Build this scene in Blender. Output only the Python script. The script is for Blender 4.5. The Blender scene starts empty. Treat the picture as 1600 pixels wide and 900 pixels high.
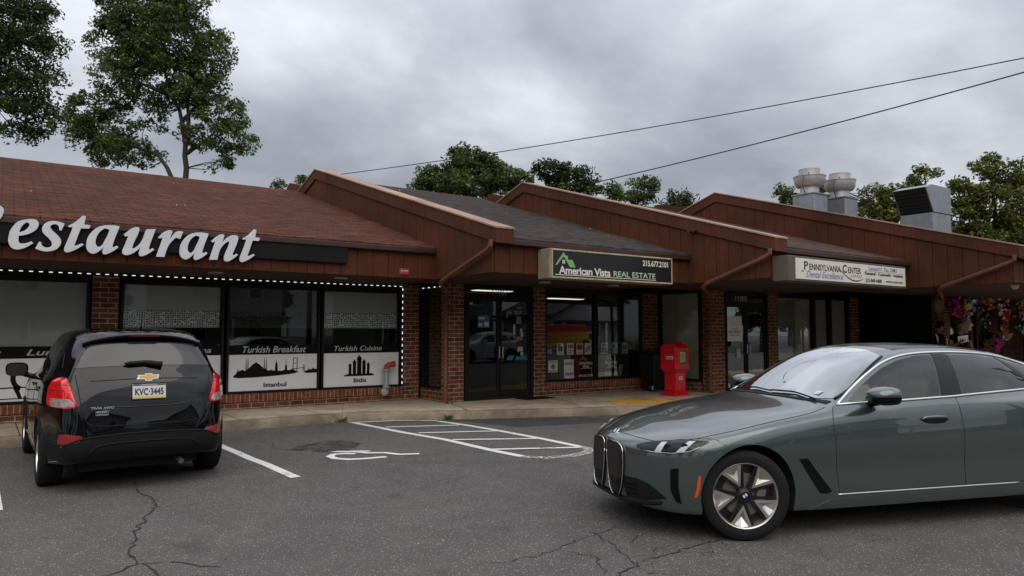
import bpy, bmesh, math, random
import numpy as np
from mathutils import Vector, Matrix
from mathutils.bvhtree import BVHTree
from math import radians as R, sin, cos, pi

SC = bpy.context.scene
COL = SC.collection

# ------------------------------------------------------------------ camera
cam_d = bpy.data.cameras.new('camera'); cam = bpy.data.objects.new('camera', cam_d); COL.objects.link(cam)
SC.camera = cam
cam_d.sensor_width = 36; cam_d.lens = 36 * 1130 / 1600; cam_d.clip_start = 0.05; cam_d.clip_end = 3000
cam.location = (0, 0, 1.58)
_yaw, _pit = R(54.547), R(3.545)
_fw = Vector((cos(_yaw) * cos(_pit), sin(_yaw) * cos(_pit), sin(_pit)))
cam.rotation_euler = _fw.to_track_quat('-Z', 'Y').to_euler()

# ------------------------------------------------------------------ world: overcast sky
W = bpy.data.worlds.new('World'); SC.world = W; W.use_nodes = True
nt = W.node_tree; N = nt.nodes; Lk = nt.links
for n in list(N): N.remove(n)
out = N.new('ShaderNodeOutputWorld'); bg = N.new('ShaderNodeBackground'); Lk.new(bg.outputs[0], out.inputs[0])
sky = N.new('ShaderNodeTexSky'); sky.sky_type = 'NISHITA'; sky.sun_disc = False
sky.sun_elevation = R(52); sky.sun_rotation = R(150)
tc = N.new('ShaderNodeTexCoord'); sp = N.new('ShaderNodeSeparateXYZ'); Lk.new(tc.outputs['Generated'], sp.inputs[0])
def M_(op, a, b=None, c=None):
    n = N.new('ShaderNodeMath'); n.operation = op
    for i, v in enumerate((a, b, c)):
        if v is None: continue
        if isinstance(v, (int, float)): n.inputs[i].default_value = v
        else: Lk.new(v, n.inputs[i])
    return n.outputs[0]
zc = M_('MAXIMUM', sp.outputs[2], 0.0)
den = M_('ADD', zc, 0.30)
cmb = N.new('ShaderNodeCombineXYZ'); Lk.new(M_('DIVIDE', sp.outputs[0], den), cmb.inputs[0]); Lk.new(M_('DIVIDE', sp.outputs[1], den), cmb.inputs[1])
n1 = N.new('ShaderNodeTexNoise'); n1.inputs['Scale'].default_value = 1.15; n1.inputs['Detail'].default_value = 8; n1.inputs['Roughness'].default_value = .52; n1.inputs['Distortion'].default_value = .25
mp = N.new('ShaderNodeMapping'); mp.inputs['Location'].default_value = (2.3, .4, 0); mp.inputs['Rotation'].default_value = (0, 0, R(-20)); mp.inputs['Scale'].default_value = (1, 1.15, 1)
Lk.new(cmb.outputs[0], mp.inputs[0]); Lk.new(mp.outputs[0], n1.inputs['Vector'])
cr = N.new('ShaderNodeValToRGB'); Lk.new(n1.outputs[0], cr.inputs[0])
e = cr.color_ramp.elements
e[0].position = .36; e[0].color = (.285, .305, .35, 1)
e[1].position = .66; e[1].color = (.67, .69, .74, 1)
m = e.new(.50); m.color = (.43, .45, .50, 1)
# CIE overcast distribution: brighter towards the zenith
gain = M_('ADD', M_('MULTIPLY', zc, 1.7), .74)
lp = N.new('ShaderNodeVectorMath'); lp.operation = 'SCALE'; Lk.new(cr.outputs[0], lp.inputs[0]); Lk.new(gain, lp.inputs['Scale'])
sk = N.new('ShaderNodeVectorMath'); sk.operation = 'SCALE'; Lk.new(sky.outputs[0], sk.inputs[0]); sk.inputs['Scale'].default_value = .06
ad = N.new('ShaderNodeVectorMath'); ad.operation = 'ADD'; Lk.new(sk.outputs[0], ad.inputs[0])
# cloud layer expressed so that strength 0.1 gives the wanted radiance
l2 = N.new('ShaderNodeVectorMath'); l2.operation = 'SCALE'; Lk.new(lp.outputs[0], l2.inputs[0]); l2.inputs['Scale'].default_value = 10.2
Lk.new(l2.outputs[0], ad.inputs[1]); Lk.new(ad.outputs[0], bg.inputs[0]); bg.inputs[1].default_value = .1

sun_d = bpy.data.lights.new('sun', 'SUN'); sun_d.energy = 1.5; sun_d.angle = R(70); sun_d.color = (1, .92, .80)
sun = bpy.data.objects.new('sun', sun_d); COL.objects.link(sun); sun.rotation_euler = (R(38), 0, R(-30)); sun.location = (0, 0, 30)
SC.view_settings.view_transform = 'Standard'; SC.view_settings.look = 'None'; SC.view_settings.gamma = 1; SC.view_settings.exposure = 0.02
SC.view_settings.use_curve_mapping = False
SC.cycles.max_bounces = 8; SC.cycles.transparent_max_bounces = 12; SC.cycles.sample_clamp_indirect = 4
SC.cycles.use_denoising = True

# ------------------------------------------------------------------ materials
def mat(name, col=(.5, .5, .5), rough=.6, metal=0, spec=.5, coat=0, emit=None, es=1, var=0, vs=3, bump=0, bs=60, bd=.01):
    m = bpy.data.materials.new(name); m.use_nodes = True; t = m.node_tree; b = t.nodes['Principled BSDF']
    b.inputs['Base Color'].default_value = (*col, 1); b.inputs['Roughness'].default_value = rough
    b.inputs['Metallic'].default_value = metal; b.inputs['Specular IOR Level'].default_value = spec
    b.inputs['Coat Weight'].default_value = coat; b.inputs['Coat Roughness'].default_value = .03
    if emit: b.inputs['Emission Color'].default_value = (*emit, 1); b.inputs['Emission Strength'].default_value = es
    if var or bump:
        tcn = t.nodes.new('ShaderNodeTexCoord')
        if var:
            nz = t.nodes.new('ShaderNodeTexNoise'); nz.inputs['Scale'].default_value = vs; nz.inputs['Detail'].default_value = 6; nz.inputs['Roughness'].default_value = .65
            t.links.new(tcn.outputs['Object'], nz.inputs['Vector'])
            r = t.nodes.new('ShaderNodeMapRange'); r.inputs['From Min'].default_value = .3; r.inputs['From Max'].default_value = .7; r.inputs['To Min'].default_value = 1 - var; r.inputs['To Max'].default_value = 1 + var
            t.links.new(nz.outputs[0], r.inputs[0])
            mx = t.nodes.new('ShaderNodeVectorMath'); mx.operation = 'SCALE'; mx.inputs[0].default_value = col
            t.links.new(r.outputs[0], mx.inputs['Scale']); t.links.new(mx.outputs[0], b.inputs['Base Color'])
        if bump:
            nb = t.nodes.new('ShaderNodeTexNoise'); nb.inputs['Scale'].default_value = bs; nb.inputs['Detail'].default_value = 4
            t.links.new(tcn.outputs['Object'], nb.inputs['Vector'])
            bp = t.nodes.new('ShaderNodeBump'); bp.inputs['Strength'].default_value = bump; bp.inputs['Distance'].default_value = bd
            t.links.new(nb.outputs[0], bp.inputs['Height']); t.links.new(bp.outputs[0], b.inputs['Normal'])
    return m

class NT:
    def __init__(s, name):
        s.m = bpy.data.materials.new(name); s.m.use_nodes = True; s.t = s.m.node_tree; s.b = s.t.nodes['Principled BSDF']; s.o = s.t.nodes['Material Output']
        s.tc = s.t.nodes.new('ShaderNodeTexCoord')
    def n(s, ty, **k):
        x = s.t.nodes.new('ShaderNode' + ty)
        for a, v in k.items():
            if a in ('operation', 'blend_type', 'data_type', 'feature', 'offset', 'squash', 'offset_frequency', 'voronoi_dimensions', 'noise_dimensions', 'clamp'): setattr(x, a, v)
            else:
                key = a.replace('_', ' ')
                x.inputs[key].default_value = v
        return x
    def l(s, a, b): s.t.links.new(a, b)
    def ramp(s, src, pts):
        r = s.t.nodes.new('ShaderNodeValToRGB'); el = r.color_ramp.elements
        for i, (p, c) in enumerate(pts):
            q = el[i] if i < 2 else el.new(p)
            q.position = p; q.color = (*c, 1) if len(c) == 3 else c
        s.l(src, r.inputs[0]); return r.outputs[0]
    def mul(s, c1, c2, f=1.0):
        x = s.t.nodes.new('ShaderNodeMix'); x.data_type = 'RGBA'; x.blend_type = 'MULTIPLY'; x.inputs[0].default_value = f
        for i, c in ((6, c1), (7, c2)):
            if isinstance(c, tuple): x.inputs[i].default_value = (*c, 1)
            else: s.l(c, x.inputs[i])
        return x.outputs[2]
    def mix(s, f, c1, c2):
        x = s.t.nodes.new('ShaderNodeMix'); x.data_type = 'RGBA'
        if isinstance(f, float): x.inputs[0].default_value = f
        else: s.l(f, x.inputs[0])
        for i, c in ((6, c1), (7, c2)):
            if isinstance(c, tuple): x.inputs[i].default_value = (*c, 1)
            else: s.l(c, x.inputs[i])
        return x.outputs[2]
    def bump(s, h, strength=.3, dist=.01, nrm=None):
        x = s.t.nodes.new('ShaderNodeBump'); x.inputs['Strength'].default_value = strength; x.inputs['Distance'].default_value = dist
        s.l(h, x.inputs['Height'])
        if nrm: s.l(nrm, x.inputs['Normal'])
        s.l(x.outputs[0], s.b.inputs['Normal']); return x.outputs[0]

def brick_mat(name, c1, c2, mortar, soldier=False):
    s = NT(name); s.b.inputs['Roughness'].default_value = .9; s.b.inputs['Specular IOR Level'].default_value = .2
    sp = s.n('SeparateXYZ'); s.l(s.tc.outputs['Object'], sp.inputs[0])
    ax = s.n('Math', operation='ADD'); s.l(sp.outputs[0], ax.inputs[0]); s.l(sp.outputs[1], ax.inputs[1])
    cb = s.n('CombineXYZ')
    if soldier: s.l(sp.outputs[2], cb.inputs[0]); s.l(ax.outputs[0], cb.inputs[1])
    else: s.l(ax.outputs[0], cb.inputs[0]); s.l(sp.outputs[2], cb.inputs[1])
    br = s.n('TexBrick'); br.inputs['Scale'].default_value = 1; br.inputs['Brick Width'].default_value = .245 if not soldier else .6; br.inputs['Row Height'].default_value = .087 if not soldier else .083
    br.inputs['Mortar Size'].default_value = .007; br.inputs['Mortar Smooth'].default_value = .2; br.inputs['Bias'].default_value = -.1
    br.inputs['Color1'].default_value = (*c1, 1); br.inputs['Color2'].default_value = (*c2, 1); br.inputs['Mortar'].default_value = (*mortar, 1)
    if soldier: br.offset = 0
    s.l(cb.outputs[0], br.inputs['Vector'])
    nz = s.n('TexNoise', Scale=9.0, Detail=6.0); s.l(s.tc.outputs['Object'], nz.inputs['Vector'])
    nz2 = s.n('TexNoise', Scale=120.0, Detail=3.0); s.l(s.tc.outputs['Object'], nz2.inputs['Vector'])
    c = s.mul(br.outputs[0], s.ramp(nz.outputs[0], [(.25, (.55, .5, .5)), (.75, (1.3, 1.25, 1.2))]))
    c = s.mul(c, s.ramp(nz2.outputs[0], [(.3, (.8, .8, .8)), (.7, (1.15, 1.15, 1.15))]))
    s.l(c, s.b.inputs['Base Color'])
    iv = s.n('Math', operation='SUBTRACT'); iv.inputs[0].default_value = 1; s.l(br.outputs['Fac'], iv.inputs[1])
    s.bump(iv.outputs[0], .5, .008); return s.m

def shingle_mat(name, c1, c2, c3):
    s = NT(name); s.b.inputs['Roughness'].default_value = .95; s.b.inputs['Specular IOR Level'].default_value = .15
    br = s.n('TexBrick'); br.inputs['Scale'].default_value = 1; br.inputs['Brick Width'].default_value = .30; br.inputs['Row Height'].default_value = .135; br.inputs['Mortar Size'].default_value = .010
    br.inputs['Mortar Smooth'].default_value = .4
    br.inputs['Color1'].default_value = (*c1, 1); br.inputs['Color2'].default_value = (*c2, 1); br.inputs['Mortar'].default_value = (*[v * .30 for v in c1], 1)
    wv = s.n('TexNoise', Scale=.5, Detail=2.0); s.l(s.tc.outputs['Object'], wv.inputs['Vector'])
    av = s.n('VectorMath', operation='MULTIPLY_ADD'); s.l(wv.outputs[1], av.inputs[0]); av.inputs[1].default_value = (0, .05, 0); s.l(s.tc.outputs['Object'], av.inputs[2])
    s.l(av.outputs[0], br.inputs['Vector'])
    nz = s.n('TexNoise', Scale=.7, Detail=5.0); s.l(s.tc.outputs['Object'], nz.inputs['Vector'])
    mp = s.n('Mapping'); mp.inputs['Scale'].default_value = (3, 14, 3); s.l(s.tc.outputs['Object'], mp.inputs[0])
    n2 = s.n('TexNoise', Scale=1.0, Detail=4.0); s.l(mp.outputs[0], n2.inputs['Vector'])
    n3 = s.n('TexNoise', Scale=90.0, Detail=2.0); s.l(s.tc.outputs['Object'], n3.inputs['Vector'])
    c = s.mix(s.ramp(nz.outputs[0], [(.4, (0, 0, 0)), (.65, (1, 1, 1))]), br.outputs[0], s.mul(br.outputs[0], c3))
    c = s.mul(c, s.ramp(n2.outputs[0], [(.3, (.45, .45, .45)), (.7, (1.55, 1.5, 1.45))]))
    c = s.mul(c, s.ramp(n3.outputs[0], [(.3, (.75, .75, .75)), (.7, (1.25, 1.25, 1.25))]))
    s.l(c, s.b.inputs['Base Color']); iv = s.n('Math', operation='SUBTRACT'); iv.inputs[0].default_value = 1; s.l(br.outputs['Fac'], iv.inputs[1])
    s.bump(iv.outputs[0], .6, .012); return s.m

def asphalt_mat(name, base=(.091, .087, .084)):
    s = NT(name); s.b.inputs['Roughness'].default_value = .88; s.b.inputs['Specular IOR Level'].default_value = .25
    O = s.tc.outputs['Object']
    big = s.n('TexNoise', Scale=.22, Detail=5.0, Roughness=.6, Distortion=.6); s.l(O, big.inputs['Vector'])
    med = s.n('TexNoise', Scale=2.2, Detail=6.0, Roughness=.7); s.l(O, med.inputs['Vector'])
    vor = s.n('TexVoronoi', Scale=95.0); s.l(O, vor.inputs['Vector'])
    fin = s.n('TexNoise', Scale=170.0, Detail=3.0, Roughness=.8); s.l(O, fin.inputs['Vector'])
    c = s.mul(base, s.ramp(big.outputs[0], [(.3, (.78, .78, .80)), (.7, (1.18, 1.16, 1.14))]))
    c = s.mul(c, s.ramp(med.outputs[0], [(.25, (.8, .8, .8)), (.75, (1.2, 1.2, 1.2))]))
    c = s.mul(c, s.ramp(fin.outputs[0], [(.34, (.25, .25, .25)), (.66, (1.95, 1.92, 1.88))]))
    sepc = s.n('SeparateXYZ'); s.l(vor.outputs['Color'], sepc.inputs[0])
    gt = s.n('Math', operation='GREATER_THAN'); s.l(sepc.outputs[0], gt.inputs[0]); gt.inputs[1].default_value = .90
    lt = s.n('Math', operation='LESS_THAN'); s.l(vor.outputs['Distance'], lt.inputs[0]); lt.inputs[1].default_value = .42
    ml = s.n('Math', operation='MULTIPLY'); s.l(gt.outputs[0], ml.inputs[0]); s.l(lt.outputs[0], ml.inputs[1])
    c = s.mix(ml.outputs[0], c, (.38, .36, .33))
    st = s.n('TexNoise', Scale=1.3, Detail=3.0, Roughness=.5); s.l(O, st.inputs['Vector'])
    c = s.mul(c, s.ramp(st.outputs[0], [(.26, (.62, .62, .63)), (.36, (1, 1, 1))]))
    dr = s.n('TexVoronoi', Scale=2.3); s.l(O, dr.inputs['Vector'])
    c = s.mul(c, s.ramp(dr.outputs['Distance'], [(.03, (.55, .55, .55)), (.07, (1, 1, 1))]))
    # alligator cracking in scattered areas
    ve = s.n('TexVoronoi', Scale=2.2, feature='DISTANCE_TO_EDGE'); 
    wr = s.n('TexNoise', Scale=3.5, Detail=4.0); s.l(O, wr.inputs['Vector'])
    wa = s.n('VectorMath', operation='MULTIPLY_ADD'); s.l(wr.outputs[1], wa.inputs[0]); wa.inputs[1].default_value = (.35, .35, 0); s.l(O, wa.inputs[2]); s.l(wa.outputs[0], ve.inputs['Vector'])
    cl = s.n('Math', operation='LESS_THAN'); s.l(ve.outputs['Distance'], cl.inputs[0]); cl.inputs[1].default_value = .0045
    sx = s.n('SeparateXYZ'); s.l(O, sx.inputs[0])
    ms = s.n('TexNoise', Scale=.45, Detail=2.0); s.l(O, ms.inputs['Vector'])
    def band(o, a, b):   # 1 inside [a,b]
        q = s.n('MapRange'); q.inputs['From Min'].default_value = a; q.inputs['From Max'].default_value = b; s.l(o, q.inputs[0]); return q.outputs[0]
    mk = s.n('Math', operation='GREATER_THAN'); s.l(ms.outputs[0], mk.inputs[0]); mk.inputs[1].default_value = .52
    # the crazed area lies in front of the grey car
    y0 = s.n('Math', operation='LESS_THAN'); s.l(sx.outputs[1], y0.inputs[0]); y0.inputs[1].default_value = 4.2
    k1 = s.n('Math', operation='MULTIPLY'); s.l(mk.outputs[0], k1.inputs[0]); s.l(cl.outputs[0], k1.inputs[1])
    k2 = s.n('Math', operation='MULTIPLY'); s.l(k1.outputs[0], k2.inputs[0]); s.l(y0.outputs[0], k2.inputs[1])
    c = s.mix(k2.outputs[0], c, (.018, .017, .016))
    s.l(c, s.b.inputs['Base Color'])
    hb = s.n('Math', operation='MULTIPLY_ADD'); s.l(fin.outputs[0], hb.inputs[0]); hb.inputs[1].default_value = 1; s.l(vor.outputs['Distance'], hb.inputs[2])
    s.bump(hb.outputs[0], .55, .006); return s.m

def concrete_mat(name, base, dark=(.6, .6, .6)):
    s = NT(name); s.b.inputs['Roughness'].default_value = .9; O = s.tc.outputs['Object']
    a = s.n('TexNoise', Scale=1.1, Detail=6.0, Roughness=.65, Distortion=.8); s.l(O, a.inputs['Vector'])
    b = s.n('TexNoise', Scale=60.0, Detail=4.0); s.l(O, b.inputs['Vector'])
    d = s.n('TexNoise', Scale=6.0, Detail=5.0); s.l(O, d.inputs['Vector'])
    c = s.mul(base, s.ramp(a.outputs[0], [(.3, dark), (.7, (1.15, 1.15, 1.15))]))
    c = s.mul(c, s.ramp(b.outputs[0], [(.3, (.8, .8, .8)), (.7, (1.15, 1.15, 1.15))]))
    c = s.mul(c, s.ramp(d.outputs[0], [(.3, (.8, .8, .8)), (.6, (1.08, 1.08, 1.08))]))
    s.l(c, s.b.inputs['Base Color']); s.bump(b.outputs[0], .3, .004); return s.m

def glass_mat(name, tint=(.93, .94, .93), rough=.0, refl=.30):
    s = NT(name); s.t.nodes.remove(s.b)
    tr = s.n('BsdfTransparent'); tr.inputs[0].default_value = (*tint, 1); gl = s.n('BsdfGlossy'); gl.inputs['Roughness'].default_value = rough; gl.inputs['Color'].default_value = (.9, .92, .93, 1)
    fr = s.n('Fresnel', IOR=1.5); mu = s.n('Math', operation='MULTIPLY'); s.l(fr.outputs[0], mu.inputs[0]); mu.inputs[1].default_value = 1.6 * refl; mu.use_clamp = True
    nz = s.n('TexNoise', Scale=1.1, Detail=1.0); s.l(s.tc.outputs['Object'], nz.inputs['Vector'])
    bp = s.n('Bump'); bp.inputs['Strength'].default_value = .06; bp.inputs['Distance'].default_value = .01; s.l(nz.outputs[0], bp.inputs['Height']); s.l(bp.outputs[0], gl.inputs['Normal'])
    mx = s.n('MixShader'); s.l(mu.outputs[0], mx.inputs[0]); s.l(tr.outputs[0], mx.inputs[1]); s.l(gl.outputs[0], mx.inputs[2]); s.l(mx.outputs[0], s.o.inputs[0]); return s.m

def siding_mat(name, col):
    s = NT(name); s.b.inputs['Roughness'].default_value = .75; s.b.inputs['Specular IOR Level'].default_value = .18; O = s.tc.outputs['Object']
    mp = s.n('Mapping'); mp.inputs['Scale'].default_value = (9, 9, .8); s.l(O, mp.inputs[0])
    a = s.n('TexNoise', Scale=3.0, Detail=6.0, Roughness=.7); s.l(mp.outputs[0], a.inputs['Vector'])
    b = s.n('TexNoise', Scale=.8, Detail=4.0); s.l(O, b.inputs['Vector'])
    c = s.mul(col, s.ramp(a.outputs[0], [(.3, (.74, .74, .75)), (.7, (1.2, 1.2, 1.2))]))
    c = s.mul(c, s.ramp(b.outputs[0], [(.3, (.74, .74, .74)), (.7, (1.28, 1.24, 1.2))]))
    s.l(c, s.b.inputs['Base Color']); s.bump(a.outputs[0], .12, .003); return s.m

def lace_mat(name, col):
    s = NT(name); s.b.inputs['Base Color'].default_value = (*col, 1); s.b.inputs['Roughness'].default_value = .9
    v = s.n('TexVoronoi', Scale=26.0, feature='DISTANCE_TO_EDGE', Randomness=.35); s.l(s.tc.outputs['Object'], v.inputs['Vector'])
    lt = s.n('Math', operation='LESS_THAN'); s.l(v.outputs[0], lt.inputs[0]); lt.inputs[1].default_value = .17
    s.l(lt.outputs[0], s.b.inputs['Alpha']); return s.m

MT = dict(
    brick=brick_mat('brick', (.215, .080, .046), (.10, .040, .027), (.44, .36, .27)),
    brick_dark=brick_mat('brick_shaded_side', (.17, .042, .026), (.085, .026, .020), (.34, .27, .21)),
    soldier=brick_mat('brick_soldier', (.25, .078, .042), (.15, .048, .030), (.40, .31, .22), True),
    shingle_red=shingle_mat('shingle_red', (.112, .042, .025), (.070, .027, .018), (.8, .85, .9)),
    shingle_grey=shingle_mat('shingle_grey', (.060, .047, .041), (.037, .030, .027), (.8, .8, .85)),
    shingle_brown=shingle_mat('shingle_brown', (.085, .05, .04), (.06, .04, .034), (.8, .8, .85)),
    asphalt=asphalt_mat('asphalt'), concrete=concrete_mat('concrete', (.56, .465, .335), (.55, .52, .48)), kerb=concrete_mat('kerb', (.29, .235, .17), (.45, .42, .4)),
    siding=siding_mat('siding', (.084, .027, .0125)), coping=siding_mat('coping', (.088, .031, .018)), cap=siding_mat('cap_metal', (.36, .24, .18)),
    gutter=mat('gutter', (.045, .02, .016), .4), pipe=siding_mat('downpipe', (.17, .075, .055)), soffit=mat('soffit', (.05, .022, .017), .8, var=.2),
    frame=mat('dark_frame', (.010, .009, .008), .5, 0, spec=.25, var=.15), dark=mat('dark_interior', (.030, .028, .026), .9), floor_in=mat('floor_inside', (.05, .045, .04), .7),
    glass=glass_mat('window_glass'), glass_dark=glass_mat('tinted_glass', (.35, .35, .35)),
    film_white=mat('white_film', (.80, .79, .78), .5, var=.04, vs=2), film_black=mat('black_film', (.007, .007, .007), .7, spec=.15), blind=mat('blind', (.44, .44, .42), .8, var=.05, vs=2),
    blind_dark=mat('blind_dark', (.06, .058, .055), .8, var=.2, vs=2), blind_tan=mat('blind_tan', (.60, .56, .46), .8, var=.08, vs=1.5),
    lace=lace_mat('lace', (.75, .75, .72)), lace_dark=lace_mat('lace_dark', (.07, .065, .06)),
    white=mat('white_paint', (.75, .75, .74), .5), offwhite=mat('offwhite', (.6, .57, .5), .6, var=.1), black=mat('black', (.007, .007, .007), .6, spec=.2), blacktext=mat('black_lettering', (.012, .012, .012), .5),
    silver=mat('silver_letters', (.66, .66, .675), .45, .1, var=.06, vs=6), signblack=mat('sign_black', (.008, .008, .008), .7, spec=.2, var=.2),
    led=mat('led', (1, 1, 1), .5, emit=(1, .98, .95), es=1.05), wire=mat('wire', (.03, .02, .02), .6),
    signpaint=None,
)
def marking_mat(name, col):
    s = NT(name); O = s.tc.outputs['Object']; s.b.inputs['Roughness'].default_value = .8
    a = s.n('TexNoise', Scale=40.0, Detail=5.0, Roughness=.8); s.l(O, a.inputs['Vector'])
    b = s.n('TexNoise', Scale=2.0, Detail=3.0); s.l(O, b.inputs['Vector'])
    ad = s.n('Math', operation='ADD'); s.l(a.outputs[0], ad.inputs[0]); s.l(b.outputs[0], ad.inputs[1])
    gt = s.n('MapRange'); gt.inputs['From Min'].default_value = .74; gt.inputs['From Max'].default_value = .84; s.l(ad.outputs[0], gt.inputs[0])
    s.l(gt.outputs[0], s.b.inputs['Alpha']); s.b.inputs['Base Color'].default_value = (*col, 1); return s.m
MT['paint'] = marking_mat('road_paint', (.66, .66, .64))
def worn_mat(name, col, lo, hi, sc=5.0):
    s = NT(name); O = s.tc.outputs['Object']; s.b.inputs['Roughness'].default_value = .8
    a = s.n('TexNoise', Scale=sc, Detail=8.0, Roughness=.75); s.l(O, a.inputs['Vector'])
    gt = s.n('MapRange'); gt.inputs['From Min'].default_value = lo; gt.inputs['From Max'].default_value = hi; s.l(a.outputs[0], gt.inputs[0])
    s.l(gt.outputs[0], s.b.inputs['Alpha']); s.b.inputs['Base Color'].default_value = (*col, 1); return s.m
MT['yellow'] = worn_mat('worn_yellow', (.66, .38, .06), .36, .54, 2.5)
MT['faint'] = worn_mat('worn_white', (.6, .6, .58), .48, .56, 22.0)
MT['crack'] = mat('crack', (.022, .020, .019), .95)
MT['patchtar'] = worn_mat('tar_patch', (.045, .042, .040), .40, .55, 3.0)

# ------------------------------------------------------------------ mesh helpers
class MB:
    def __init__(s): s.v = []; s.f = []
    def add(s, vs, fs):
        o = len(s.v); s.v += [tuple(v) for v in vs]; s.f += [tuple(i + o for i in f) for f in fs]; return s
    def box(s, x0, x1, y0, y1, z0, z1):
        v = [(x0, y0, z0), (x1, y0, z0), (x1, y1, z0), (x0, y1, z0), (x0, y0, z1), (x1, y0, z1), (x1, y1, z1), (x0, y1, z1)]
        return s.add(v, [(0, 3, 2, 1), (4, 5, 6, 7), (0, 1, 5, 4), (1, 2, 6, 5), (2, 3, 7, 6), (3, 0, 4, 7)])
    def prism(s, poly, axis, a, b):
        # poly: list of 2D points; axis 'x': (y,z), 'y': (x,z), 'z': (x,y)
        def P(p, t): return (t, p[0], p[1]) if axis == 'x' else (p[0], t, p[1]) if axis == 'y' else (p[0], p[1], t)
        n = len(poly); v = [P(p, a) for p in poly] + [P(p, b) for p in poly]
        return s.add(v, [tuple(range(n)), tuple(range(2 * n - 1, n - 1, -1))] + [(i, i + n, (i + 1) % n + n, (i + 1) % n) for i in range(n)])
    def tube(s, pts, r, n=8, cap=True):
        pts = [Vector(p) for p in pts]; rr = r if isinstance(r, (list, tuple)) else [r] * len(pts); o = len(s.v); prev = None
        for i, p in enumerate(pts):
            d = (pts[min(i + 1, len(pts) - 1)] - pts[max(i - 1, 0)]).normalized()
            if prev is None:
                a = d.orthogonal().normalized()
            else:
                a = (prev - d * prev.dot(d)); a = a.normalized() if a.length > 1e-6 else d.orthogonal().normalized()
            prev = a; b = d.cross(a)
            for k in range(n):
                t = 2 * pi * k / n; s.v.append(tuple(p + (a * cos(t) + b * sin(t)) * rr[i]))
        for i in range(len(pts) - 1):
            for k in range(n):
                k2 = (k + 1) % n; s.f.append((o + i * n + k, o + i * n + k2, o + (i + 1) * n + k2, o + (i + 1) * n + k))
        if cap: s.f.append(tuple(o + k for k in range(n - 1, -1, -1))); s.f.append(tuple(o + (len(pts) - 1) * n + k for k in range(n)))
        return s
    def lathe(s, prof, c=(0, 0, 0), n=24, axis='z'):
        o = len(s.v)
        for r, h in prof:
            for k in range(n):
                t = 2 * pi * k / n; p = (r * cos(t), r * sin(t), h)
                if axis == 'y': p = (p[0], h, p[1])
                if axis == 'x': p = (h, p[0], p[1])
                s.v.append((c[0] + p[0], c[1] + p[1], c[2] + p[2]))
        for i in range(len(prof) - 1):
            for k in range(n):
                k2 = (k + 1) % n; s.f.append((o + i * n + k, o + i * n + k2, o + (i + 1) * n + k2, o + (i + 1) * n + k))
        return s
    def ribbon(s, pts, w, z, close=False):
        # flat ribbon on the ground along 2D points
        pts = [Vector((p[0], p[1])) for p in pts]; n = len(pts); L = []
        for i, p in enumerate(pts):
            d = pts[min(i + 1, n - 1)] - pts[max(i - 1, 0)]
            if close: d = pts[(i + 1) % n] - pts[i - 1]
            d.normalize(); q = Vector((-d.y, d.x)); ww = w[i] if isinstance(w, (list, tuple)) else w
            L += [(p.x + q.x * ww / 2, p.y + q.y * ww / 2, z), (p.x - q.x * ww / 2, p.y - q.y * ww / 2, z)]
        m = n if close else n - 1
        return s.add(L, [(2 * i + 1, (2 * i + 3) % (2 * n), (2 * i + 2) % (2 * n), 2 * i) for i in range(m)])
    def build(s, name, m, parent=None, smooth=False, bevel=0, fixn=True, seg=1, angle=40):
        me = bpy.data.meshes.new(name); me.from_pydata(s.v, [], s.f)
        if fixn or bevel:
            bm = bmesh.new(); bm.from_mesh(me)
            if fixn: bmesh.ops.recalc_face_normals(bm, faces=bm.faces)
            if bevel:
                es = [e for e in bm.edges if len(e.link_faces) == 2 and e.calc_face_angle(0) > .5]
                bmesh.ops.bevel(bm, geom=es, offset=bevel, segments=seg, affect='EDGES', profile=.5)
            bm.to_mesh(me); bm.free()
        return link(name, me, m, parent, smooth, angle)

def link(name, me, m, parent=None, smooth=False, angle=40):
    if m and not me.materials: me.materials.append(m)
    if smooth:
        me.polygons.foreach_set('use_smooth', [True] * len(me.polygons))
        if smooth != 'all':
            try: me.set_sharp_from_angle(angle=R(angle))
            except Exception: pass
    o = bpy.data.objects.new(name, me); COL.objects.link(o)
    if parent: o.parent = parent
    return o
def thing(name, label, cat, loc=(0, 0, 0), rz=0, group=None):
    o = bpy.data.objects.new(name, None); COL.objects.link(o); o.location = loc; o.rotation_euler = (0, 0, rz); o['label'] = label; o['category'] = cat
    o.empty_display_size = .2
    if group: o['group'] = group
    return o
def tag(o, label, cat, group=None):
    o['label'] = label; o['category'] = cat
    if group: o['group'] = group
    return o
def struct(o, label=None, kind='structure'):
    o['kind'] = kind
    if label: o['label'] = label
    return o
def dup(root, loc=None, rz=None, label=None, mats=None):
    def cp(o, par):
        c = o.copy(); COL.objects.link(c)
        if par is not None: c.parent = par
        if mats and c.type == 'MESH':
            for a, b in mats.items():
                if c.data.materials and c.data.materials[0] == a:
                    c.data = c.data.copy(); c.data.materials[0] = b
        for ch in list(o.children): cp(ch, c)
        return c
    r = cp(root, None)
    if loc is not None: r.location = loc
    if rz is not None: r.rotation_euler[2] = rz
    if label: r['label'] = label
    return r

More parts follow.
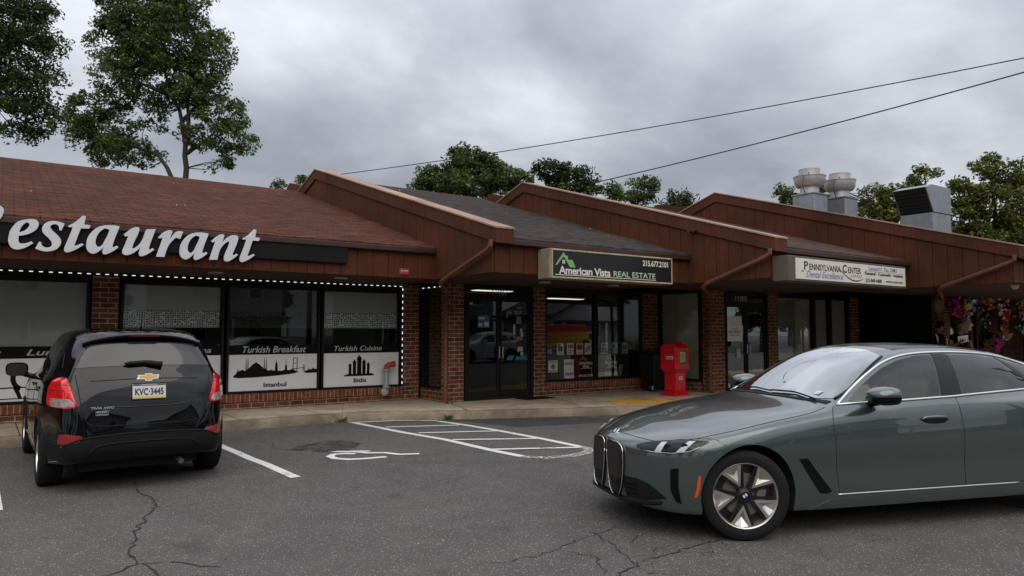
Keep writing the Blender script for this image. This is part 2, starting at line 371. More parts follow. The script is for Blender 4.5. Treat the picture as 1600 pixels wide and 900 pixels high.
def curve_mesh(cu):
    o = bpy.data.objects.new('tmp', cu); COL.objects.link(o)
    dg = bpy.context.evaluated_depsgraph_get(); dg.update()
    me = bpy.data.meshes.new_from_object(o.evaluated_get(dg)); COL.objects.unlink(o); bpy.data.objects.remove(o); bpy.data.curves.remove(cu); return me
XN = Matrix(((1, 0, 0), (0, 0, -1), (0, 1, 0)))   # text plane -> facing -Y
def textmesh(body, w, h=None, ext=.002, shear=0, bold=0, space=1, align='c'):
    cu = bpy.data.curves.new('t', 'FONT'); cu.body = body; cu.extrude = ext; cu.shear = shear; cu.offset = bold; cu.space_character = space; cu.resolution_u = 3
    me = curve_mesh(cu)
    co = np.empty(len(me.vertices) * 3); me.vertices.foreach_get('co', co); co = co.reshape(-1, 3)
    mn = co.min(0); mx = co.max(0); sx = w / (mx[0] - mn[0]); sy = (h / (mx[1] - mn[1])) if h else sx
    off = {'c': (mn[0] + mx[0]) / 2, 'l': mn[0], 'r': mx[0]}[align]
    co[:, 0] = (co[:, 0] - off) * sx; co[:, 1] = (co[:, 1] - (mn[1] + mx[1]) / 2) * sy
    zt = max(abs(co[:, 2]).max(), 1e-6); co[:, 2] *= ext / zt
    me.vertices.foreach_set('co', co.ravel()); return me
def text(name, body, x, y, z, w, h, m, parent=None, shear=0, bold=0, ext=.002, rot=XN, space=1, align='c'):
    """text facing -Y centred at (x,z) on plane y"""
    me = textmesh(body, w, h, ext, shear, bold, space, align)
    me.transform(Matrix.Translation((x, y, z)) @ rot.to_4x4()); return link(name, me, m, parent)
def crv(pts, n=5):
    """closed outline with corner flags -> smooth polygon"""
    L = len(pts); o = []
    for i in range(L):
        p1, p2 = pts[i], pts[(i + 1) % L]
        p0 = pts[i - 1] if not p1[2] else p1; p3 = pts[(i + 2) % L] if not p2[2] else p2
        a, b, c, d = [np.array(p[:2], float) for p in (p0, p1, p2, p3)]
        for k in range(n):
            t = k / n
            o.append(tuple(.5 * (2 * b + (c - a) * t + (2 * a - 5 * b + 4 * c - d) * t * t + (3 * b - a - 3 * c + d) * t ** 3)))
    return o
def flat_shape(loops, ext=.002, bevel=0):
    """filled 2D shape (holes allowed) as a mesh in XY, thickness 2*ext"""
    cu = bpy.data.curves.new('c', 'CURVE'); cu.dimensions = '2D'; cu.fill_mode = 'BOTH'; cu.extrude = ext; cu.bevel_depth = bevel
    for lp in loops:
        s = cu.splines.new('POLY'); s.points.add(len(lp) - 1); s.use_cyclic_u = True
        for i, p in enumerate(lp): s.points[i].co = (p[0], p[1], 0, 1)
    return curve_mesh(cu)
def shape_y(name, loops, y, m, parent=None, ext=.002, bevel=0):
    me = flat_shape(loops, ext, bevel); me.transform(Matrix.Translation((0, y, 0)) @ XN.to_4x4()); return link(name, me, m, parent)
# ------------------------------------------------------------------ ground, road, sidewalk
def sheet(name, poly, z, m, kind='structure'):
    o = MB().add([(x, y, z) for x, y in poly], [tuple(range(len(poly)))]).build(name, m); 
    if o.data.polygons[0].normal.z < 0: o.data.flip_normals()
    return struct(o, None, kind)
sheet('ground', [(-300, -300), (300, -300), (300, 300), (-300, 300)], 0, MT['asphalt'])
EDGE = [(-14, 12.2), (3.06, 12.22), (4.6, 12.3), (5.4, 12.27), (5.9, 12.05), (6.3, 11.8), (7.09, 11.36), (8.32, 10.84), (9.79, 10.32), (12, 9.4), (15, 7.9), (18, 6.2), (31, 4.2)]
side = MB().prism([(x, y + .15) for x, y in EDGE] + [(31, 14.3), (-14, 14.3)], 'z', -.02, .15)
struct(side.build('sidewalk', MT['concrete'], fixn=True))
kb = MB()
for i in range(len(EDGE) - 1):
    (xa, ya), (xb, yb) = EDGE[i], EDGE[i + 1]
    v = []
    for z in (-.02, .115, .142): 
        ins = .0 if z < .12 else .02
        v += [(xa, ya + ins, z), (xb, yb + ins, z)]
    v += [(xa, ya + .152, .1535), (xb, yb + .152, .1535)]
    kb.add(v, [(0, 1, 3, 2), (2, 3, 5, 4), (4, 5, 7, 6)])
struct(kb.build('kerb', MT['kerb'], smooth=True))
jt = MB()
jt.ribbon([(7.74, 13.04), (7.45, 12.5), (7.38, 12.1), (7.11, 11.4)], .018, .158)
for x in (.3, 1.8, 3.3, 4.7): jt.ribbon([(x, 14.0), (x + .02, 12.25)], .012, .158)
jt.ribbon([(4.7, 13.3), (5.3, 13.0), (5.55, 12.35)], .012, .158)
for x, y in ((9.2, 10.6), (10.9, 9.9), (12.6, 9.3)): jt.ribbon([(x, y), (x + .9, y + 1.9)], .014, .158)
struct(jt.build('sidewalk_joint', MT['crack'], fixn=False))
# far side of the parking lot (behind the camera): verge and street
sheet('grass_verge', [(-80, -14), (120, -14), (120, -60), (-80, -60)], .03, mat('grass', (.028, .036, .018), .95, var=.4, vs=4))

pm = MB(); Z1 = .005
LW = [(2.60, 11.2), (2.62, 10.6), (2.645, 10.05), (2.66, 9.4), (2.70, 8.88), (2.71, 8.4), (2.725, 7.9)]
pm.ribbon([(x, y) for x, y in LW], .115, Z1)
pm.ribbon([(.02, 12.0), (.03, 8.9), (.05, 7.98)], .115, Z1)
struct(pm.build('parking_line', MT['paint'], fixn=False))
sheet('lot_repair_patch', [(5.6, 11.95), (8.9, 10.55), (9.6, 9.4), (7.2, 9.9), (6.9, 11.1)], .0035, mat('repair_asphalt', (.045, .044, .044), .9, var=.35, vs=3, bump=.5, bs=120, bd=.004))
hm = MB()
hm.ribbon([(5.18, 12.05), (5.32, 10.4), (5.47, 9.4), (5.49, 8.13), (5.54, 7.55)], .12, Z1)
hm.ribbon([(6.50, 11.4), (6.60, 10.7), (6.67, 9.7), (6.69, 8.6), (6.66, 7.7)], .12, Z1)
for q in ([(5.1, 12.1), (5.9, 11.88), (6.5, 11.43)], [(5.36, 11.17), (6.5, 10.68)], [(5.48, 10.23), (6.6, 9.70)], [(5.54, 9.29), (6.62, 8.67)], [(5.52, 8.22), (6.6, 7.66)]):
    hm.ribbon(q, .095, Z1 + .004)
struct(hm.build('hatched_bay_line', MT['paint'], fixn=False))
hw = MB(); hw.ribbon([(6.66, 7.75), (6.62, 7.45), (6.36, 7.27), (6.05, 7.22), (5.72, 7.3), (5.54, 7.55)], .16, Z1)
struct(hw.build('worn_hatched_bay_line', MT['faint'], fixn=False))
wc = MB()
wc.ribbon([(4.11, 8.53), (3.84, 8.56), (3.65, 8.62), (3.53, 8.79), (3.53, 8.98), (3.64, 9.10), (3.78, 9.07), (3.88, 8.98)], .10, Z1)
wc.ribbon([(3.66, 9.33), (3.95, 9.08), (4.02, 8.93), (4.22, 8.80), (4.31, 8.58), (4.55, 8.47)], .10, Z1 + .004)
wc.ribbon([(3.87, 9.16), (4.10, 9.02)], .08, Z1 + .008)
struct(wc.build('wheelchair_symbol', MT['paint'], fixn=False))
struct(MB().add([(x, y, .009) for x, y in [(3.5, 10.05), (3.92, 10.25), (4.25, 10.18), (4.3, 9.74), (4.0, 9.35), (3.65, 9.28), (3.38, 9.55), (3.3, 9.8)]], [tuple(range(8))]).build('asphalt_patch', MT['patchtar'], fixn=False))
struct(MB().add([(x, y, .156) for x, y in [(10.3, 11.25), (11.35, 11.55), (12.2, 10.7), (11.9, 9.6), (10.1, 10.5)]], [(4, 3, 2, 1, 0)]).build('yellow_kerb_paint', MT['yellow'], fixn=True))
rng = random.Random(5)
def crack(pts, w, seed=0, name='asphalt_crack'):
    r = random.Random(seed); P = []
    for i in range(len(pts) - 1):
        a = Vector(pts[i]); b = Vector(pts[i + 1]); n = max(2, int((b - a).length / .05))
        for k in range(n):
            p = a.lerp(b, k / n); P.append((p.x + r.gauss(0, .014), p.y + r.gauss(0, .014)))
    P.append(pts[-1]); ws = [w * r.uniform(.35, 1.3) for _ in P]
    ws[0] = ws[-1] = .002
    struct(MB().ribbon(P, ws, .0045).build(name, MT['crack'], fixn=False))
crack([(1.26, 8.7), (1.26, 8.51), (1.19, 8.08), (1.27, 7.78), (1.24, 7.33), (1.08, 6.89), (.95, 6.43), (.85, 5.95), (.83, 5.61), (.74, 5.5), (.5, 5.4), (.2, 5.2)], .017, 1)
crack([(.85, 5.63), (.92, 5.44), (.93, 5.25), (1.05, 4.9)], .014, 2)
crack([(.83, 5.61), (1.05, 5.5), (1.3, 5.2)], .012, 3)
crack([(4.02, 8.28), (4.23, 7.91), (4.55, 7.57), (4.86, 7.46), (5.3, 7.3), (5.9, 6.9)], .010, 4)
crack([(4.6, 3.7), (4.08, 3.65), (3.66, 3.63), (3.3, 3.5)], .014, 5)
crack([(3.47, 7.46), (3.56, 7.01), (3.93, 6.81), (4.4, 6.9)], .008, 6)
crack([(3.3, 9.7), (3.15, 10.1), (3.3, 10.5), (3.1, 11.0)], .012, 7)
crack([(4.2, 4.4), (3.6, 4.25), (3.2, 4.15), (2.8, 4.2)], .009, 8)
crack([(3.9, 4.4), (3.8, 4.0), (3.6, 3.6)], .010, 9)
crack([(3.4, 4.2), (3.5, 3.9), (3.3, 3.6)], .010, 10)

# ------------------------------------------------------------------ the strip mall
mall = thing('strip_mall', 'low brown brick strip mall with stepped sloping shingle roofs and shop windows', 'building')
ZS, ZG = 2.60, 3.18      # soffit, gutter top
SL = .30
UN = [ # x0, x1, fascia y, wall y, ridge y, roof material
    (-14.0, 6.83, 12.1, 14.1, 19.8, 'shingle_red'),
    (6.83, 11.73, 10.1, 12.95, 18.1, 'shingle_grey'),
    (11.73, 16.85, 8.15, 11.45, 15.9, 'shingle_brown'),
    (16.85, 31.0, 6.05, 9.5, 13.4, 'shingle_brown')]
for (x0, x1, yf, yw, yr, rm) in UN:
    a = .0 if x0 < -10 else .27
    zr = ZG + .02 + SL * (yr - yf + .1)
    yb = yr + 5; zb = zr - SL * 5
    # roof sheet, thickness ~ 6 cm, on a local frame that starts at the eave so the courses follow the eave
    o = MB().prism([(0, 0), (yr - yf + .1, zr - ZG - .02), (yb - yf + .1, zb - ZG - .02), (yb - yf + .1, zb - ZG - .08), (yr - yf + .1, zr - ZG - .09), (0, -.045)], 'x', x0 + a, x1).build('roof', MT[rm], mall)
    o.location = (0, yf - .1, ZG + .02)
    MB().box(x0 + a, x1 - .0, yf - .11, yf - .03, ZG - .10, ZG - .005).build('gutter', MT['gutter'], mall, bevel=.012)
    # fascia of vertical boards
    b = MB(); b.box(x0, x1, yf, yf + .10, ZS, ZG - .03); x = x0
    while x < x1 - .02:
        xe = min(x + .293, x1 - .004); b.box(x + .004, xe, yf - .014, yf + .003, ZS + .004, ZG - .06); x += .305
    b.build('fascia', MT['siding'], mall, bevel=.002)
    MB().box(x0, x1, yf + .10, yw + .3, ZS + .01, ZS + .06).build('soffit', MT['soffit'], mall)
MB().box(-14, 31, 24.0, 24.2, 0, 3.9).build('rear_wall', MT['brick'], mall)
MB().box(-14.2, -14, 12.2, 24.2, 0, 3.9).build('side_wall', MT['brick'], mall)
MB().box(31, 31.2, 6.2, 24.2, 0, 3.9).build('side_wall', MT['brick'], mall)

def parapet(xp, yf, yr, back=1.6):
    zt = lambda y: 3.35 + SL * (y - yf + .15) if y <= yr else 3.35 + SL * (yr - yf + .15) - SL * (y - yr)
    ye = yr + back
    pr = MB().prism([(yf + .012, ZS + .004), (yf + .012, zt(yf) - .05), (yr, zt(yr) - .06), (ye, zt(ye) - .06), (ye, ZS + .004)], 'x', xp, xp + .26).build('parapet', MT['siding'], mall)
    b = MB(); y = yf + .004
    while y < ye - .05:
        y2 = min(y + .293, ye)
        b.prism([(y, ZS + .002), (y2, ZS + .002), (y2, zt(y2) - .2), (y, zt(y) - .2)], 'x', xp - .014, xp + .004); y += .305
    b.build('siding_boards', MT['siding'], pr, bevel=.002)
    ya = yf - .16
    th = .26
    def band(x0, x1, top, bot, m, name, y0=ya, pa=pr):
        return MB().prism([(y0, zt(y0) + top), (yr, zt(yr) + top), (ye, zt(ye) + top), (ye, zt(ye) + bot), (yr, zt(yr) + bot), (y0, zt(y0) + bot)], 'x', x0, x1).build(name, m, pa, bevel=.004)
    band(xp - .05, xp + .32, 0, -th, MT['coping'], 'coping')
    band(xp - .07, xp + .34, .022, -.012, MT['cap'], 'coping_cap', ya - .01)
    # joints of the metal band
    for yy in np.arange(yf + 2.3, yr - .5, 2.6): MB().box(xp - .055, xp - .045, yy, yy + .03, zt(yy) - th, zt(yy) - .01).build('coping_joint', MT['siding'], pr)
    return pr
parapet(6.80, 10.1, 18.5); parapet(11.70, 8.15, 15.85); parapet(16.82, 6.05, 13.45)
def stub(x, y0, y1, y2, z):
    MB().prism([(y0, z - .25), (y1, z), (y2, z - .32), (y2, z - .6), (y0, z - .5)], 'x', x, x + .3).build('rear_parapet', MT['coping'], mall)
stub(6.8, 19.7, 20.7, 21.4, 5.93); stub(11.7, 16.6, 17.5, 18.2, 5.66); stub(16.8, 14.4, 15.7, 17.2, 5.6)

def pillar(x0, x1, y0, y1, z0=.14, z1=ZS + .01, name='brick_pillar'):
    return MB().box(x0, x1, y0, y1, z0, z1).build(name, MT['brick'], mall, bevel=.004)
def sill(x0, x1, y, z1, yb=None):
    yb = yb or y + .25
    MB().box(x0, x1, y, yb, .14, z1 - .16).build('sill_wall', MT['brick'], mall)
    MB().box(x0, x1, y - .035, yb, z1 - .158, z1 - .004).build('sill_course', MT['soldier'], mall, bevel=.006)

def frame_rect(x0, x1, z0, z1, y, w=.05, d=.09, m=None, name='window', parent=mall, axis='y'):
    b = MB()
    def bx(a0, a1, c0, c1):
        if axis == 'y': b.box(a0, a1, y - d / 2, y + d / 2, c0, c1)
        else: b.box(y - d / 2, y + d / 2, a0, a1, c0, c1)
    bx(x0, x0 + w, z0, z1); bx(x1 - w, x1, z0, z1); bx(x0 + w + .0015, x1 - w - .0015, z0, z0 + w); bx(x0 + w + .0015, x1 - w - .0015, z1 - w, z1)
    return b.build(name, m or MT['frame'], parent, bevel=.003)
def pane(x0, x1, z0, z1, y, parent, m='glass', name='pane', axis='y', t=.006):
    if axis == 'y': return MB().box(x0, x1, y - t / 2, y + t / 2, z0, z1).build(name, MT[m], parent)
    return MB().box(y - t / 2, y + t / 2, x0, x1, z0, z1).build(name, MT[m], parent)

# ---- restaurant windows (plane y = 14.1)
YW = 14.1
sill(-14, 7.12, YW - .06, .44)
pillar(1.30, 1.70, YW - .08, YW + .3); pillar(7.12, 7.50, YW - .08, YW + .3)
pillar(-14, -4.6, YW - .08, YW + .3)
MB().box(-4.6, 7.55, YW - .03, YW + .1, 2.47, ZS + .012).build('window_header', MT['frame'], mall)
WIN = [(-1.6, 1.27, 'solid'), (1.73, 3.45, 'lace'), (3.50, 5.29, 'dark'), (5.33, 7.09, 'lace')]
MB().box(-4.6, -1.6, YW, YW + .1, .44, 2.47).build('window_header', MT['frame'], mall)
for i, (x0, x1, kind) in enumerate(WIN):
    w = frame_rect(x0, x1, .44, 2.47, YW, .045)
    a, b = x0 + .045, x1 - .045
    pane(a, b, .485, 2.425, YW, w)
    MB().box(a, b, YW - .008, YW - .005, .485, 1.165).build('white_film', MT['film_white'], w)
    MB().box(a, b, YW - .008, YW - .005, 1.168, 1.345 if kind != 'solid' else 1.36).build('black_film', MT['film_black'], w)
    if kind == 'solid':
        MB().box(a, b, YW + .05, YW + .06, 1.36, 2.42).build('roller_blind', MT['blind'], w)
    else:
        bm_ = 'blind' if kind == 'lace' else 'blind_dark'; lc = 'lace' if kind == 'lace' else 'lace_dark'
        MB().box(a + .02, b - .02, YW + .05, YW + .056, 1.98, 2.42).build('roller_blind', MT[bm_], w)
        MB().box(a + .02, b - .02, YW + .05, YW + .052, 1.70, 1.978).build('lace_trim', MT[lc], w)
        MB().box(a + .02, b - .02, YW + .045, YW + .06, 1.675, 1.698).build('blind_hem', MT[bm_], w)
WINS = [o for o in mall.children if o.name.startswith('window')and not o.name.startswith('window_')]
YT = YW - .0105
TX = mat('pale_lettering', (.50, .49, .47), .6)
text('lettering', 'Breakfast', -.42, YT, 1.262, 1.0, .12, TX, WINS[0], shear=.28, bold=.012)
text('lettering', 'Lunch', .72, YT, 1.262, .62, .10, TX, WINS[0], shear=.28, bold=.012)
text('lettering', 'Coffee', 2.0, YT, 1.262, .5, .11, TX, WINS[1], shear=.28, bold=.012)
text('lettering', 'Tea', 3.10, YT, 1.262, .27, .10, TX, WINS[1], shear=.28, bold=.012)
text('lettering', 'Turkish Breakfast', 4.41, YT, 1.262, 1.22, .125, TX, WINS[2], shear=.28, bold=.010)
text('lettering', 'Turkish Cuisine', 6.13, YT, 1.262, 1.05, .105, TX, WINS[3], shear=.28, bold=.010)
text('lettering', 'Istanbul', 4.42, YT, .585, .44, .085, MT['blacktext'], WINS[2], bold=.03)
text('lettering', 'Bitlis', 6.17, YT, .60, .28, .085, MT['blacktext'], WINS[3], bold=.03)
# skylines cut from black film
def sky_istanbul():
    o = []
    pts = [(0, .02), (.04, .05), (.07, .12), (.075, .22), (.085, .12), (.10, .14), (.105, .20), (.115, .13), (.14, .15), (.17, .17), (.2, .15), (.22, .13), (.235, .14), (.24, .40), (.246, .48), (.252, .40), (.256, .17),
           (.272, .17), (.277, .40), (.283, .48), (.289, .40), (.293, .2), (.33, .24), (.38, .30), (.43, .34), (.445, .36), (.46, .34), (.51, .30), (.56, .24), (.60, .19), (.605, .40), (.61, .48), (.617, .40), (.622, .18), (.64, .18), (.645, .38), (.652, .47), (.658, .38), (.662, .14),
           (.72, .13), (.76, .15), (.80, .12), (.83, .12), (.835, .30), (.85, .34), (.858, .42), (.866, .34), (.882, .30), (.888, .12), (.96, .11), (1.02, .13), (1.035, .13), (1.04, .24), (1.055, .28), (1.06, .46), (1.066, .28), (1.08, .24), (1.085, .13),
           (1.13, .12), (1.2, .14), (1.27, .10), (1.30, .09), (1.33, .07), (1.25, .035), (1.1, .01), (.8, -.02), (.4, -.045), (.1, -.05), (0, -.03)]
    return pts
WSC = 1.58 / 1.72
def mapp(pts, x0, z0, sx, sz): return [(x0 + x * sx, z0 + z * sz) for x, z in pts]
ist = mapp(sky_istanbul(), 3.64, .765, .93, .72)
w2, w3 = WINS[2], WINS[3]
bridge = [(1.20, .10), (1.215, .10), (1.225, .46), (1.21, .46)], [(1.285, .10), (1.30, .10), (1.305, .46), (1.29, .46)]
shape_y('skyline', [ist], YT, MT['film_black'], w2, ext=.001)
for q in (*bridge, [(1.225, .44), (1.29, .44), (1.29, .455), (1.225, .455)], [(1.226, .30), (1.29, .30), (1.29, .312), (1.226, .312)],
          [(1.10, .11), (1.16, .135), (1.21, .16), (1.30, .17), (1.38, .185), (1.43, .19), (1.47, .15), (1.43, .175), (1.38, .172), (1.30, .155), (1.16, .12)],
          [(1.42, .10), (1.425, .27), (1.435, .27), (1.437, .10)], [(1.452, .10), (1.455, .27), (1.463, .27), (1.468, .10)],
          [(1.42, .07), (1.50, .10), (1.54, .12), (1.55, .18), (1.57, .12), (1.61, .13), (1.65, .18), (1.67, .13), (1.72, .14), (1.78, .10), (1.80, .06), (1.72, .035), (1.5, .03)]):
    shape_y('skyline', [mapp(q, 3.64, .765, .93, .72)], YT, MT['film_black'], w2, ext=.001)
def tower(cx, w, h, z0):
    return [(cx - w, z0), (cx - w, z0 + h * .78), (cx - w * 1.25, z0 + h * .80), (cx - w * 1.1, z0 + h * .86), (cx - w * .6, z0 + h * .95), (cx, z0 + h * 1.06), (cx + w * .6, z0 + h * .95), (cx + w * 1.1, z0 + h * .86), (cx + w * 1.25, z0 + h * .80), (cx + w, z0 + h * .78), (cx + w, z0)]
for cx, w, h in ((-.20, .03, .23), (-.105, .036, .30), (0, .048, .385), (.105, .036, .30), (.20, .03, .24)):
    shape_y('skyline', [[(6.15 + x, z) for x, z in tower(cx, w, h, .72)]], YT, MT['film_black'], w3, ext=.001)
shape_y('skyline', [[(6.15 + x, z) for x, z in [(-.33, .69), (-.33, .72), (-.29, .715), (-.27, .745), (-.25, .72), (-.22, .76), (-.15, .73), (0, .74), (.15, .73), (.2, .77), (.23, .73), (.27, .75), (.3, .72), (.33, .72), (.33, .69)]]], YT, MT['film_black'], w3, ext=.001)
# bridge silhouette on the first window
for q in ([(-1.2, .66), (.55, .70), (.55, .72), (-1.2, .68)], [(-.05, .70), (.02, .70), (-.10, .52), (-.16, .52)], [(.25, .70), (.32, .70), (.38, .52), (.33, .52)], [(-1.2, .50), (.55, .525), (.55, .54), (-1.2, .52)]):
    shape_y('skyline', [q], YT, MT['film_black'], WINS[0], ext=.001)
arc = [(.38 + .17 * cos(t), .86 + .21 * sin(t)) for t in np.linspace(1.9, 4.5, 14)] + [(.38 + .10 * cos(t), .86 + .14 * sin(t)) for t in np.linspace(4.5, 1.9, 14)]
shape_y('skyline', [arc], YT, MT['film_black'], WINS[0], ext=.001)
# ---- side-facing lobby window between restaurant and estate agent (plane x = 7.6)
MB().box(7.50, 7.58, YW - .04, YW + .05, .3, ZS + .01).build('window_header', MT['frame'], mall)
MB().box(7.56, 7.70, 13.15, 14.06, .14, .40).build('sill_wall', MT['brick'], mall)
w = frame_rect(13.15, 14.06, .405, 2.58, 7.62, .05, axis='x'); pane(13.2, 14.01, .455, 2.53, 7.62, w, axis='x')

# ---- estate agent (plane y = 12.95)
YV = 12.95
pillar(7.56, 7.99, YV, YV + .2); pillar(9.83, 10.16, YV, YV + .25)
dr = frame_rect(8.02, 9.80, .16, 2.60, YV + .05, .055, .10, name='door')
MB().box(8.08, 9.74, YV + .015, YV + .085, 2.33, 2.39).build('transom_bar', MT['frame'], dr)
pane(8.08, 9.74, 2.395, 2.54, YV + .05, dr)
for a, b, hx in ((8.08, 8.90, 8.86), (8.915, 9.74, 8.95)):
    f = frame_rect(a, b, .17, 2.325, YV + .05, .06, .045, name='door_leaf', parent=dr)
    MB().box(a + .062, b - .062, YV + .03, YV + .07, .232, .34).build('kick_rail', MT['frame'], dr)
    pane(a + .06, b - .06, .342, 2.265, YV + .05, dr)
    MB().tube([(hx, YV + .02, 1.02), (hx, YV - .04, 1.04), (hx, YV - .04, 1.28), (hx, YV + .02, 1.30)], .012).build('handle', mat('chrome_handle', (.6, .6, .6), .2, 1), dr, smooth=True)
text('house_number', '11907', 8.93, YV + .042, 2.455, .40, .125, TX, dr, ext=.002)
text('lettering', 'AHMC', 9.50, YV + .04, 1.03, .34, .10, mat('blue_decal', (.02, .30, .48), .5), dr, bold=.03)
BL = mat('blue_mark', (.02, .30, .48), .5)
for k in range(3): shape_y('decal', [[(9.10 + k * .055, .98), (9.14 + k * .055, .98), (9.20 + k * .055, 1.08), (9.16 + k * .055, 1.08)]], YV + .04, BL, dr, ext=.001)
stk = [(9.12, 1.98, .05, .14), (9.20, 2.03, .09, .08), (9.36, 2.03, .10, .09), (9.45, 2.13, .12, .05), (9.47, 2.03, .08, .07), (9.43, 1.86, .13, .16), (9.31, 1.70, .05, .12), (9.31, 1.58, .05, .10), (9.50, 1.62, .06, .1), (9.45, 1.46, .18, .08), (9.52, 1.54, .07, .09), (9.47, 1.22, .14, .10), (9.52, 1.12, .07, .07), (8.17, 2.20, .08, .035)]
SG = mat('sticker', (.20, .20, .19), .6, var=.6, vs=60); SW = mat('sticker_white', (.5, .5, .48), .6, var=.3, vs=50)
for k, (x, z, w_, h_) in enumerate(stk):
    MB().box(x - w_ / 2, x + w_ / 2, YV + .037, YV + .040, z - h_ / 2, z + h_ / 2).build('sticker', SW if k in (6, 7, 8, 10, 11, 12, 13) else SG, dr)
sill(10.16, 13.30, YV + .02, .46)
MB().box(10.16, 13.95, YV + .05, YV + .15, 2.58, ZS + .012).build('window_header', MT['frame'], mall)
VW = []
for a, b in ((10.17, 11.72), (11.73, 13.30)):
    w = frame_rect(a, b, .46, 2.58, YV + .08, .06); pane(a + .06, b - .06, .52, 2.52, YV + .08, w); VW.append(w)
pillar(13.32, 13.90, YV + .06, YV + .25)
# side-facing window of the dentist (plane x = 13.9)
MB().box(13.88, 14.0, 11.70, 12.99, .14, .40).build('sill_wall', MT['brick'], mall)
w = frame_rect(11.66, 12.98, .405, 2.60, 13.93, .05, axis='x'); pane(11.71, 12.93, .455, 2.55, 13.93, w, axis='x')
MB().box(13.96, 13.968, 11.71, 12.93, .455, 2.55).build('roller_blind', MT['blind_tan'], w)
# ---- dentist (plane y = 11.45)
YD = 11.45
pillar(13.98, 14.56, YD, YD + .22); pillar(16.33, 16.72, YD, YD + .25)
dr2 = frame_rect(14.58, 16.31, .16, 2.60, YD + .05, .055, .10, name='door')
MB().box(14.64, 16.25, YD + .015, YD + .085, 2.29, 2.34).build('transom_bar', MT['frame'], dr2); pane(14.64, 16.25, 2.345, 2.54, YD + .05, dr2)
for a, b, hx in ((14.64, 15.43, 15.38), (15.45, 16.25, 15.50)):
    frame_rect(a, b, .17, 2.28, YD + .05, .06, .045, name='door_leaf', parent=dr2); pane(a + .06, b - .06, .24, 2.22, YD + .05, dr2)
    MB().tube([(hx, YD + .02, 1.05), (hx, YD - .04, 1.07), (hx, YD - .04, 1.28), (hx, YD + .02, 1.30)], .012).build('handle', mat('chrome_handle2', (.6, .6, .6), .2, 1), dr2, smooth=True)
text('house_number', '11905', 15.28, YD + .042, 2.44, .46, .13, TX, dr2, ext=.002)
MB().box(15.05, 15.20, YD + .037, YD + .04, .95, 1.18).build('sticker', mat('pale_blue_sticker', (.45, .55, .62), .6), dr2)
MB().box(14.70, 14.78, YD + .037, YD + .04, .24, .34).build('sticker', MT['offwhite'], dr2)
sill(16.72, 20.3, YD + .02, .80)
MB().box(16.72, 21.5, YD + .05, YD + .15, 2.56, ZS + .012).build('window_header', MT['frame'], mall)
for a, b in ((16.73, 18.48), (18.49, 19.28), (19.30, 20.25)):
    w = frame_rect(a, b, .80, 2.56, YD + .08, .05); pane(a + .05, b - .05, .85, 2.51, YD + .08, w)
    MB().box(a + .05, b - .05, YD + .15, YD + .158, .85, 2.51).build('roller_blind', MT['blind_tan'], w)
    if a < 17: MB().box(a + .12, a + .95, YD + .12, YD + .13, 1.15, 2.45).build('inner_blind', mat('inner_blind', (.28, .30, .29), .8), w)
pillar(20.3, 20.75, YD + .02, YD + .25)
MB().box(20.75, 21.6, YD + .06, YD + .12, .15, 2.6).build('plywood_panel', MT['frame'], mall)
# ---- flower shop (plane y = 9.5)
YF = 9.5
pillar(21.45, 22.0, YF, YF + .25)
MB().box(21.5, 21.62, YF + .25, YD + .2, .14, ZS + .01).build('dividing_wall', MT['frame'], mall)
sill(22.0, 31, YF + .02, .55)
for k in range(5):
    a = 22.0 + k * 1.8; w = frame_rect(a, a + 1.79, .55, 2.6, YF + .08, .06); pane(a + .06, a + 1.73, .61, 2.54, YF + .08, w)

# interiors
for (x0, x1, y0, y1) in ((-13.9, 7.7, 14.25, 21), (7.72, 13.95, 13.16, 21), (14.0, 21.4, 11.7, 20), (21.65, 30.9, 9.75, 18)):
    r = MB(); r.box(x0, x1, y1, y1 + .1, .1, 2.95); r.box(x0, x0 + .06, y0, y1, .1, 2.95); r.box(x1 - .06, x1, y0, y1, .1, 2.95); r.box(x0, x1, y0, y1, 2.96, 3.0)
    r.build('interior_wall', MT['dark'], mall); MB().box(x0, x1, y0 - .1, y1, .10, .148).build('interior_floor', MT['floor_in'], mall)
LE = mat('ceiling_lamp', (1, 1, 1), .5, emit=(1, .95, .85), es=1.2)
for i, (x, y, z) in enumerate(((10.75, 16.0, 2.70), (12.5, 15.1, 2.50))):
    t = thing('ceiling_light', ['white light panel hanging inside, seen through the glass above door 11907', 'light panel hanging inside the estate agent, seen at the top of the left window'][i], 'ceiling light', (x, y, z), 0, 'light panels in the estate agent')
    MB().box(-.62, .62, -.16, .16, -.0, .03).build('frame', MT['offwhite'], t); MB().box(-.58, .58, -.14, .14, -.012, -.001).build('diffuser', LE, t)
    for s_ in (-.5, .5): MB().tube([(s_, 0, .03), (s_, 0, 2.96 - z)], .006, 5).build('cable', MT['black'], t)

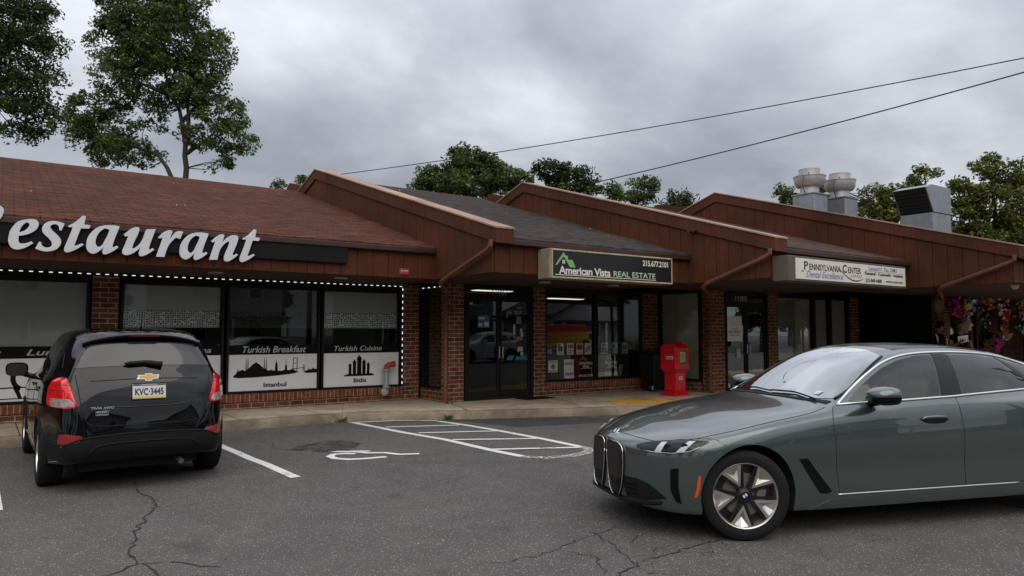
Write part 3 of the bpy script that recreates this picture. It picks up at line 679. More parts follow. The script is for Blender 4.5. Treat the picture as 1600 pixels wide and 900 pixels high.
# downpipes
def dpipe(pts, r=.042):
    b = MB().tube(pts, r, n=6); b.build('downpipe', MT['pipe'], mall, smooth=True, angle=50)
dpipe([(6.70, 10.02, 3.14), (6.70, 10.02, 3.05), (6.70, 10.12, 2.99), (6.70, 11.60, 2.56), (6.78, 11.85, 2.50), (7.42, 12.70, 2.46), (7.48, 12.82, 2.36), (7.48, 12.84, 1.5), (7.48, 12.84, .22), (7.48, 12.76, .17)])
dpipe([(11.60, 8.07, 3.14), (11.60, 8.07, 3.05), (11.60, 8.17, 2.99), (11.60, 9.55, 2.56), (11.72, 9.75, 2.51), (13.72, 11.22, 2.47), (13.86, 11.34, 2.36), (13.88, 11.36, 1.5), (13.88, 11.36, .22), (13.88, 11.28, .17)])
dpipe([(16.72, 5.97, 3.16), (16.72, 5.97, 3.06), (16.72, 6.07, 3.0), (16.72, 7.35, 2.57), (16.9, 7.5, 2.52), (21.1, 9.28, 2.48), (21.3, 9.38, 2.38), (21.3, 9.4, 1.5), (21.3, 9.4, .2)])
# small red plate on the fascia

GL = {"e":[[[0.096,2.911,0],[0.112,2.983,0],[0.171,3.082,0],[0.238,3.126,0],[0.335,3.15,0],[0.399,3.144,0],[0.428,3.099,0],[0.413,3.031,0],[0.361,2.973,0],[0.284,2.932,0],[0.204,2.91,1],[0.203,2.86,0],[0.211,2.82,0],[0.239,2.804,0],[0.297,2.814,0],[0.35,2.842,1],[0.374,2.82,1],[0.318,2.774,0],[0.261,2.741,0],[0.194,2.721,0],[0.135,2.738,0],[0.1,2.794,0],[0.09,2.852,0]],[[0.21,2.955,1],[0.218,3.003,0],[0.245,3.059,0],[0.278,3.097,0],[0.302,3.102,0],[0.322,3.086,0],[0.321,3.053,0],[0.296,3.01,0],[0.258,2.977,0]]],"s":[[[0.734,3.122,1],[0.703,3.026,1],[0.676,3.027,1],[0.671,3.071,0],[0.648,3.102,0],[0.607,3.106,0],[0.572,3.083,0],[0.568,3.051,0],[0.6,3.005,0],[0.663,2.943,0],[0.698,2.885,0],[0.693,2.818,0],[0.649,2.755,0],[0.579,2.723,0],[0.509,2.716,0],[0.448,2.73,0],[0.401,2.75,1],[0.446,2.846,1],[0.465,2.838,1],[0.476,2.797,0],[0.517,2.77,0],[0.562,2.773,0],[0.592,2.799,0],[0.593,2.842,0],[0.563,2.893,0],[0.511,2.944,0],[0.479,2.989,0],[0.475,3.043,0],[0.496,3.093,0],[0.545,3.133,0],[0.615,3.148,0],[0.677,3.141,0]]],"t":[[[0.954,3.256,1],[0.992,3.251,1],[0.974,3.131,1],[1.054,3.125,1],[1.037,3.078,1],[0.937,3.076,1],[0.905,2.975,0],[0.882,2.887,0],[0.865,2.831,0],[0.879,2.818,0],[0.957,2.858,1],[0.976,2.841,1],[0.917,2.791,0],[0.845,2.744,0],[0.783,2.719,0],[0.752,2.729,0],[0.743,2.767,0],[0.764,2.842,0],[0.806,2.967,0],[0.839,3.082,1],[0.782,3.081,1],[0.787,3.1,1],[0.843,3.138,0],[0.904,3.196,0]]],"a":[[[1.425,3.142,1],[1.399,3.058,0],[1.364,2.948,0],[1.342,2.858,0],[1.351,2.831,0],[1.4,2.853,1],[1.417,2.832,1],[1.358,2.778,0],[1.293,2.736,0],[1.245,2.72,0],[1.219,2.737,0],[1.221,2.781,0],[1.236,2.832,1],[1.184,2.772,0],[1.12,2.725,0],[1.067,2.727,0],[1.023,2.774,0],[1.012,2.86,0],[1.033,2.96,0],[1.089,3.051,0],[1.162,3.113,0],[1.259,3.144,0],[1.358,3.149,0]],[[1.299,3.081,1],[1.261,3.097,0],[1.223,3.09,0],[1.165,3.032,0],[1.13,2.949,0],[1.124,2.874,0],[1.144,2.832,0],[1.171,2.821,0],[1.214,2.855,0],[1.244,2.926,0],[1.277,3.004,0]]],"R":[[[-0.37,3.297,1],[-0.132,3.334,0],[-0.038,3.314,0],[0.016,3.273,0],[0.023,3.215,0],[-0.012,3.124,0],[-0.094,3.058,1],[-0.061,2.91,0],[-0.019,2.797,0],[-0.008,2.751,1],[-0.12,2.749,1],[-0.172,2.901,0],[-0.195,3.015,1],[-0.213,2.749,1],[-0.323,2.747,1],[-0.283,3.145,1]],[[-0.195,3.258,1],[-0.12,3.265,0],[-0.1,3.232,0],[-0.107,3.162,0],[-0.188,3.085,1]]],"u":[[[1.484,3.027,1],[1.539,3.082,0],[1.583,3.124,0],[1.639,3.148,0],[1.679,3.145,0],[1.686,3.107,0],[1.665,3.034,0],[1.628,2.942,0],[1.602,2.857,0],[1.608,2.826,0],[1.647,2.848,0],[1.703,2.909,0],[1.741,2.989,0],[1.767,3.081,0],[1.789,3.128,1],[1.907,3.142,1],[1.878,3.045,0],[1.846,2.939,0],[1.825,2.853,0],[1.832,2.824,0],[1.872,2.85,1],[1.896,2.832,1],[1.833,2.777,0],[1.765,2.734,0],[1.719,2.721,0],[1.694,2.742,0],[1.697,2.793,0],[1.715,2.865,1],[1.671,2.811,0],[1.616,2.763,0],[1.56,2.734,0],[1.51,2.727,0],[1.475,2.754,0],[1.479,2.805,0],[1.51,2.895,0],[1.546,3.012,1],[1.504,3.003,1]]],"r":[[[1.946,3.018,1],[2.012,3.094,0],[2.071,3.132,0],[2.112,3.142,0],[2.14,3.124,0],[2.126,3.071,0],[2.097,2.964,1],[2.144,3.059,0],[2.191,3.118,0],[2.239,3.139,0],[2.294,3.134,1],[2.254,3.021,1],[2.23,3.026,0],[2.193,3.034,0],[2.14,2.98,0],[2.094,2.911,0],[2.061,2.817,0],[2.04,2.731,1],[1.928,2.727,1],[1.955,2.823,0],[1.987,2.93,0],[2.012,3.025,1],[1.97,3.009,1]]],"a2":[[[2.663,3.133,1],[2.638,3.049,0],[2.602,2.939,0],[2.58,2.849,0],[2.589,2.822,0],[2.637,2.844,1],[2.654,2.822,1],[2.595,2.768,0],[2.531,2.726,0],[2.483,2.711,0],[2.458,2.728,0],[2.46,2.772,0],[2.475,2.823,1],[2.423,2.764,0],[2.36,2.716,0],[2.307,2.719,0],[2.263,2.766,0],[2.252,2.852,0],[2.274,2.953,0],[2.33,3.044,0],[2.403,3.106,0],[2.499,3.137,0],[2.597,3.141,0]],[[2.539,3.073,1],[2.501,3.089,0],[2.463,3.082,0],[2.405,3.025,0],[2.37,2.941,0],[2.364,2.866,0],[2.384,2.824,0],[2.411,2.813,0],[2.453,2.847,0],[2.483,2.918,0],[2.516,2.996,0]]],"n":[[[2.708,3.022,1],[2.777,3.088,0],[2.84,3.134,0],[2.885,3.137,0],[2.899,3.111,0],[2.867,2.993,1],[2.919,3.065,0],[2.996,3.125,0],[3.062,3.14,0],[3.109,3.127,0],[3.114,3.079,0],[3.092,2.995,0],[3.061,2.91,0],[3.036,2.84,0],[3.05,2.816,0],[3.095,2.844,1],[3.115,2.829,1],[3.057,2.773,0],[2.993,2.728,0],[2.941,2.714,0],[2.912,2.73,0],[2.907,2.777,0],[2.931,2.861,0],[2.968,2.959,0],[2.983,3.015,0],[2.966,3.034,0],[2.927,3.011,0],[2.87,2.945,0],[2.833,2.868,0],[2.805,2.733,1],[2.686,2.726,1],[2.725,2.861,0],[2.772,3.027,1],[2.728,3.0,1]]],"t2":[[[3.362,3.259,1],[3.399,3.253,1],[3.381,3.132,1],[3.46,3.126,1],[3.442,3.078,1],[3.343,3.077,1],[3.311,2.975,0],[3.287,2.887,0],[3.269,2.831,0],[3.283,2.818,0],[3.36,2.857,1],[3.38,2.84,1],[3.32,2.79,0],[3.249,2.743,0],[3.187,2.718,0],[3.156,2.729,0],[3.147,2.768,0],[3.169,2.843,0],[3.213,2.969,0],[3.246,3.085,1],[3.189,3.084,1],[3.194,3.103,1],[3.25,3.141,0],[3.311,3.199,0]]]}
# ------------------------------------------------------------------ signs
rs = thing('restaurant_sign', 'black fascia board with large silver italic letters reading Restaurant', 'sign', (0, 12.1, 2.8))
def local(o, loc): o.location = (-loc[0], -loc[1], -loc[2]); return o
RL = (0, 12.1, 2.8)
local(MB().box(-9, 5.0, 12.015, 12.085, 2.80, 3.135).build('board', MT['signblack'], rs, bevel=.006), RL)
for k, ls in GL.items():
    loops = [crv(l) for l in ls]
    o = shape_y('letter', loops, 11.975, MT['silver'], rs, ext=.012, bevel=.002); local(o, RL)

for j in range(5):
    x = -7.6 + j * 1.5
# estate agent light box
vs = thing('estate_agent_sign', 'black light box sign reading American Vista REAL ESTATE with green roof logo', 'sign', (9.62, 10.1, 2.55)); VL = (9.62, 10.1, 2.55)
local(MB().box(8.03, 11.21, 9.74, 10.08, 2.56, 3.10).build('box', mat('sign_case', (.27, .23, .15), .55, var=.3), vs, bevel=.008), VL)
local(MB().box(8.08, 11.18, 9.728, 9.738, 2.585, 3.075).build('face', mat('sign_face_black', (.012, .012, .014), .35), vs), VL)
b = MB(); b.box(8.06, 11.20, 9.715, 9.742, 3.066, 3.094); b.box(8.06, 11.20, 9.715, 9.742, 2.566, 2.594); b.box(8.06, 8.085, 9.715, 9.742, 2.595, 3.065); b.box(11.175, 11.20, 9.715, 9.742, 2.595, 3.065)
local(b.build('frame', mat('cream_trim', (.42, .35, .23), .5, var=.35, vs=8), vs, bevel=.003), VL)
CT = mat('cream_lettering', (.72, .68, .58), .5); GT = mat('green_lettering', (.20, .42, .14), .5); GP = mat('pale_green', (.42, .55, .38), .5)
local(text('lettering', 'American Vista', 8.86, 9.725, 2.715, 1.26, .145, CT, vs, bold=.022, space=.95), VL)
local(text('lettering', 'REAL ESTATE', 10.14, 9.725, 2.705, 1.14, .11, GP, vs, bold=.012), VL)
local(text('lettering', '215.677.2101', 10.72, 9.725, 2.955, .72, .115, CT, vs, bold=.022), VL)
local(shape_y('underline', [[(8.14, 2.622), (10.72, 2.622), (10.72, 2.634), (8.14, 2.634)]], 9.725, CT, vs, .001), VL)
def logo(x, z, s, y, m, par, mw, loc=None):
    P = lambda l: [[(x + a * s, z + b * s * .56) for a, b in l]]
    L = []
    L.append(shape_y('logo', P([(0, .10), (.41, 1.0), (.53, .73), (.53, .77), (.62, .77), (.62, .50), (.85, .50), (1.0, 0), (.72, 0), (.41, .72), (.09, .10)]), y, m, par, .001))
    for i in (0, 1):
        for j in (0, 1): L.append(shape_y('logo', P([(.35 + i * .075, .22 + j * .13), (.405 + i * .075, .22 + j * .13), (.405 + i * .075, .33 + j * .13), (.35 + i * .075, .33 + j * .13)]), y, mw, par, .001))
    if loc:
        for o in L: local(o, loc)
for o in [c for c in []]: pass
logo(8.14, 2.775, .48, 9.725, GT, vs, CT, VL)
for o_, Y0_, k_ in ((vs, 10.1, .9635),): o_.scale = (k_, 1, k_); o_.location = (o_.location[0] * k_, Y0_, 1.58 + (o_.location[2] - 1.58) * k_)
# dentist light box
ds = thing('dental_sign', 'white light box sign reading Pennsylvania Center for Dental Excellence', 'sign', (14.6, 8.15, 2.58)); DL = (14.6, 8.15, 2.58)
local(MB().box(12.30, 16.80, 7.78, 8.12, 2.58, 3.07).build('box', mat('sign_case_brown', (.10, .075, .06), .5, var=.2), ds, bevel=.008), DL)
local(MB().box(12.52, 16.74, 7.766, 7.778, 2.625, 3.03).build('face', mat('sign_face_white', (.70, .68, .62), .4, var=.05, vs=3), ds), DL)
DK = mat('dark_red_lettering', (.07, .03, .035), .5); BU = mat('violet_lettering', (.20, .20, .36), .5)
def dt(s, x, z, w, h, m, **k): local(text('lettering', s, x, 7.764, z, w, h, m, ds, **k), DL)
dt('P', 12.86, 2.895, .13, .17, DK, bold=.02); dt('ENNSYLVANIA', 13.53, 2.880, 1.12, .125, DK, bold=.012); dt('C', 14.24, 2.90, .17, .17, DK, bold=.02); dt('ENTER', 14.62, 2.880, .50, .125, DK, bold=.012)
dt('for', 12.75, 2.79, .10, .05, BU, shear=.3); dt('Dental Excellence', 13.52, 2.735, 1.32, .13, BU, shear=.35, bold=.006)
dt('Leonard F. Tau, DMD', 15.78, 2.955, 1.20, .095, BU, bold=.008); dt('General \u00b7 Cosmetic \u00b7 Implant', 15.82, 2.84, 1.62, .085, MT['blacktext'], bold=.02)
dt('215-969-4400', 15.37, 2.70, .66, .08, MT['blacktext'], bold=.02); dt('www.pcde.com', 16.25, 2.70, .74, .075, MT['blacktext'], bold=.008)
sw = [(14.05, 2.87), (14.2, 2.79), (14.35, 2.715), (14.5, 2.665), (14.65, 2.65), (14.8, 2.665), (14.95, 2.72)]
sw2 = [(14.95, 2.725), (14.8, 2.685), (14.65, 2.675), (14.5, 2.69), (14.35, 2.74), (14.2, 2.81), (14.06, 2.88)]
local(shape_y('swoosh', [sw + sw2], 7.764, MT['blacktext'], ds, .001), DL)
for k in range(6):
    x = 14.46 + k * .075; local(shape_y('swoosh', [[(x, 2.73), (x + .02, 2.73), (x + .06, 2.785), (x + .045, 2.80), (x + .015, 2.77)]], 7.764, BU, ds, .001), DL)
local(shape_y('underline', [[(14.98, 2.893), (16.66, 2.893), (16.66, 2.898), (14.98, 2.898)]], 7.764, BU, ds, .001), DL)
ds.scale = (.9535, 1, .9535); ds.location = (ds.location[0] * .9535, 8.15, 1.58 + (ds.location[2] - 1.58) * .9535)
o = MB().box(-.10, .10, -.012, 0, -.055, .055).build('plate', mat('red_plate', (.35, .04, .05), .5, var=.3, vs=30)); 
pl = thing('warning_plate', 'small red plate fixed to the brown fascia boards right of the restaurant sign', 'sign', (6.14, 12.085, 2.72)); o.parent = pl
text('lettering', 'ALARM', 0, -.0135, .01, .14, .03, MT['offwhite'], pl)
# small box sign at the far right
t = thing('shop_sign', 'dark box sign with white frame on the fascia at the far right edge', 'sign', (18.0, 6.0, 2.7))
frame_rect(-.62, .9, 0, .42, -.03, .035, .06, MT['white'], 'frame', t); MB().box(-.58, .86, -.035, -.02, .03, .39).build('face', MT['signblack'], t)
# ---- LED strips around the restaurant windows
ls = thing('led_light_strip', 'dashed white LED strip framing the restaurant windows', 'light strip', (0, 14.0, 2.57)); 
LL = (0, 14.0, 2.57)
led = None; x = -1.6
b = MB(); b.box(-1.7, 7.1, 14.0, 14.012, 2.560, 2.585); b.box(7.075, 7.095, 14.0, 14.012, .45, 2.559); local(b.build('strip', MT['black'], ls), LL)
lm = MB().box(-.027, .027, -.010, 0, -.0055, .0055).build('led', MT['led'], ls); lm.location = (x, -.001, .002); x += .135
lv = MB().box(-.006, .006, -.010, 0, -.027, .027).build('led', MT['led'], ls); lv.location = (7.085, -.001, -.06)
while x < 7.05:
    c = lm.copy(); COL.objects.link(c); c.location = (x, -.001, .002); x += .135
z = 2.37
while z > .48:
    c = lv.copy(); COL.objects.link(c); c.location = (7.085, -.001, z - 2.57); z -= .132
t = thing('led_light_strip', 'short LED strip above the side window behind the downpipe', 'light strip', (7.52, 14.0, 2.55))
for y in (13.2, 13.45, 13.7, 13.95):
    o = MB().box(-.010, 0, -.03, .03, -.008, .008).build('led', MT['led'], t); o.location = (.04, y - 14.0, 0)
# ------------------------------------------------------------------ car toolkit
def pchip(xs, ys, x):
    xs = np.asarray(xs, float); ys = np.asarray(ys, float); h = np.diff(xs); d = np.diff(ys, axis=0) / h[:, None]
    m = np.zeros_like(ys)
    for k in range(1, len(xs) - 1):
        w1 = 2 * h[k] + h[k - 1]; w2 = h[k] + 2 * h[k - 1]; a = d[k - 1]; b = d[k]; ok = a * b > 0
        den = np.where(ok, w1 / np.where(ok, a, 1) + w2 / np.where(ok, b, 1), 1); m[k] = np.where(ok, (w1 + w2) / den, 0)
    m[0] = d[0]; m[-1] = d[-1]
    i = np.clip(np.searchsorted(xs, x, side='right') - 1, 0, len(xs) - 2); t = ((x - xs[i]) / h[i])[:, None]; hh = h[i][:, None]
    return ys[i] * (1 + 2 * t) * (1 - t) ** 2 + m[i] * hh * t * (1 - t) ** 2 + ys[i + 1] * t * t * (3 - 2 * t) + m[i + 1] * hh * t * t * (t - 1)
def car_body(st, nx=110, ns=5, arches=(), arch_r=.36, arch_z=.33, arch_depth=.30, mats=(), sm=14, adx=0.0):
    """st: {x: [(y,z)*N]} half sections from bottom centre to top centre -> closed shell with wheel arches cut out"""
    xs = sorted(st); A = np.array([[c for p in st[x] for c in p] for x in xs]); nP = len(st[xs[0]])
    # denser where control stations are dense
    u = []
    for i in range(len(xs) - 1):
        k = max(3, int(round(nx * (.35 / (len(xs) - 1) + .65 * (xs[i + 1] - xs[i]) / (xs[-1] - xs[0]))))); u += list(np.linspace(xs[i], xs[i + 1], k, endpoint=False))
    u.append(xs[-1]); u = np.array(u); S = pchip(xs, A, u)
    for _ in range(sm):
        h0 = (u[1:-1] - u[:-2])[:, None]; h1 = (u[2:] - u[1:-1])[:, None]
        S[1:-1] = .5 * S[1:-1] + .5 * (S[:-2] * h1 + S[2:] * h0) / (h0 + h1)
    S = S.reshape(len(u), nP, 2)
    idx = np.arange(nP, dtype=float); q = np.concatenate([np.linspace(i, i + 1, ns, endpoint=False) for i in range(nP - 1)] + [[nP - 1]])
    V = []; nq = len(q)
    for i in range(len(u)):
        # chord-length parameterised smooth section
        P = S[i]; d = np.sqrt((np.diff(P, axis=0) ** 2).sum(1)) + 1e-4; s = np.concatenate([[0], np.cumsum(d ** .6)])
        sq = np.interp(q, idx, s); Q = pchip(s, P, sq)
        for y, z in Q: V.append((u[i], -max(y, 0), z))
        for y, z in Q[-2:0:-1]: V.append((u[i], max(y, 0), z))
    ring = 2 * nq - 2; F = []
    for i in range(len(u) - 1):
        for k in range(ring):
            k2 = (k + 1) % ring; F.append((i * ring + k, (i + 1) * ring + k, (i + 1) * ring + k2, i * ring + k2))
    F.append(tuple(range(ring))); F.append(tuple(range((len(u) - 1) * ring + ring - 1, (len(u) - 1) * ring - 1, -1)))
    me = bpy.data.meshes.new('shell'); me.from_pydata(V, [], F)
    bm = bmesh.new(); bm.from_mesh(me); bmesh.ops.remove_doubles(bm, verts=bm.verts, dist=.0004); bmesh.ops.recalc_face_normals(bm, faces=bm.faces); bm.to_mesh(me)
    bvh = BVHTree.FromBMesh(bm); bm.free()
    for m in mats: me.materials.append(m)
    o = bpy.data.objects.new('shell', me); COL.objects.link(o)
    cm = MB()
    for ax in arches:
        ax = ax + adx
        for sgn in (-1, 1):
            prof = [(0, sgn * (.93 - arch_depth)), (arch_r, sgn * (.93 - arch_depth)), (arch_r, sgn * 1.2), (0, sgn * 1.2)]
            n = 48; v = []; 
            for yy in (sgn * (.93 - arch_depth), sgn * 1.2):
                for k in range(n): v.append((ax + arch_r * cos(2 * pi * k / n), yy, arch_z + arch_r * sin(2 * pi * k / n)))
            cm.add(v, [tuple(range(n)), tuple(range(2 * n - 1, n - 1, -1))] + [(k, k + n, (k + 1) % n + n, (k + 1) % n) for k in range(n)])
            # open the bottom below the hub
            cm.add([(ax - arch_r * .97, sgn * (.93 - arch_depth - .004), -.2), (ax + arch_r * .97, sgn * (.93 - arch_depth - .004), -.2), (ax + arch_r * .97, sgn * 1.21, -.2), (ax - arch_r * .97, sgn * 1.21, -.2),
                    (ax - arch_r * .97, sgn * (.93 - arch_depth - .004), arch_z - .07), (ax + arch_r * .97, sgn * (.93 - arch_depth - .004), arch_z - .07), (ax + arch_r * .97, sgn * 1.21, arch_z - .07), (ax - arch_r * .97, sgn * 1.21, arch_z - .07)],
                   [(0, 3, 2, 1), (4, 5, 6, 7), (0, 1, 5, 4), (1, 2, 6, 5), (2, 3, 7, 6), (3, 0, 4, 7)])
    c = cm.build('cut', mats[1] if len(mats) > 1 else None)
    md = o.modifiers.new('b', 'BOOLEAN'); md.operation = 'DIFFERENCE'; md.solver = 'EXACT'; md.object = c; md.use_self = True
    try: md.material_mode = 'TRANSFER'
    except Exception: pass
    dg = bpy.context.evaluated_depsgraph_get(); dg.update(); me2 = bpy.data.meshes.new_from_object(o.evaluated_get(dg))
    for t in (o, c): COL.objects.unlink(t); bpy.data.objects.remove(t)
    return me2, bvh
def patch(outline, bvh, off=.004, n=None, step=.035, lift=None, mirror=False, back=.012):
    """conforming panel: outline = 3D points near the surface; returns mesh data laid on the shell, 'off' proud of it"""
    P = [Vector(p) for p in outline]
    if n is None:
        n = Vector((0, 0, 0))
        for i in range(len(P)): n += P[i].cross(P[(i + 1) % len(P)])
        n.normalize()
        c = sum(P, Vector()) / len(P)
        if n.dot(c - Vector((1.4, 0, .5))) < 0: n = -n
    n = Vector(n).normalized(); uax = n.orthogonal().normalized() if abs(n.z) > .8 else Vector((0, 0, 1)).cross(n).normalized(); vax = n.cross(uax); O = sum(P, Vector()) / len(P)
    U = [((p - O).dot(uax), (p - O).dot(vax)) for p in P]
    bm = bmesh.new(); vs = [bm.verts.new((a, b, 0)) for a, b in U]; es = [bm.edges.new((vs[i], vs[(i + 1) % len(vs)])) for i in range(len(vs))]
    bmesh.ops.triangle_fill(bm, edges=es, use_beauty=True)
    for ax in (0, 1):
        lo = min(u[ax] for u in U); hi = max(u[ax] for u in U); k = lo + step * .5
        while k < hi:
            nn = Vector((1, 0, 0)) if ax == 0 else Vector((0, 1, 0)); bmesh.ops.bisect_plane(bm, geom=bm.verts[:] + bm.edges[:] + bm.faces[:], dist=1e-6, plane_co=nn * k, plane_no=nn); k += step
    for v in bm.verts:
        a, b = v.co.x, v.co.y; p = O + uax * a + vax * b
        h = bvh.ray_cast(p + n * .6, -n, 1.6)
        if h[0] is not None: q, nr = h[0], h[1]
        else: q, nr, _, _ = bvh.find_nearest(p)
        d = off if lift is None else lift(q, a, b)
        if nr.dot(n) < 0: nr = -nr
        v.co = q + (nr * .5 + n * .5).normalized() * d
        if mirror: v.co.y = -v.co.y
    # rim going back into the body
    be = [e for e in bm.edges if e.is_boundary]; r = bmesh.ops.extrude_edge_only(bm, edges=be)
    nm = Vector((n.x, -n.y if mirror else n.y, n.z))
    for v in [g for g in r['geom'] if isinstance(g, bmesh.types.BMVert)]: v.co -= nm * back
    bmesh.ops.recalc_face_normals(bm, faces=bm.faces)
    me = bpy.data.meshes.new('patch'); bm.to_mesh(me); bm.free(); 
    return me
def PT(name, outline, bvh, m, parent, off=.004, n=None, step=.035, both=False, back=.012, smooth='all', lift=None, only=None):
    r = []
    for mir in ((False, True) if both else (False,)):
        me = patch(outline, bvh, off, n, step, lift, mir, back); o = link(name, me, m, parent, smooth)
        me.polygons.foreach_set('use_smooth', [True] * len(me.polygons))
        try: me.set_sharp_from_angle(angle=R(35))
        except Exception: pass
        r.append(o)
    return r[0] if len(r) == 1 else r
def smooth3(pts, n=4, closed=True):
    """Catmull-Rom through 3D points"""
    o = []; L = len(pts); rngk = L if closed else L - 1
    for i in range(rngk):
        g = lambda j: np.array(pts[j % L] if closed else pts[min(max(j, 0), L - 1)], float)
        a, b, c, d = g(i - 1), g(i), g(i + 1), g(i + 2)
        for k in range(n):
            t = k / n; o.append(tuple(.5 * (2 * b + (c - a) * t + (2 * a - 5 * b + 4 * c - d) * t * t + (3 * b - a - 3 * c + d) * t ** 3)))
    if not closed: o.append(tuple(pts[-1]))
    return o
def on(bvh, pts, n, off=.003, far=.6):
    n = Vector(n).normalized(); r = []
    for p in pts:
        p = Vector(p); h = bvh.ray_cast(p + n * far, -n, far + 1.2)
        q, nr = (h[0], h[1]) if h[0] is not None else bvh.find_nearest(p)[:2]
        if nr.dot(n) < 0: nr = -nr
        r.append(q + nr * off)
    return r
def dens(pts, step=.04):
    o = []
    for i in range(len(pts) - 1):
        a = Vector(pts[i]); b = Vector(pts[i + 1]); k = max(1, int((b - a).length / step))
        o += [tuple(a.lerp(b, j / k)) for j in range(k)]
    o.append(tuple(pts[-1])); return o
def TR(name, pts, bvh, m, parent, n, r=.004, off=.001, both=False, ns=6, closed=False, flat=None):
    """trim or seam: a thin bead following the shell"""
    q = dens(pts + ([pts[0]] if closed else []))
    q = on(bvh, q, n, off); res = []
    for s in ((1, -1) if both else (1,)):
        o = MB().tube([(p.x, p.y * s, p.z) for p in q], r, ns).build(name, m, parent, smooth='all'); res.append(o)
    return res

def paint(name, col, rough=.28, metal=.55, coat=1.0, flake=True):
    s = NT(name); b = s.b; b.inputs['Metallic'].default_value = metal; b.inputs['Roughness'].default_value = rough; b.inputs['Coat Weight'].default_value = coat; b.inputs['Coat Roughness'].default_value = .015; b.inputs['Coat IOR'].default_value = 1.7
    v = s.n('TexNoise', Scale=900.0, Detail=1.0); s.l(s.tc.outputs['Object'], v.inputs['Vector'])
    s.l(s.mul(col, s.ramp(v.outputs[0], [(.3, (.88, .88, .88)), (.7, (1.12, 1.12, 1.12))])), b.inputs['Base Color'])
    w = s.n('TexNoise', Scale=1.2, Detail=2.0); s.l(s.tc.outputs['Object'], w.inputs['Vector']); s.bump(w.outputs[0], .05, .01)
    return s.m
RUB = mat('tyre_rubber', (.011, .011, .011), .8, spec=.25, bump=.3, bs=80, bd=.002); BLK = mat('black_gloss_trim', (.004, .004, .004), .18, spec=.25); BLM = mat('black_plastic', (.009, .009, .009), .6, spec=.2, bump=.15, bs=300, bd=.001)
CHR = mat('chrome', (.75, .76, .77), .12, 1); ALU = mat('machined_alloy', (.62, .60, .57), .28, .9); DALU = mat('dark_alloy', (.035, .033, .032), .3, .6); WELL = mat('wheel_well', (.010, .010, .010), .9); DISC = mat('brake_disc', (.25, .25, .25), .4, .8)
CGL = mat('car_glass', (.008, .009, .009), .04, spec=.6); SEAM = mat('panel_gap', (.004, .004, .004), .8)

def tyre(parent, R0=.34, w=.235, rim=.245):
    h = w / 2
    p = [(rim, -h * .80), (rim + .012, -h * .93), (rim + .045, -h * 1.0), (R0 - .035, -h * .97), (R0 - .012, -h * .88), (R0, -h * .70), (R0, h * .70), (R0 - .012, h * .88), (R0 - .035, h * .97), (rim + .045, h), (rim + .012, h * .93), (rim, h * .8), (rim, -h * .8)]
    o = MB().lathe(p, n=56, axis='y').build('tyre', RUB, parent, smooth=True, angle=35)
    g = MB()
    for yy in (-.055, -.02, .02, .055): g.lathe([(R0 - .001, yy - .004), (R0 + .0012, yy - .004), (R0 + .0012, yy + .004), (R0 - .001, yy + .004)], n=56, axis='y')
    return o
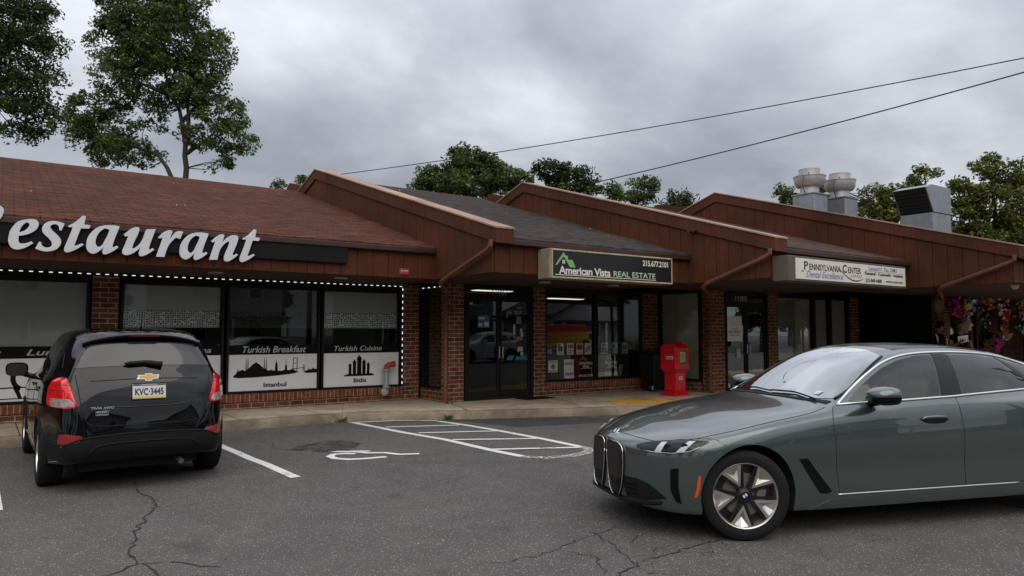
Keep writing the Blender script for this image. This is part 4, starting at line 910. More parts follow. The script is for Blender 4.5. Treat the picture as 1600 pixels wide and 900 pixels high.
# ------------------------------------------------------------------ grey four-door sedan (nose to the left)
GREY = paint('grey_green_metallic', (.082, .104, .100), .26, .6)
def sedan():
    S = {}
    #        0          1            2            3            4            5            6            7            8           9           10          11
    S[-.785] = [(0, .27), (.20, .27), (.245, .28), (.262, .35), (.27, .45), (.268, .56), (.25, .64), (.21, .676), (.16, .690), (.11, .697), (.05, .700), (0, .701)]
    S[-.765] = [(0, .24), (.27, .24), (.315, .25), (.333, .34), (.34, .45), (.338, .57), (.318, .655), (.26, .695), (.20, .709), (.13, .717), (.07, .721), (0, .722)]
    S[-.72] = [(0, .215), (.35, .215), (.40, .23), (.42, .33), (.43, .45), (.425, .58), (.40, .672), (.33, .715), (.25, .730), (.17, .739), (.09, .744), (0, .745)]
    S[-.65] = [(0, .20), (.45, .20), (.52, .215), (.545, .32), (.555, .45), (.55, .59), (.52, .688), (.43, .735), (.33, .752), (.22, .762), (.11, .768), (0, .769)]
    S[-.57] = [(0, .19), (.58, .19), (.645, .205), (.67, .31), (.68, .45), (.675, .60), (.645, .703), (.54, .752), (.42, .773), (.28, .786), (.14, .792), (0, .794)]
    S[-.48] = [(0, .19), (.68, .19), (.75, .205), (.77, .31), (.78, .46), (.775, .62), (.745, .725), (.635, .772), (.50, .797), (.34, .812), (.17, .819), (0, .821)]
    S[-.38] = [(0, .19), (.74, .19), (.815, .205), (.835, .31), (.845, .47), (.845, .63), (.82, .745), (.715, .798), (.57, .825), (.39, .842), (.2, .850), (0, .852)]
    S[-.27] = [(0, .19), (.78, .19), (.85, .205), (.865, .31), (.878, .48), (.882, .645), (.855, .77), (.76, .825), (.61, .853), (.42, .870), (.21, .878), (0, .880)]
    S[-.10] = [(0, .19), (.81, .19), (.88, .205), (.893, .31), (.905, .48), (.912, .665), (.885, .80), (.80, .845), (.64, .876), (.44, .892), (.22, .899), (0, .901)]
    S[.15] = [(0, .19), (.83, .19), (.893, .205), (.905, .31), (.918, .49), (.922, .68), (.89, .835), (.82, .888), (.68, .918), (.46, .934), (.23, .941), (0, .943)]
    S[.50] = [(0, .19), (.83, .19), (.885, .205), (0.900, .335), (0.899, .49), (.913, .70), (.880, .875), (.815, .925), (.70, .950), (.48, .967), (.24, .975), (0, .977)]
    S[.78] = [(0, .185), (.83, .185), (.882, .20), (0.895, .335), (0.894, .49), (.910, .69), (.880, .90), (.815, .955), (.73, .978), (.50, .995), (.25, 1.003), (0, 1.005)]
    S[.90] = [(0, .185), (.83, .185), (.882, .20), (0.894, .335), (0.893, .49), (.908, .69), (.878, .91), (.815, .970), (.755, 1.00), (.50, 1.040), (.25, 1.060), (0, 1.065)]
    S[1.10] = [(0, .185), (.83, .185), (.882, .20), (0.893, .335), (0.891, .49), (.907, .69), (.876, .925), (.830, .992), (.725, 1.105), (.50, 1.150), (.25, 1.168), (0, 1.172)]
    S[1.40] = [(0, .185), (.83, .185), (.882, .20), (0.893, .335), (0.891, .49), (.907, .70), (.876, .94), (.842, 1.005), (.635, 1.285), (.48, 1.315), (.25, 1.328), (0, 1.332)]
    S[1.62] = [(0, .185), (.83, .185), (.882, .20), (0.893, .335), (0.891, .49), (.907, .70), (.876, .95), (.845, 1.015), (.600, 1.365), (.46, 1.395), (.24, 1.408), (0, 1.412)]
    S[1.85] = [(0, .185), (.83, .185), (.882, .20), (0.893, .335), (0.891, .49), (.908, .70), (.878, .955), (.847, 1.020), (.590, 1.398), (.46, 1.424), (.24, 1.437), (0, 1.440)]
    S[2.20] = [(0, .185), (.83, .185), (.882, .20), (0.893, .335), (0.893, .49), (.912, .70), (.884, .965), (.850, 1.030), (.585, 1.402), (.46, 1.428), (.24, 1.441), (0, 1.444)]
    S[2.70] = [(0, .185), (.83, .185), (.885, .20), (0.897, .335), (0.899, .50), (.922, .71), (.896, .975), (.850, 1.040), (.575, 1.372), (.45, 1.397), (.24, 1.410), (0, 1.413)]
    S[3.20] = [(0, .19), (.83, .19), (.885, .21), (.895, .32), (.915, .52), (.926, .73), (.896, .985), (.835, 1.045), (.555, 1.285), (.43, 1.308), (.22, 1.320), (0, 1.323)]
    S[3.80] = [(0, .21), (.80, .21), (.86, .24), (.875, .36), (.89, .54), (.895, .75), (.86, .98), (.79, 1.03), (.57, 1.140), (.44, 1.165), (.22, 1.175), (0, 1.178)]
    S[4.02] = [(0, .25), (.70, .25), (.78, .28), (.81, .38), (.82, .55), (.82, .76), (.78, .97), (.70, 1.02), (.56, 1.06), (.42, 1.075), (.2, 1.082), (0, 1.084)]
    S[4.14] = [(0, .30), (.55, .30), (.62, .33), (.66, .42), (.68, .58), (.68, .76), (.66, .92), (.60, .97), (.48, 1.0), (.36, 1.01), (.18, 1.015), (0, 1.017)]
    for x_, a_ in ((-.72, .010), (-.65, .018), (-.57, .024), (-.48, .028), (-.38, .030), (-.27, .030), (-.10, .024), (.15, .014), (.50, .005)):
        S[x_] = [(y, z - a_) if i > 6 else (y, z - a_ * .5) if i == 6 else (y, z) for i, (y, z) in enumerate(S[x_])]
    for x_, k_ in ((1.40, .4), (1.62, .8), (1.85, 1), (2.20, 1), (2.70, 1), (3.20, .6)):
        S[x_] = [(y, z + k_ * {9: .030, 10: .038, 11: .042}.get(i, 0)) for i, (y, z) in enumerate(S[x_])]
    root = thing('sedan', 'grey green four-door sedan with twin kidney grille and five-spoke wheels in front of the shops', 'car', (5.03, 4.35, 0), R(-20.5))
    me, bv = car_body(S, 130, 5, (0, 3.15), .388, .340, .32, (GREY, WELL), adx=.018)
    LL_ = lambda pts: [(x, -.9, z + .3 * (.9 - y)) for x, y, z in pts]
    FW = LL_([(.985, .80, 1.012), (1.115, .735, 1.092), (1.195, .715, 1.142), (1.294, .692, 1.198), (1.452, .649, 1.276), (1.651, .615, 1.342), (1.86, .594, 1.376), (2.03, .585, 1.383), (1.99, .66, 1.27), (1.895, .838, 1.055), (1.43, .835, 1.034)])
    RW = LL_([(2.105, .838, 1.064), (2.17, .70, 1.25), (2.20, .585, 1.384), (2.50, .58, 1.378), (2.73, .58, 1.352), (2.83, .69, 1.24), (2.92, .80, 1.105)])
    # hollow cabin and window openings
    me = carve(me, S, (FW, RW), WSO())
    body = link('body', me, None, root, True, 32)
    SD = (0, -1, .12)
    # underbody
    # ---- glazing
    QW = LL_([(3.0, .80, 1.11), (2.88, .66, 1.26), (2.81, .60, 1.335), (3.0, .60, 1.285), (3.25, .66, 1.18), (3.40, .76, 1.11)])
    SDn = (0, -1, .3)
    for nm, q, gm in (('side_window', FW, SGL), ('side_window', RW, SGL), ('side_window', QW, CGL)): PT(nm, q, bv, gm, root, .003, SDn, both=True)
    # black B pillar cover and dark band round the glass
    PT('pillar_trim', LL_([(2.035, .585, 1.388), (2.195, .585, 1.388), (2.165, .70, 1.25), (2.10, .838, 1.06), (1.90, .838, 1.052), (1.995, .66, 1.27)]), bv, BLK, root, .0045, SDn, both=True)
    PT('pillar_trim', LL_([(2.74, .58, 1.355), (2.80, .60, 1.34), (2.87, .66, 1.26), (2.99, .80, 1.11), (2.93, .80, 1.105), (2.84, .69, 1.24)]), bv, BLK, root, .0045, SDn, both=True)
    # chrome surround
    top = smooth3(LL_([(.908, .775, .995), (1.109, .703, 1.117), (1.312, .657, 1.235), (1.517, .615, 1.328), (1.757, .590, 1.385), (2.12, .578, 1.405), (2.5, .575, 1.398), (2.75, .575, 1.375), (3.0, .58, 1.315), (3.3, .66, 1.19), (3.52, .78, 1.105)]), 4, False)
    TR('chrome_trim', top, bv, CHR, root, SDn, .0135, .002, both=True)
    TR('chrome_trim', LL_([(.896, .775, .992), (1.433, .835, 1.018), (2.012, .838, 1.042), (2.442, .83, 1.066), (2.9, .82, 1.09), (3.52, .78, 1.105)]), bv, CHR, root, SDn, .0105, .003, both=True)
    # windshield
    ws = WSO() if True else smooth3([(.95, -.69, 1.0), (.85, -.45, 1.0), (.822, 0, 1.0), (.85, .45, 1.0), (.95, .69, 1.0)], 4, False) + smooth3([(1.10, .685, 1.1), (1.36, .605, 1.3), (1.56, .535, 1.37)], 4, False) + smooth3([(1.62, .3, 1.4), (1.64, 0, 1.41), (1.62, -.3, 1.4)], 4, False) + smooth3([(1.56, -.535, 1.37), (1.36, -.605, 1.3), (1.10, -.685, 1.1)], 4, False)
    PT('windscreen', ws, bv, WSG, root, .003, (-.45, 0, 1), step=.06)
    PT('rear_window', [(2.95, -.50, 1.35), (3.55, -.56, 1.2), (3.55, .56, 1.2), (2.95, .50, 1.35)], bv, CGL, root, .003, (.35, 0, 1), step=.08)
    PT('sunroof', [(1.72, -.50, 1.4), (2.75, -.50, 1.4), (2.75, .50, 1.4), (1.72, .50, 1.4)], bv, BLK, root, .002, (0, 0, 1), step=.08)
    for s_ in (1, -1): TR('windscreen_seal', [(.95, -.70 * s_, 1.0), (1.10, -.695 * s_, 1.1), (1.36, -.618 * s_, 1.3), (1.56, -.548 * s_, 1.37)], bv, BLK, root, (-.4, -.35 * s_, 1), .013, .002)
    # cowl and wipers
    PT('cowl', [(.845, -.72, 1.0), (.80, -.45, 1.0), (.785, 0, 1.0), (.80, .45, 1.0), (.845, .72, 1.0), (.90, .72, 1.0), (.835, .45, 1.0), (.822, 0, 1), (.835, -.45, 1.0), (.90, -.72, 1.0)], bv, BLM, root, .006, (-.2, 0, 1), step=.06)
    for y0, y1 in ((-.60, .02), (.0, .60)):
        q = on(bv, dens([(.845, y0, 1), (.885, (y0 + y1) / 2, 1), (.86, y1, 1)], .06), (-.3, 0, 1), .018); MB().tube(q, .008, 6).build('wiper', BLM, root, smooth='all')
    # ---- bonnet gaps, door gaps
    bon = smooth3([(-.70, -.05, .8), (-.66, -.35, .8), (-.55, -.62, .8), (-.35, -.78, .83), (0, -.842, .88), (.35, -.835, .92), (.62, -.815, .95), (.80, -.765, .97)], 5, False)
    TR('panel_gap', bon, bv, SEAM, root, (0, -.35, 1), .0035, -.0008, both=True, ns=5)
    TR('panel_gap', smooth3([(-.70, -.05, .8), (-.705, 0, .8), (-.70, .05, .8)], 3, False), bv, SEAM, root, (0, 0, 1), .0035, -.0008, ns=5)
    d1 = smooth3([(.865, -.9, .985), (.80, -.9, .93), (.775, -.9, .85), (.785, -.9, .6), (.80, -.9, .42), (.815, -.9, .315)], 4, False)
    d2 = smooth3([(2.03, -.9, 1.035), (2.035, -.9, .90), (2.05, -.9, .60), (2.055, -.9, .315)], 4, False)
    d3 = smooth3([(3.18, -.9, 1.065), (3.22, -.9, .95), (3.20, -.9, .80), (3.02, -.9, .60), (2.90, -.9, .315)], 4, False)
    for q in (d1, d2, d3, dens([(.82, -.9, .312), (2.90, -.9, .312)])): TR('panel_gap', q, bv, SEAM, root, (0, -1, 0), .0032, -.0008, both=True, ns=5)
    TR('sill_trim', [(.80, -.9, .305), (2.62, -.9, .305)], bv, ALU, root, (0, -1, 0), .0075, .001, both=True)
    PT('sill_panel', [(.52, -.9, .20), (.72, -.9, .265), (1.2, -.9, .285), (2.35, -.9, .290), (2.44, -.9, .27), (2.44, -.9, .20)], bv, paint('sill_paint', (.060, .070, .069), .35, .4), root, .006, (0, -1, 0), both=True)
    # ---- front end
    FX = (-1, 0, .08)
    KN = smooth3([(-.9, .022, .60), (-.9, .030, .670), (-.9, .080, .695), (-.9, .19, .692), (-.9, .285, .665), (-.9, .312, .60), (-.9, .312, .46), (-.9, .290, .34), (-.9, .240, .262), (-.9, .160, .246), (-.9, .105, .27), (-.9, .060, .38), (-.9, .036, .50)], 3)
    for s_ in (1, -1):
        K = [(x, y * s_, z) for x, y, z in KN]
        g = PT('kidney_grille', K, bv, BLK, root, .012, FX, back=.03)
        me2 = g.data
        TR('grille_surround', K, bv, CHR, g, FX, .0046, .016, closed=True, ns=8)
        # diamond mesh
        mb = MB()
        def inside(y, z):
            c = False; n_ = len(K)
            for i in range(n_):
                (_, y1, z1), (_, y2, z2) = K[i], K[(i + 1) % n_]
                if (z1 > z) != (z2 > z) and y < (y2 - y1) * (z - z1) / (z2 - z1) + y1: c = not c
            return c
        for sl in (1, -1):
            for k in range(-13, 27):
                c0 = k * .032; run = []
                for t in np.arange(0, .31, .012):
                    y = t * s_; z = c0 + sl * t * 1.25 + (0 if sl > 0 else .35) + .1
                    if inside(y, z) and z > .40: run.append((-.9, y, z))
                    elif len(run) > 1: break
                    else: run = []
                if len(run) > 1: q = on(bv, run, FX, .016); mb.tube(q, .0036, 4)
        mb.build('grille_mesh', mat('grille_mesh', (.06, .052, .048), .4, .3), g)
        mb = MB()
        for z in (.385, .36, .335):
            run = [(-.9, s_ * y, z) for y in np.arange(.03, .26, .02) if inside(s_ * y, z)]
            if len(run) > 1: mb.tube(on(bv, run, FX, .015), .005, 5)
        mb.build('grille_slats', BLM, g)
    rb = on(bv, [(-.74, 0, .8)], (-.5, 0, 1), .004)[0]; 
    for (r_, mm, dz) in ((.040, CHR, 0), (.036, BLK, .002)):
        o = MB().lathe([(0, .003), (r_ - .002, .003), (r_, 0), (r_, -.004), (0, -.004)], n=28).build('badge', mm, root, smooth=True); o.location = rb + Vector((-.45, 0, .9)) * (dz + .001); o.rotation_euler = (0, R(-35), 0)
        bo = o
    for q, mm in ((0, BWH), (1, BBL), (2, BWH), (3, BBL)):
        fan = [(0, 0, .0038)] + [(.024 * cos(q * pi / 2 + t), .024 * sin(q * pi / 2 + t), .0038) for t in np.linspace(0, pi / 2, 7)]
        MB().add(fan, [tuple(range(8))]).build('roundel', mm, bo)
    HN = (-.72, -.62, .22)
    HL = [(-0.735, -0.433, .690), (-0.700, -0.498, .652), (-0.635, -0.598, .645), (-0.535, -0.708, .648), (-0.435, -0.788, .670), (-0.365, -0.823, .708), (-0.297, -0.840, .748), (-0.345, -0.823, .758), (-0.455, -0.753, .762), (-0.535, -0.673, .756), (-0.635, -0.568, .738)]
    for s_ in (1, -1):
        hl = PT('headlight', smooth3([(x, y * s_, z) for x, y, z in HL], 2), bv, mat('headlight_lens', (.004, .004, .0045), .08, spec=.5), root, .005, (HN[0], HN[1] * s_, HN[2]), step=.03)
        WB = mat('light_blade', (.55, .57, .58), .2, .2)
        for q in ([(-.650, -.595, .655), (-.600, -.615, .732), (-.568, -.650, .735), (-.620, -.643, .655)], [(-.520, -.725, .662), (-.435, -.765, .750), (-.390, -.795, .750), (-.475, -.770, .672)]):
            PT('light_blade', [(x, y * s_, z) for x, y, z in q], bv, WB, hl, .009, (HN[0], HN[1] * s_, HN[2]), back=.004)
        for c in ((-.575, -.68, .690), (-.465, -.765, .705)):
            p = on(bv, [(c[0], c[1] * s_, c[2])], (HN[0], HN[1] * s_, 0), .007)[0]; o = MB().lathe([(0, .0), (.022, 0), (.026, .004), (.026, -.004)], n=20, axis='y').build('lens', DALU, hl, smooth=True); o.location = p; o.rotation_euler = (0, 0, R(-38 * s_) + (pi if s_ < 0 else 0))
        TR('headlight_edge', [(-.70, -.50 * s_, .656), (-.635, -.60 * s_, .650), (-.535, -.71 * s_, .653), (-.435, -.79 * s_, .674), (-.365, -.825 * s_, .710)], bv, ALU, hl, (HN[0], HN[1] * s_, HN[2]), .004, .006)
        TR('shut_line', [(-.70, -.455 * s_, .700), (-.60, -.59 * s_, .755), (-.50, -.69 * s_, .782), (-.42, -.77 * s_, .793), (-.31, -.845 * s_, .793), (-.25, -.87 * s_, .772), (-.2, -.9 * s_, .74)], bv, SEAM, root, (HN[0], HN[1] * s_, .6), .0032, -.0006, ns=5)
        # air curtain slot, lower intake, marker, lip
        PT('air_slot', [(x, y * s_, z) for x, y, z in [(-.55, -.69, .53), (-.50, -.735, .545), (-.505, -.735, .40), (-.485, -.745, .275), (-.52, -.72, .285), (-.55, -.69, .37)]], bv, BLK, root, .003, (-.7, -.7 * s_, 0))
        PT('lower_intake', [(x, y * s_, z) for x, y, z in [(-.77, -.29, .425), (-.70, -.44, .420), (-.64, -.54, .390), (-.56, -.66, .300), (-.66, -.50, .262), (-.76, -.33, .262)]], bv, BLM, root, .003, (-.85, -.5 * s_, 0))
        mb = MB()
        for z in (.30, .335, .37): mb.tube(on(bv, [(-.8, s_ * -y, z) for y in np.arange(.32, .50, .02)], (-.85, -.4 * s_, 0), .004), .004, 5)
        mb.build('intake_slats', BLK, root)
        PT('side_marker', [(x, y * s_, z) for x, y, z in [(-.393, -.85, .500), (-.379, -.86, .496), (-.386, -.86, .40), (-.406, -.85, .335), (-.424, -.84, .330), (-.406, -.85, .42)]], bv, mat('amber_marker', (.65, .07, .015), .25, coat=1), root, .005, (-.3, -.95 * s_, 0))
    lip = smooth3([(-.9, -.62, .265), (-.9, -.5, .248), (-.9, -.3, .240), (-.9, 0, .238), (-.9, .3, .240), (-.9, .5, .248), (-.9, .62, .265)], 5, False)
    q = on(bv, lip, (-1, 0, 0), 0)
    v = []; f = []
    for i, p in enumerate(q):
        k = 1 - abs(p.y) / .70; e_ = .045 * max(k, 0) ** .5 + .012
        d_ = Vector((-1, 1.1 * p.y, 0)).normalized(); v += [tuple(p - d_ * .02 + Vector((0, 0, .012))), tuple(p + d_ * e_ + Vector((0, 0, .004))), tuple(p + d_ * e_ + Vector((0, 0, -.008))), tuple(p - d_ * .02 + Vector((0, 0, -.03)))]
    for i in range(len(q) - 1):
        for k in range(4): f.append((i * 4 + k, i * 4 + (k + 1) % 4, i * 4 + 4 + (k + 1) % 4, i * 4 + 4 + k))
    f += [(0, 1, 2, 3), tuple(len(v) - 1 - k for k in range(4))]
    MB().add(v, f).build('front_lip', BLM, root, smooth=True)
    # inspection sticker on the windscreen
    # vent behind the front wheel
    PT('side_vent', [(.44, -.93, .60), (.52, -.93, .60), (.74, -.93, .335), (.70, -.93, .32), (.63, -.93, .325)], bv, BLK, root, .004, (0, -1, 0), both=True)
    # handles
    for x0 in (1.62, 2.72):
        z = .868 if x0 < 2 else .885
        for s in (1, -1):
            q = on(bv, [(x0, -.9, z), (x0 + .04, -.9, z + .012), (x0 + .13, -.9, z + .015), (x0 + .22, -.9, z + .013), (x0 + .27, -.9, z)], (0, -1, 0), .010)
            q = [Vector((p.x, p.y * s, p.z)) for p in q]; o = MB().tube(q, [.006, .013, .015, .013, .006], 10).build('door_handle', GREY, root, smooth='all')
        PT('handle_recess', smooth3([(x0 + .0, -.9, z - .002), (x0 + .06, -.9, z + .022), (x0 + .2, -.9, z + .022), (x0 + .275, -.9, z - .002), (x0 + .22, -.9, z - .035), (x0 + .07, -.9, z - .035)], 3), bv, BLK, root, .001, (0, -1, 0), both=True, step=.05)
    # door mirror
    for s in (1, -1):
        ml = MB(); n = 18; rings = []
        prof = [(-.135, .30, .35), (-.12, .62, .62), (-.085, .88, .84), (-.03, 1.0, 1.0), (.03, 1.0, 1.0), (.065, .96, .95), (.072, .90, .9)]
        v = []; f = []
        for (dx, sy, sz) in prof:
            for k in range(n):
                t = 2 * pi * k / n; cy = abs(cos(t)) ** .75 * (1 if cos(t) > 0 else -1); cz = abs(sin(t)) ** .8 * (1 if sin(t) > 0 else -1)
                v.append((dx, cy * .115 * sy, cz * .072 * sz - .01 * (1 - sz)))
        for i in range(len(prof) - 1):
            for k in range(n): f.append((i * n + k, i * n + (k + 1) % n, (i + 1) * n + (k + 1) % n, (i + 1) * n + k))
        f.append(tuple(range(n))); f.append(tuple(len(prof) * n - 1 - k for k in range(n)))
        mo = ml.add(v, f).build('door_mirror', GREY, root, smooth=True, angle=50); mo.location = (1.19, -.985 * s, 1.08); mo.rotation_euler = (0, 0, R(-6) * s)
        lo = MB(); lo.add([(a, b * 1.01, c) for a, b, c in v], f); lo2 = MB().add([(a * 1.0, b * 1.012, -.004 + (c * 1.03 if c < 0 else -.0)) for a, b, c in v], f).build('mirror_base', BLK, mo, smooth=True)
        MB().tube([(.02, .06 * s, -.05), (-.02, .13 * s, -.075), (-.03, .19 * s, -.08)], [.03, .026, .03], 10).build('mirror_arm', BLK, mo, smooth='all')
    # ---- wheels
    for wx, s, st in ((0, -1, 16), (0, 1, 16), (3.15, -1, 0), (3.15, 1, 0)):
        w = bpy.data.objects.new('wheel', None); COL.objects.link(w); w.parent = root; w.location = (wx, s * .795, .340); w.rotation_euler = (0, R(9), R(-st))
        if s > 0: w.scale = (1, -1, 1)
        tyre(w)
        MB().lathe([(.246, -.088), (.252, -.100), (.246, -.106), (.236, -.098), (.230, -.07), (.225, .08), (.246, .09)], n=56, axis='y').build('rim', ALU, w, smooth=True, angle=40)
        MB().lathe([(0, -.035), (.232, -.032), (.232, -.02), (0, -.02)], n=40, axis='y').build('barrel', DALU, w)
        MB().lathe([(.05, -.042), (.165, -.042), (.165, -.036), (.05, -.036)], n=40, axis='y').build('brake_disc', DISC, w)
        MB().box(.09, .165, -.075, -.037, -.075, .075).build('caliper', DISC, w, bevel=.01)
        blk = MB(); mac = MB()
        for k in range(5):
            c0, s0 = cos(2 * pi * k / 5 + pi / 2 + pi), sin(2 * pi * k / 5 + pi / 2 + pi)
            def RP(r, t, y): return (r * c0 - t * s0, y, r * s0 + t * c0)
            # broad triangular blade: machined facets
            A = RP(.075, 0, -.086); B = RP(.234, .088, -.100); Cc = RP(.234, -.088, -.100); Bi = RP(.205, .060, -.098); Ci = RP(.205, -.060, -.098); D = RP(.160, 0, -.088); T1 = RP(.238, .050, -.092); T2 = RP(.238, -.050, -.092); E = RP(.185, 0, -.074)
            Ai = RP(.11, 0, -.090)
            mac.add([A, B, RP(.222, .052, -.098), Ai], [(0, 1, 2, 3)]); mac.add([A, Cc, RP(.222, -.052, -.098), Ai], [(0, 3, 2, 1)])
            mac.add([Ai, RP(.222, .052, -.098), RP(.165, 0, -.066)], [(0, 1, 2)]); mac.add([Ai, RP(.222, -.052, -.098), RP(.165, 0, -.066)], [(0, 2, 1)])
            mac.add([RP(.165, 0, -.066), RP(.222, .052, -.098), B, RP(.2405, 0, -.099), Cc, RP(.222, -.052, -.098)], [(0, 1, 2, 3), (0, 3, 4, 5)])
            # black spokes between, and blade sides
            blk.add([RP(.05, .02, -.082), B, RP(.232, .092, -.05), RP(.05, .025, -.04)], [(0, 1, 2, 3)]); blk.add([RP(.05, -.02, -.082), Cc, RP(.232, -.092, -.05), RP(.05, -.025, -.04)], [(0, 3, 2, 1)])
        for k in range(5):
            c0, s0 = cos(2 * pi * k / 5 + pi / 2), sin(2 * pi * k / 5 + pi / 2)
            def RP(r, t, y): return (r * c0 - t * s0, y, r * s0 + t * c0)
            for sg in (1, -1):
                pts = [RP(.045, sg * .012, -.078), RP(.238, sg * .045, -.090), RP(.238, sg * .062, -.090), RP(.045, sg * .03, -.078)]; pb = [RP(.045, sg * .012, -.045), RP(.238, sg * .045, -.055), RP(.238, sg * .062, -.055), RP(.045, sg * .03, -.045)]
                blk.add(pts + pb, [(0, 1, 2, 3), (7, 6, 5, 4), (0, 4, 5, 1), (1, 5, 6, 2), (2, 6, 7, 3), (3, 7, 4, 0)])
        blk.build('spokes', DALU, w); mac.build('blade_facets', ALU, w)
        MB().lathe([(0, -.088), (.030, -.088), (.034, -.084), (.060, -.080), (.062, -.045), (0, -.045)], n=28, axis='y').build('hub', DALU, w, smooth=True)
        hb = MB().lathe([(0, -.0892), (.0285, -.0892), (.0285, -.087), (0, -.087)], n=28, axis='y').build('hub_cap', BLK, w)
        for q, mm in ((0, BWH), (1, BBL), (2, BWH), (3, BBL)):
            fan = [(0, -.0905, 0)] + [(.019 * cos(q * pi / 2 + t), -.0905, .019 * sin(q * pi / 2 + t)) for t in np.linspace(0, pi / 2, 7)]
            MB().add(fan, [tuple(range(8))]).build('roundel', mm, w)
    return root, bv, body
SGL = glass_mat('side_glass', (.62, .65, .63), 0, .75)
BWH = mat('roundel_white', (.7, .7, .7), .3); BBL = mat('roundel_blue', (.02, .12, .35), .3)
WSG = glass_mat('windscreen_glass', (.62, .63, .60), 0, 2.5)
def WSO(k=0.0):
    return smooth3([(.95 + k, -.69 + k, 1.0), (.85 + k, -.45, 1.0), (.822 + k, 0, 1.0), (.85 + k, .45, 1.0), (.95 + k, .69 - k, 1.0)], 4, False) + smooth3([(1.10, .685 - k, 1.1), (1.36, .605 - k, 1.3), (1.56 - k, .535 - k, 1.37)], 4, False) + smooth3([(1.62 - k, .3, 1.4), (1.64 - k, 0, 1.41), (1.62 - k, -.3, 1.4)], 4, False) + smooth3([(1.56 - k, -.535 + k, 1.37), (1.36, -.605 + k, 1.3), (1.10, -.685 + k, 1.1)], 4, False)
CAB = mat('cabin_trim', (.022, .021, .020), .8, spec=.2)
def carve(me, S, wins, ws):
    # inner cavity: same sections, inset
    xs = [.98, 1.10, 1.40, 1.62, 1.85, 2.20, 2.70, 3.05]; ks = sorted(S); A = np.array([[c for q in S[x] for c in q] for x in ks]); I = pchip(ks, A, np.array(xs)).reshape(len(xs), 12, 2)
    V = []; F = []
    for i, x in enumerate(xs):
        q = I[i]; d = .045
        half = [(q[6][0] - .07, .50), (q[6][0] - .06, q[6][1] - .02), (q[7][0] - .05, q[7][1]), (q[8][0] - .045, q[8][1] - .03), (q[9][0] - .02, q[9][1] - d), (q[10][0], q[10][1] - d)]
        ring = [(0, .5)] + half + [(0, q[11][1] - d)]; full = [(-a, b) for a, b in ring] + [(a, b) for a, b in ring[-2:0:-1]]
        V += [(x, a, b) for a, b in full]
    n = len(full)
    for i in range(len(xs) - 1):
        for k in range(n): F.append((i * n + k, (i + 1) * n + k, (i + 1) * n + (k + 1) % n, i * n + (k + 1) % n))
    F += [tuple(range(n)), tuple(len(V) - 1 - k for k in range(n))]
    cut = [MB().add(V, F)]
    def inset(P, k):
        c = Vector((sum(p[0] for p in P) / len(P), sum(p[2] for p in P) / len(P))); return [(p[0] + (c.x - p[0]) / (Vector((p[0], p[2])) - c).length * k, p[2] + (c.y - p[2]) / (Vector((p[0], p[2])) - c).length * k) for p in P]
    for w in wins:
        q2 = inset(w, .012)
        for s in (1, -1):
            v = [(x, s * (-.9 + t), z - .3 * t) for t in (-.25, .46) for x, z in q2]; m_ = len(q2)
            cut.append(MB().add(v, [tuple(range(m_)), tuple(2 * m_ - 1 - k for k in range(m_))] + [(k, k + m_, (k + 1) % m_ + m_, (k + 1) % m_) for k in range(m_)]))
    nn = Vector((-.45, 0, 1)).normalized(); c = sum((Vector(p) for p in ws), Vector()) / len(ws); v = []
    for o in (.32, -.16):
        for p in ws: q = Vector(p); q = q + (c - q).normalized() * .02; v.append(tuple(q + nn * o))
    m_ = len(ws); cut.append(MB().add(v, [tuple(range(m_)), tuple(2 * m_ - 1 - k for k in range(m_))] + [(k, k + m_, (k + 1) % m_ + m_, (k + 1) % m_) for k in range(m_)]))
    o = bpy.data.objects.new('shell', me); COL.objects.link(o); tmp = []
    for b in cut:
        c_ = b.build('cut', CAB); tmp.append(c_); md = o.modifiers.new('b', 'BOOLEAN'); md.operation = 'DIFFERENCE'; md.solver = 'EXACT'; md.object = c_
        try: md.material_mode = 'TRANSFER'
        except Exception: pass
    dg = bpy.context.evaluated_depsgraph_get(); dg.update(); m2 = bpy.data.meshes.new_from_object(o.evaluated_get(dg))
    for t in [o] + tmp: COL.objects.unlink(t); bpy.data.objects.remove(t)
    return m2
sed, sbv, sbody = sedan()
# cabin furniture
LEA = mat('seat_leather', (.30, .26, .20), .6, var=.1, vs=5)
def seat(x, y, w=.26, rec=18):
    b = MB().prism([(x - .05, .50), (x + .42, .50), (x + .46, .66), (x + .02, .70), (x - .06, .64)], 'y', y - w, y + w).build('seat', LEA, sed, bevel=.03, seg=2)
    bk = MB().prism([(x + .40, .62), (x + .54, .62), (x + .66, 1.10), (x + .64, 1.16), (x + .56, 1.17), (x + .51, 1.12)], 'y', y - w * .95, y + w * .95).build('seat_back', LEA, b, bevel=.03, seg=2)
    for q in ([0] if w < .3 else [-.38, .38]): MB().prism([(x + .58, 1.18), (x + .68, 1.18), (x + .70, 1.33), (x + .66, 1.345), (x + .61, 1.34)], 'y', y + q - .12, y + q + .12).build('headrest', LEA, b, bevel=.025, seg=2)
seat(1.45, -.37); seat(1.45, .37); seat(2.30, 0, .60)
MB().prism([(.98, .60), (1.20, .60), (1.28, .92), (1.22, .985), (1.05, 1.01), (.98, 1.0)], 'y', -.70, .70).build('dashboard', CAB, sed, bevel=.02, seg=2)
sw_ = MB().tube([(.185 * cos(a), .185 * sin(a), 0) for a in np.linspace(0, 2 * pi, 33)], .016, 8).build('steering_wheel', CAB, sed, smooth='all'); sw_.location = (1.34, -.37, .94); sw_.rotation_euler = (0, R(-68), 0)
MB().box(-.17, .17, -.015, .015, -.01, .01).build('wheel_spoke', CAB, sw_); MB().lathe([(0, -.02), (.06, -.015), (.06, .015), (0, .02)], n=18).build('wheel_hub', CAB, sw_, smooth=True)
MB().box(1.44, 1.46, -.11, .11, 1.25, 1.31).build('rear_view_mirror', CAB, sed, bevel=.008)
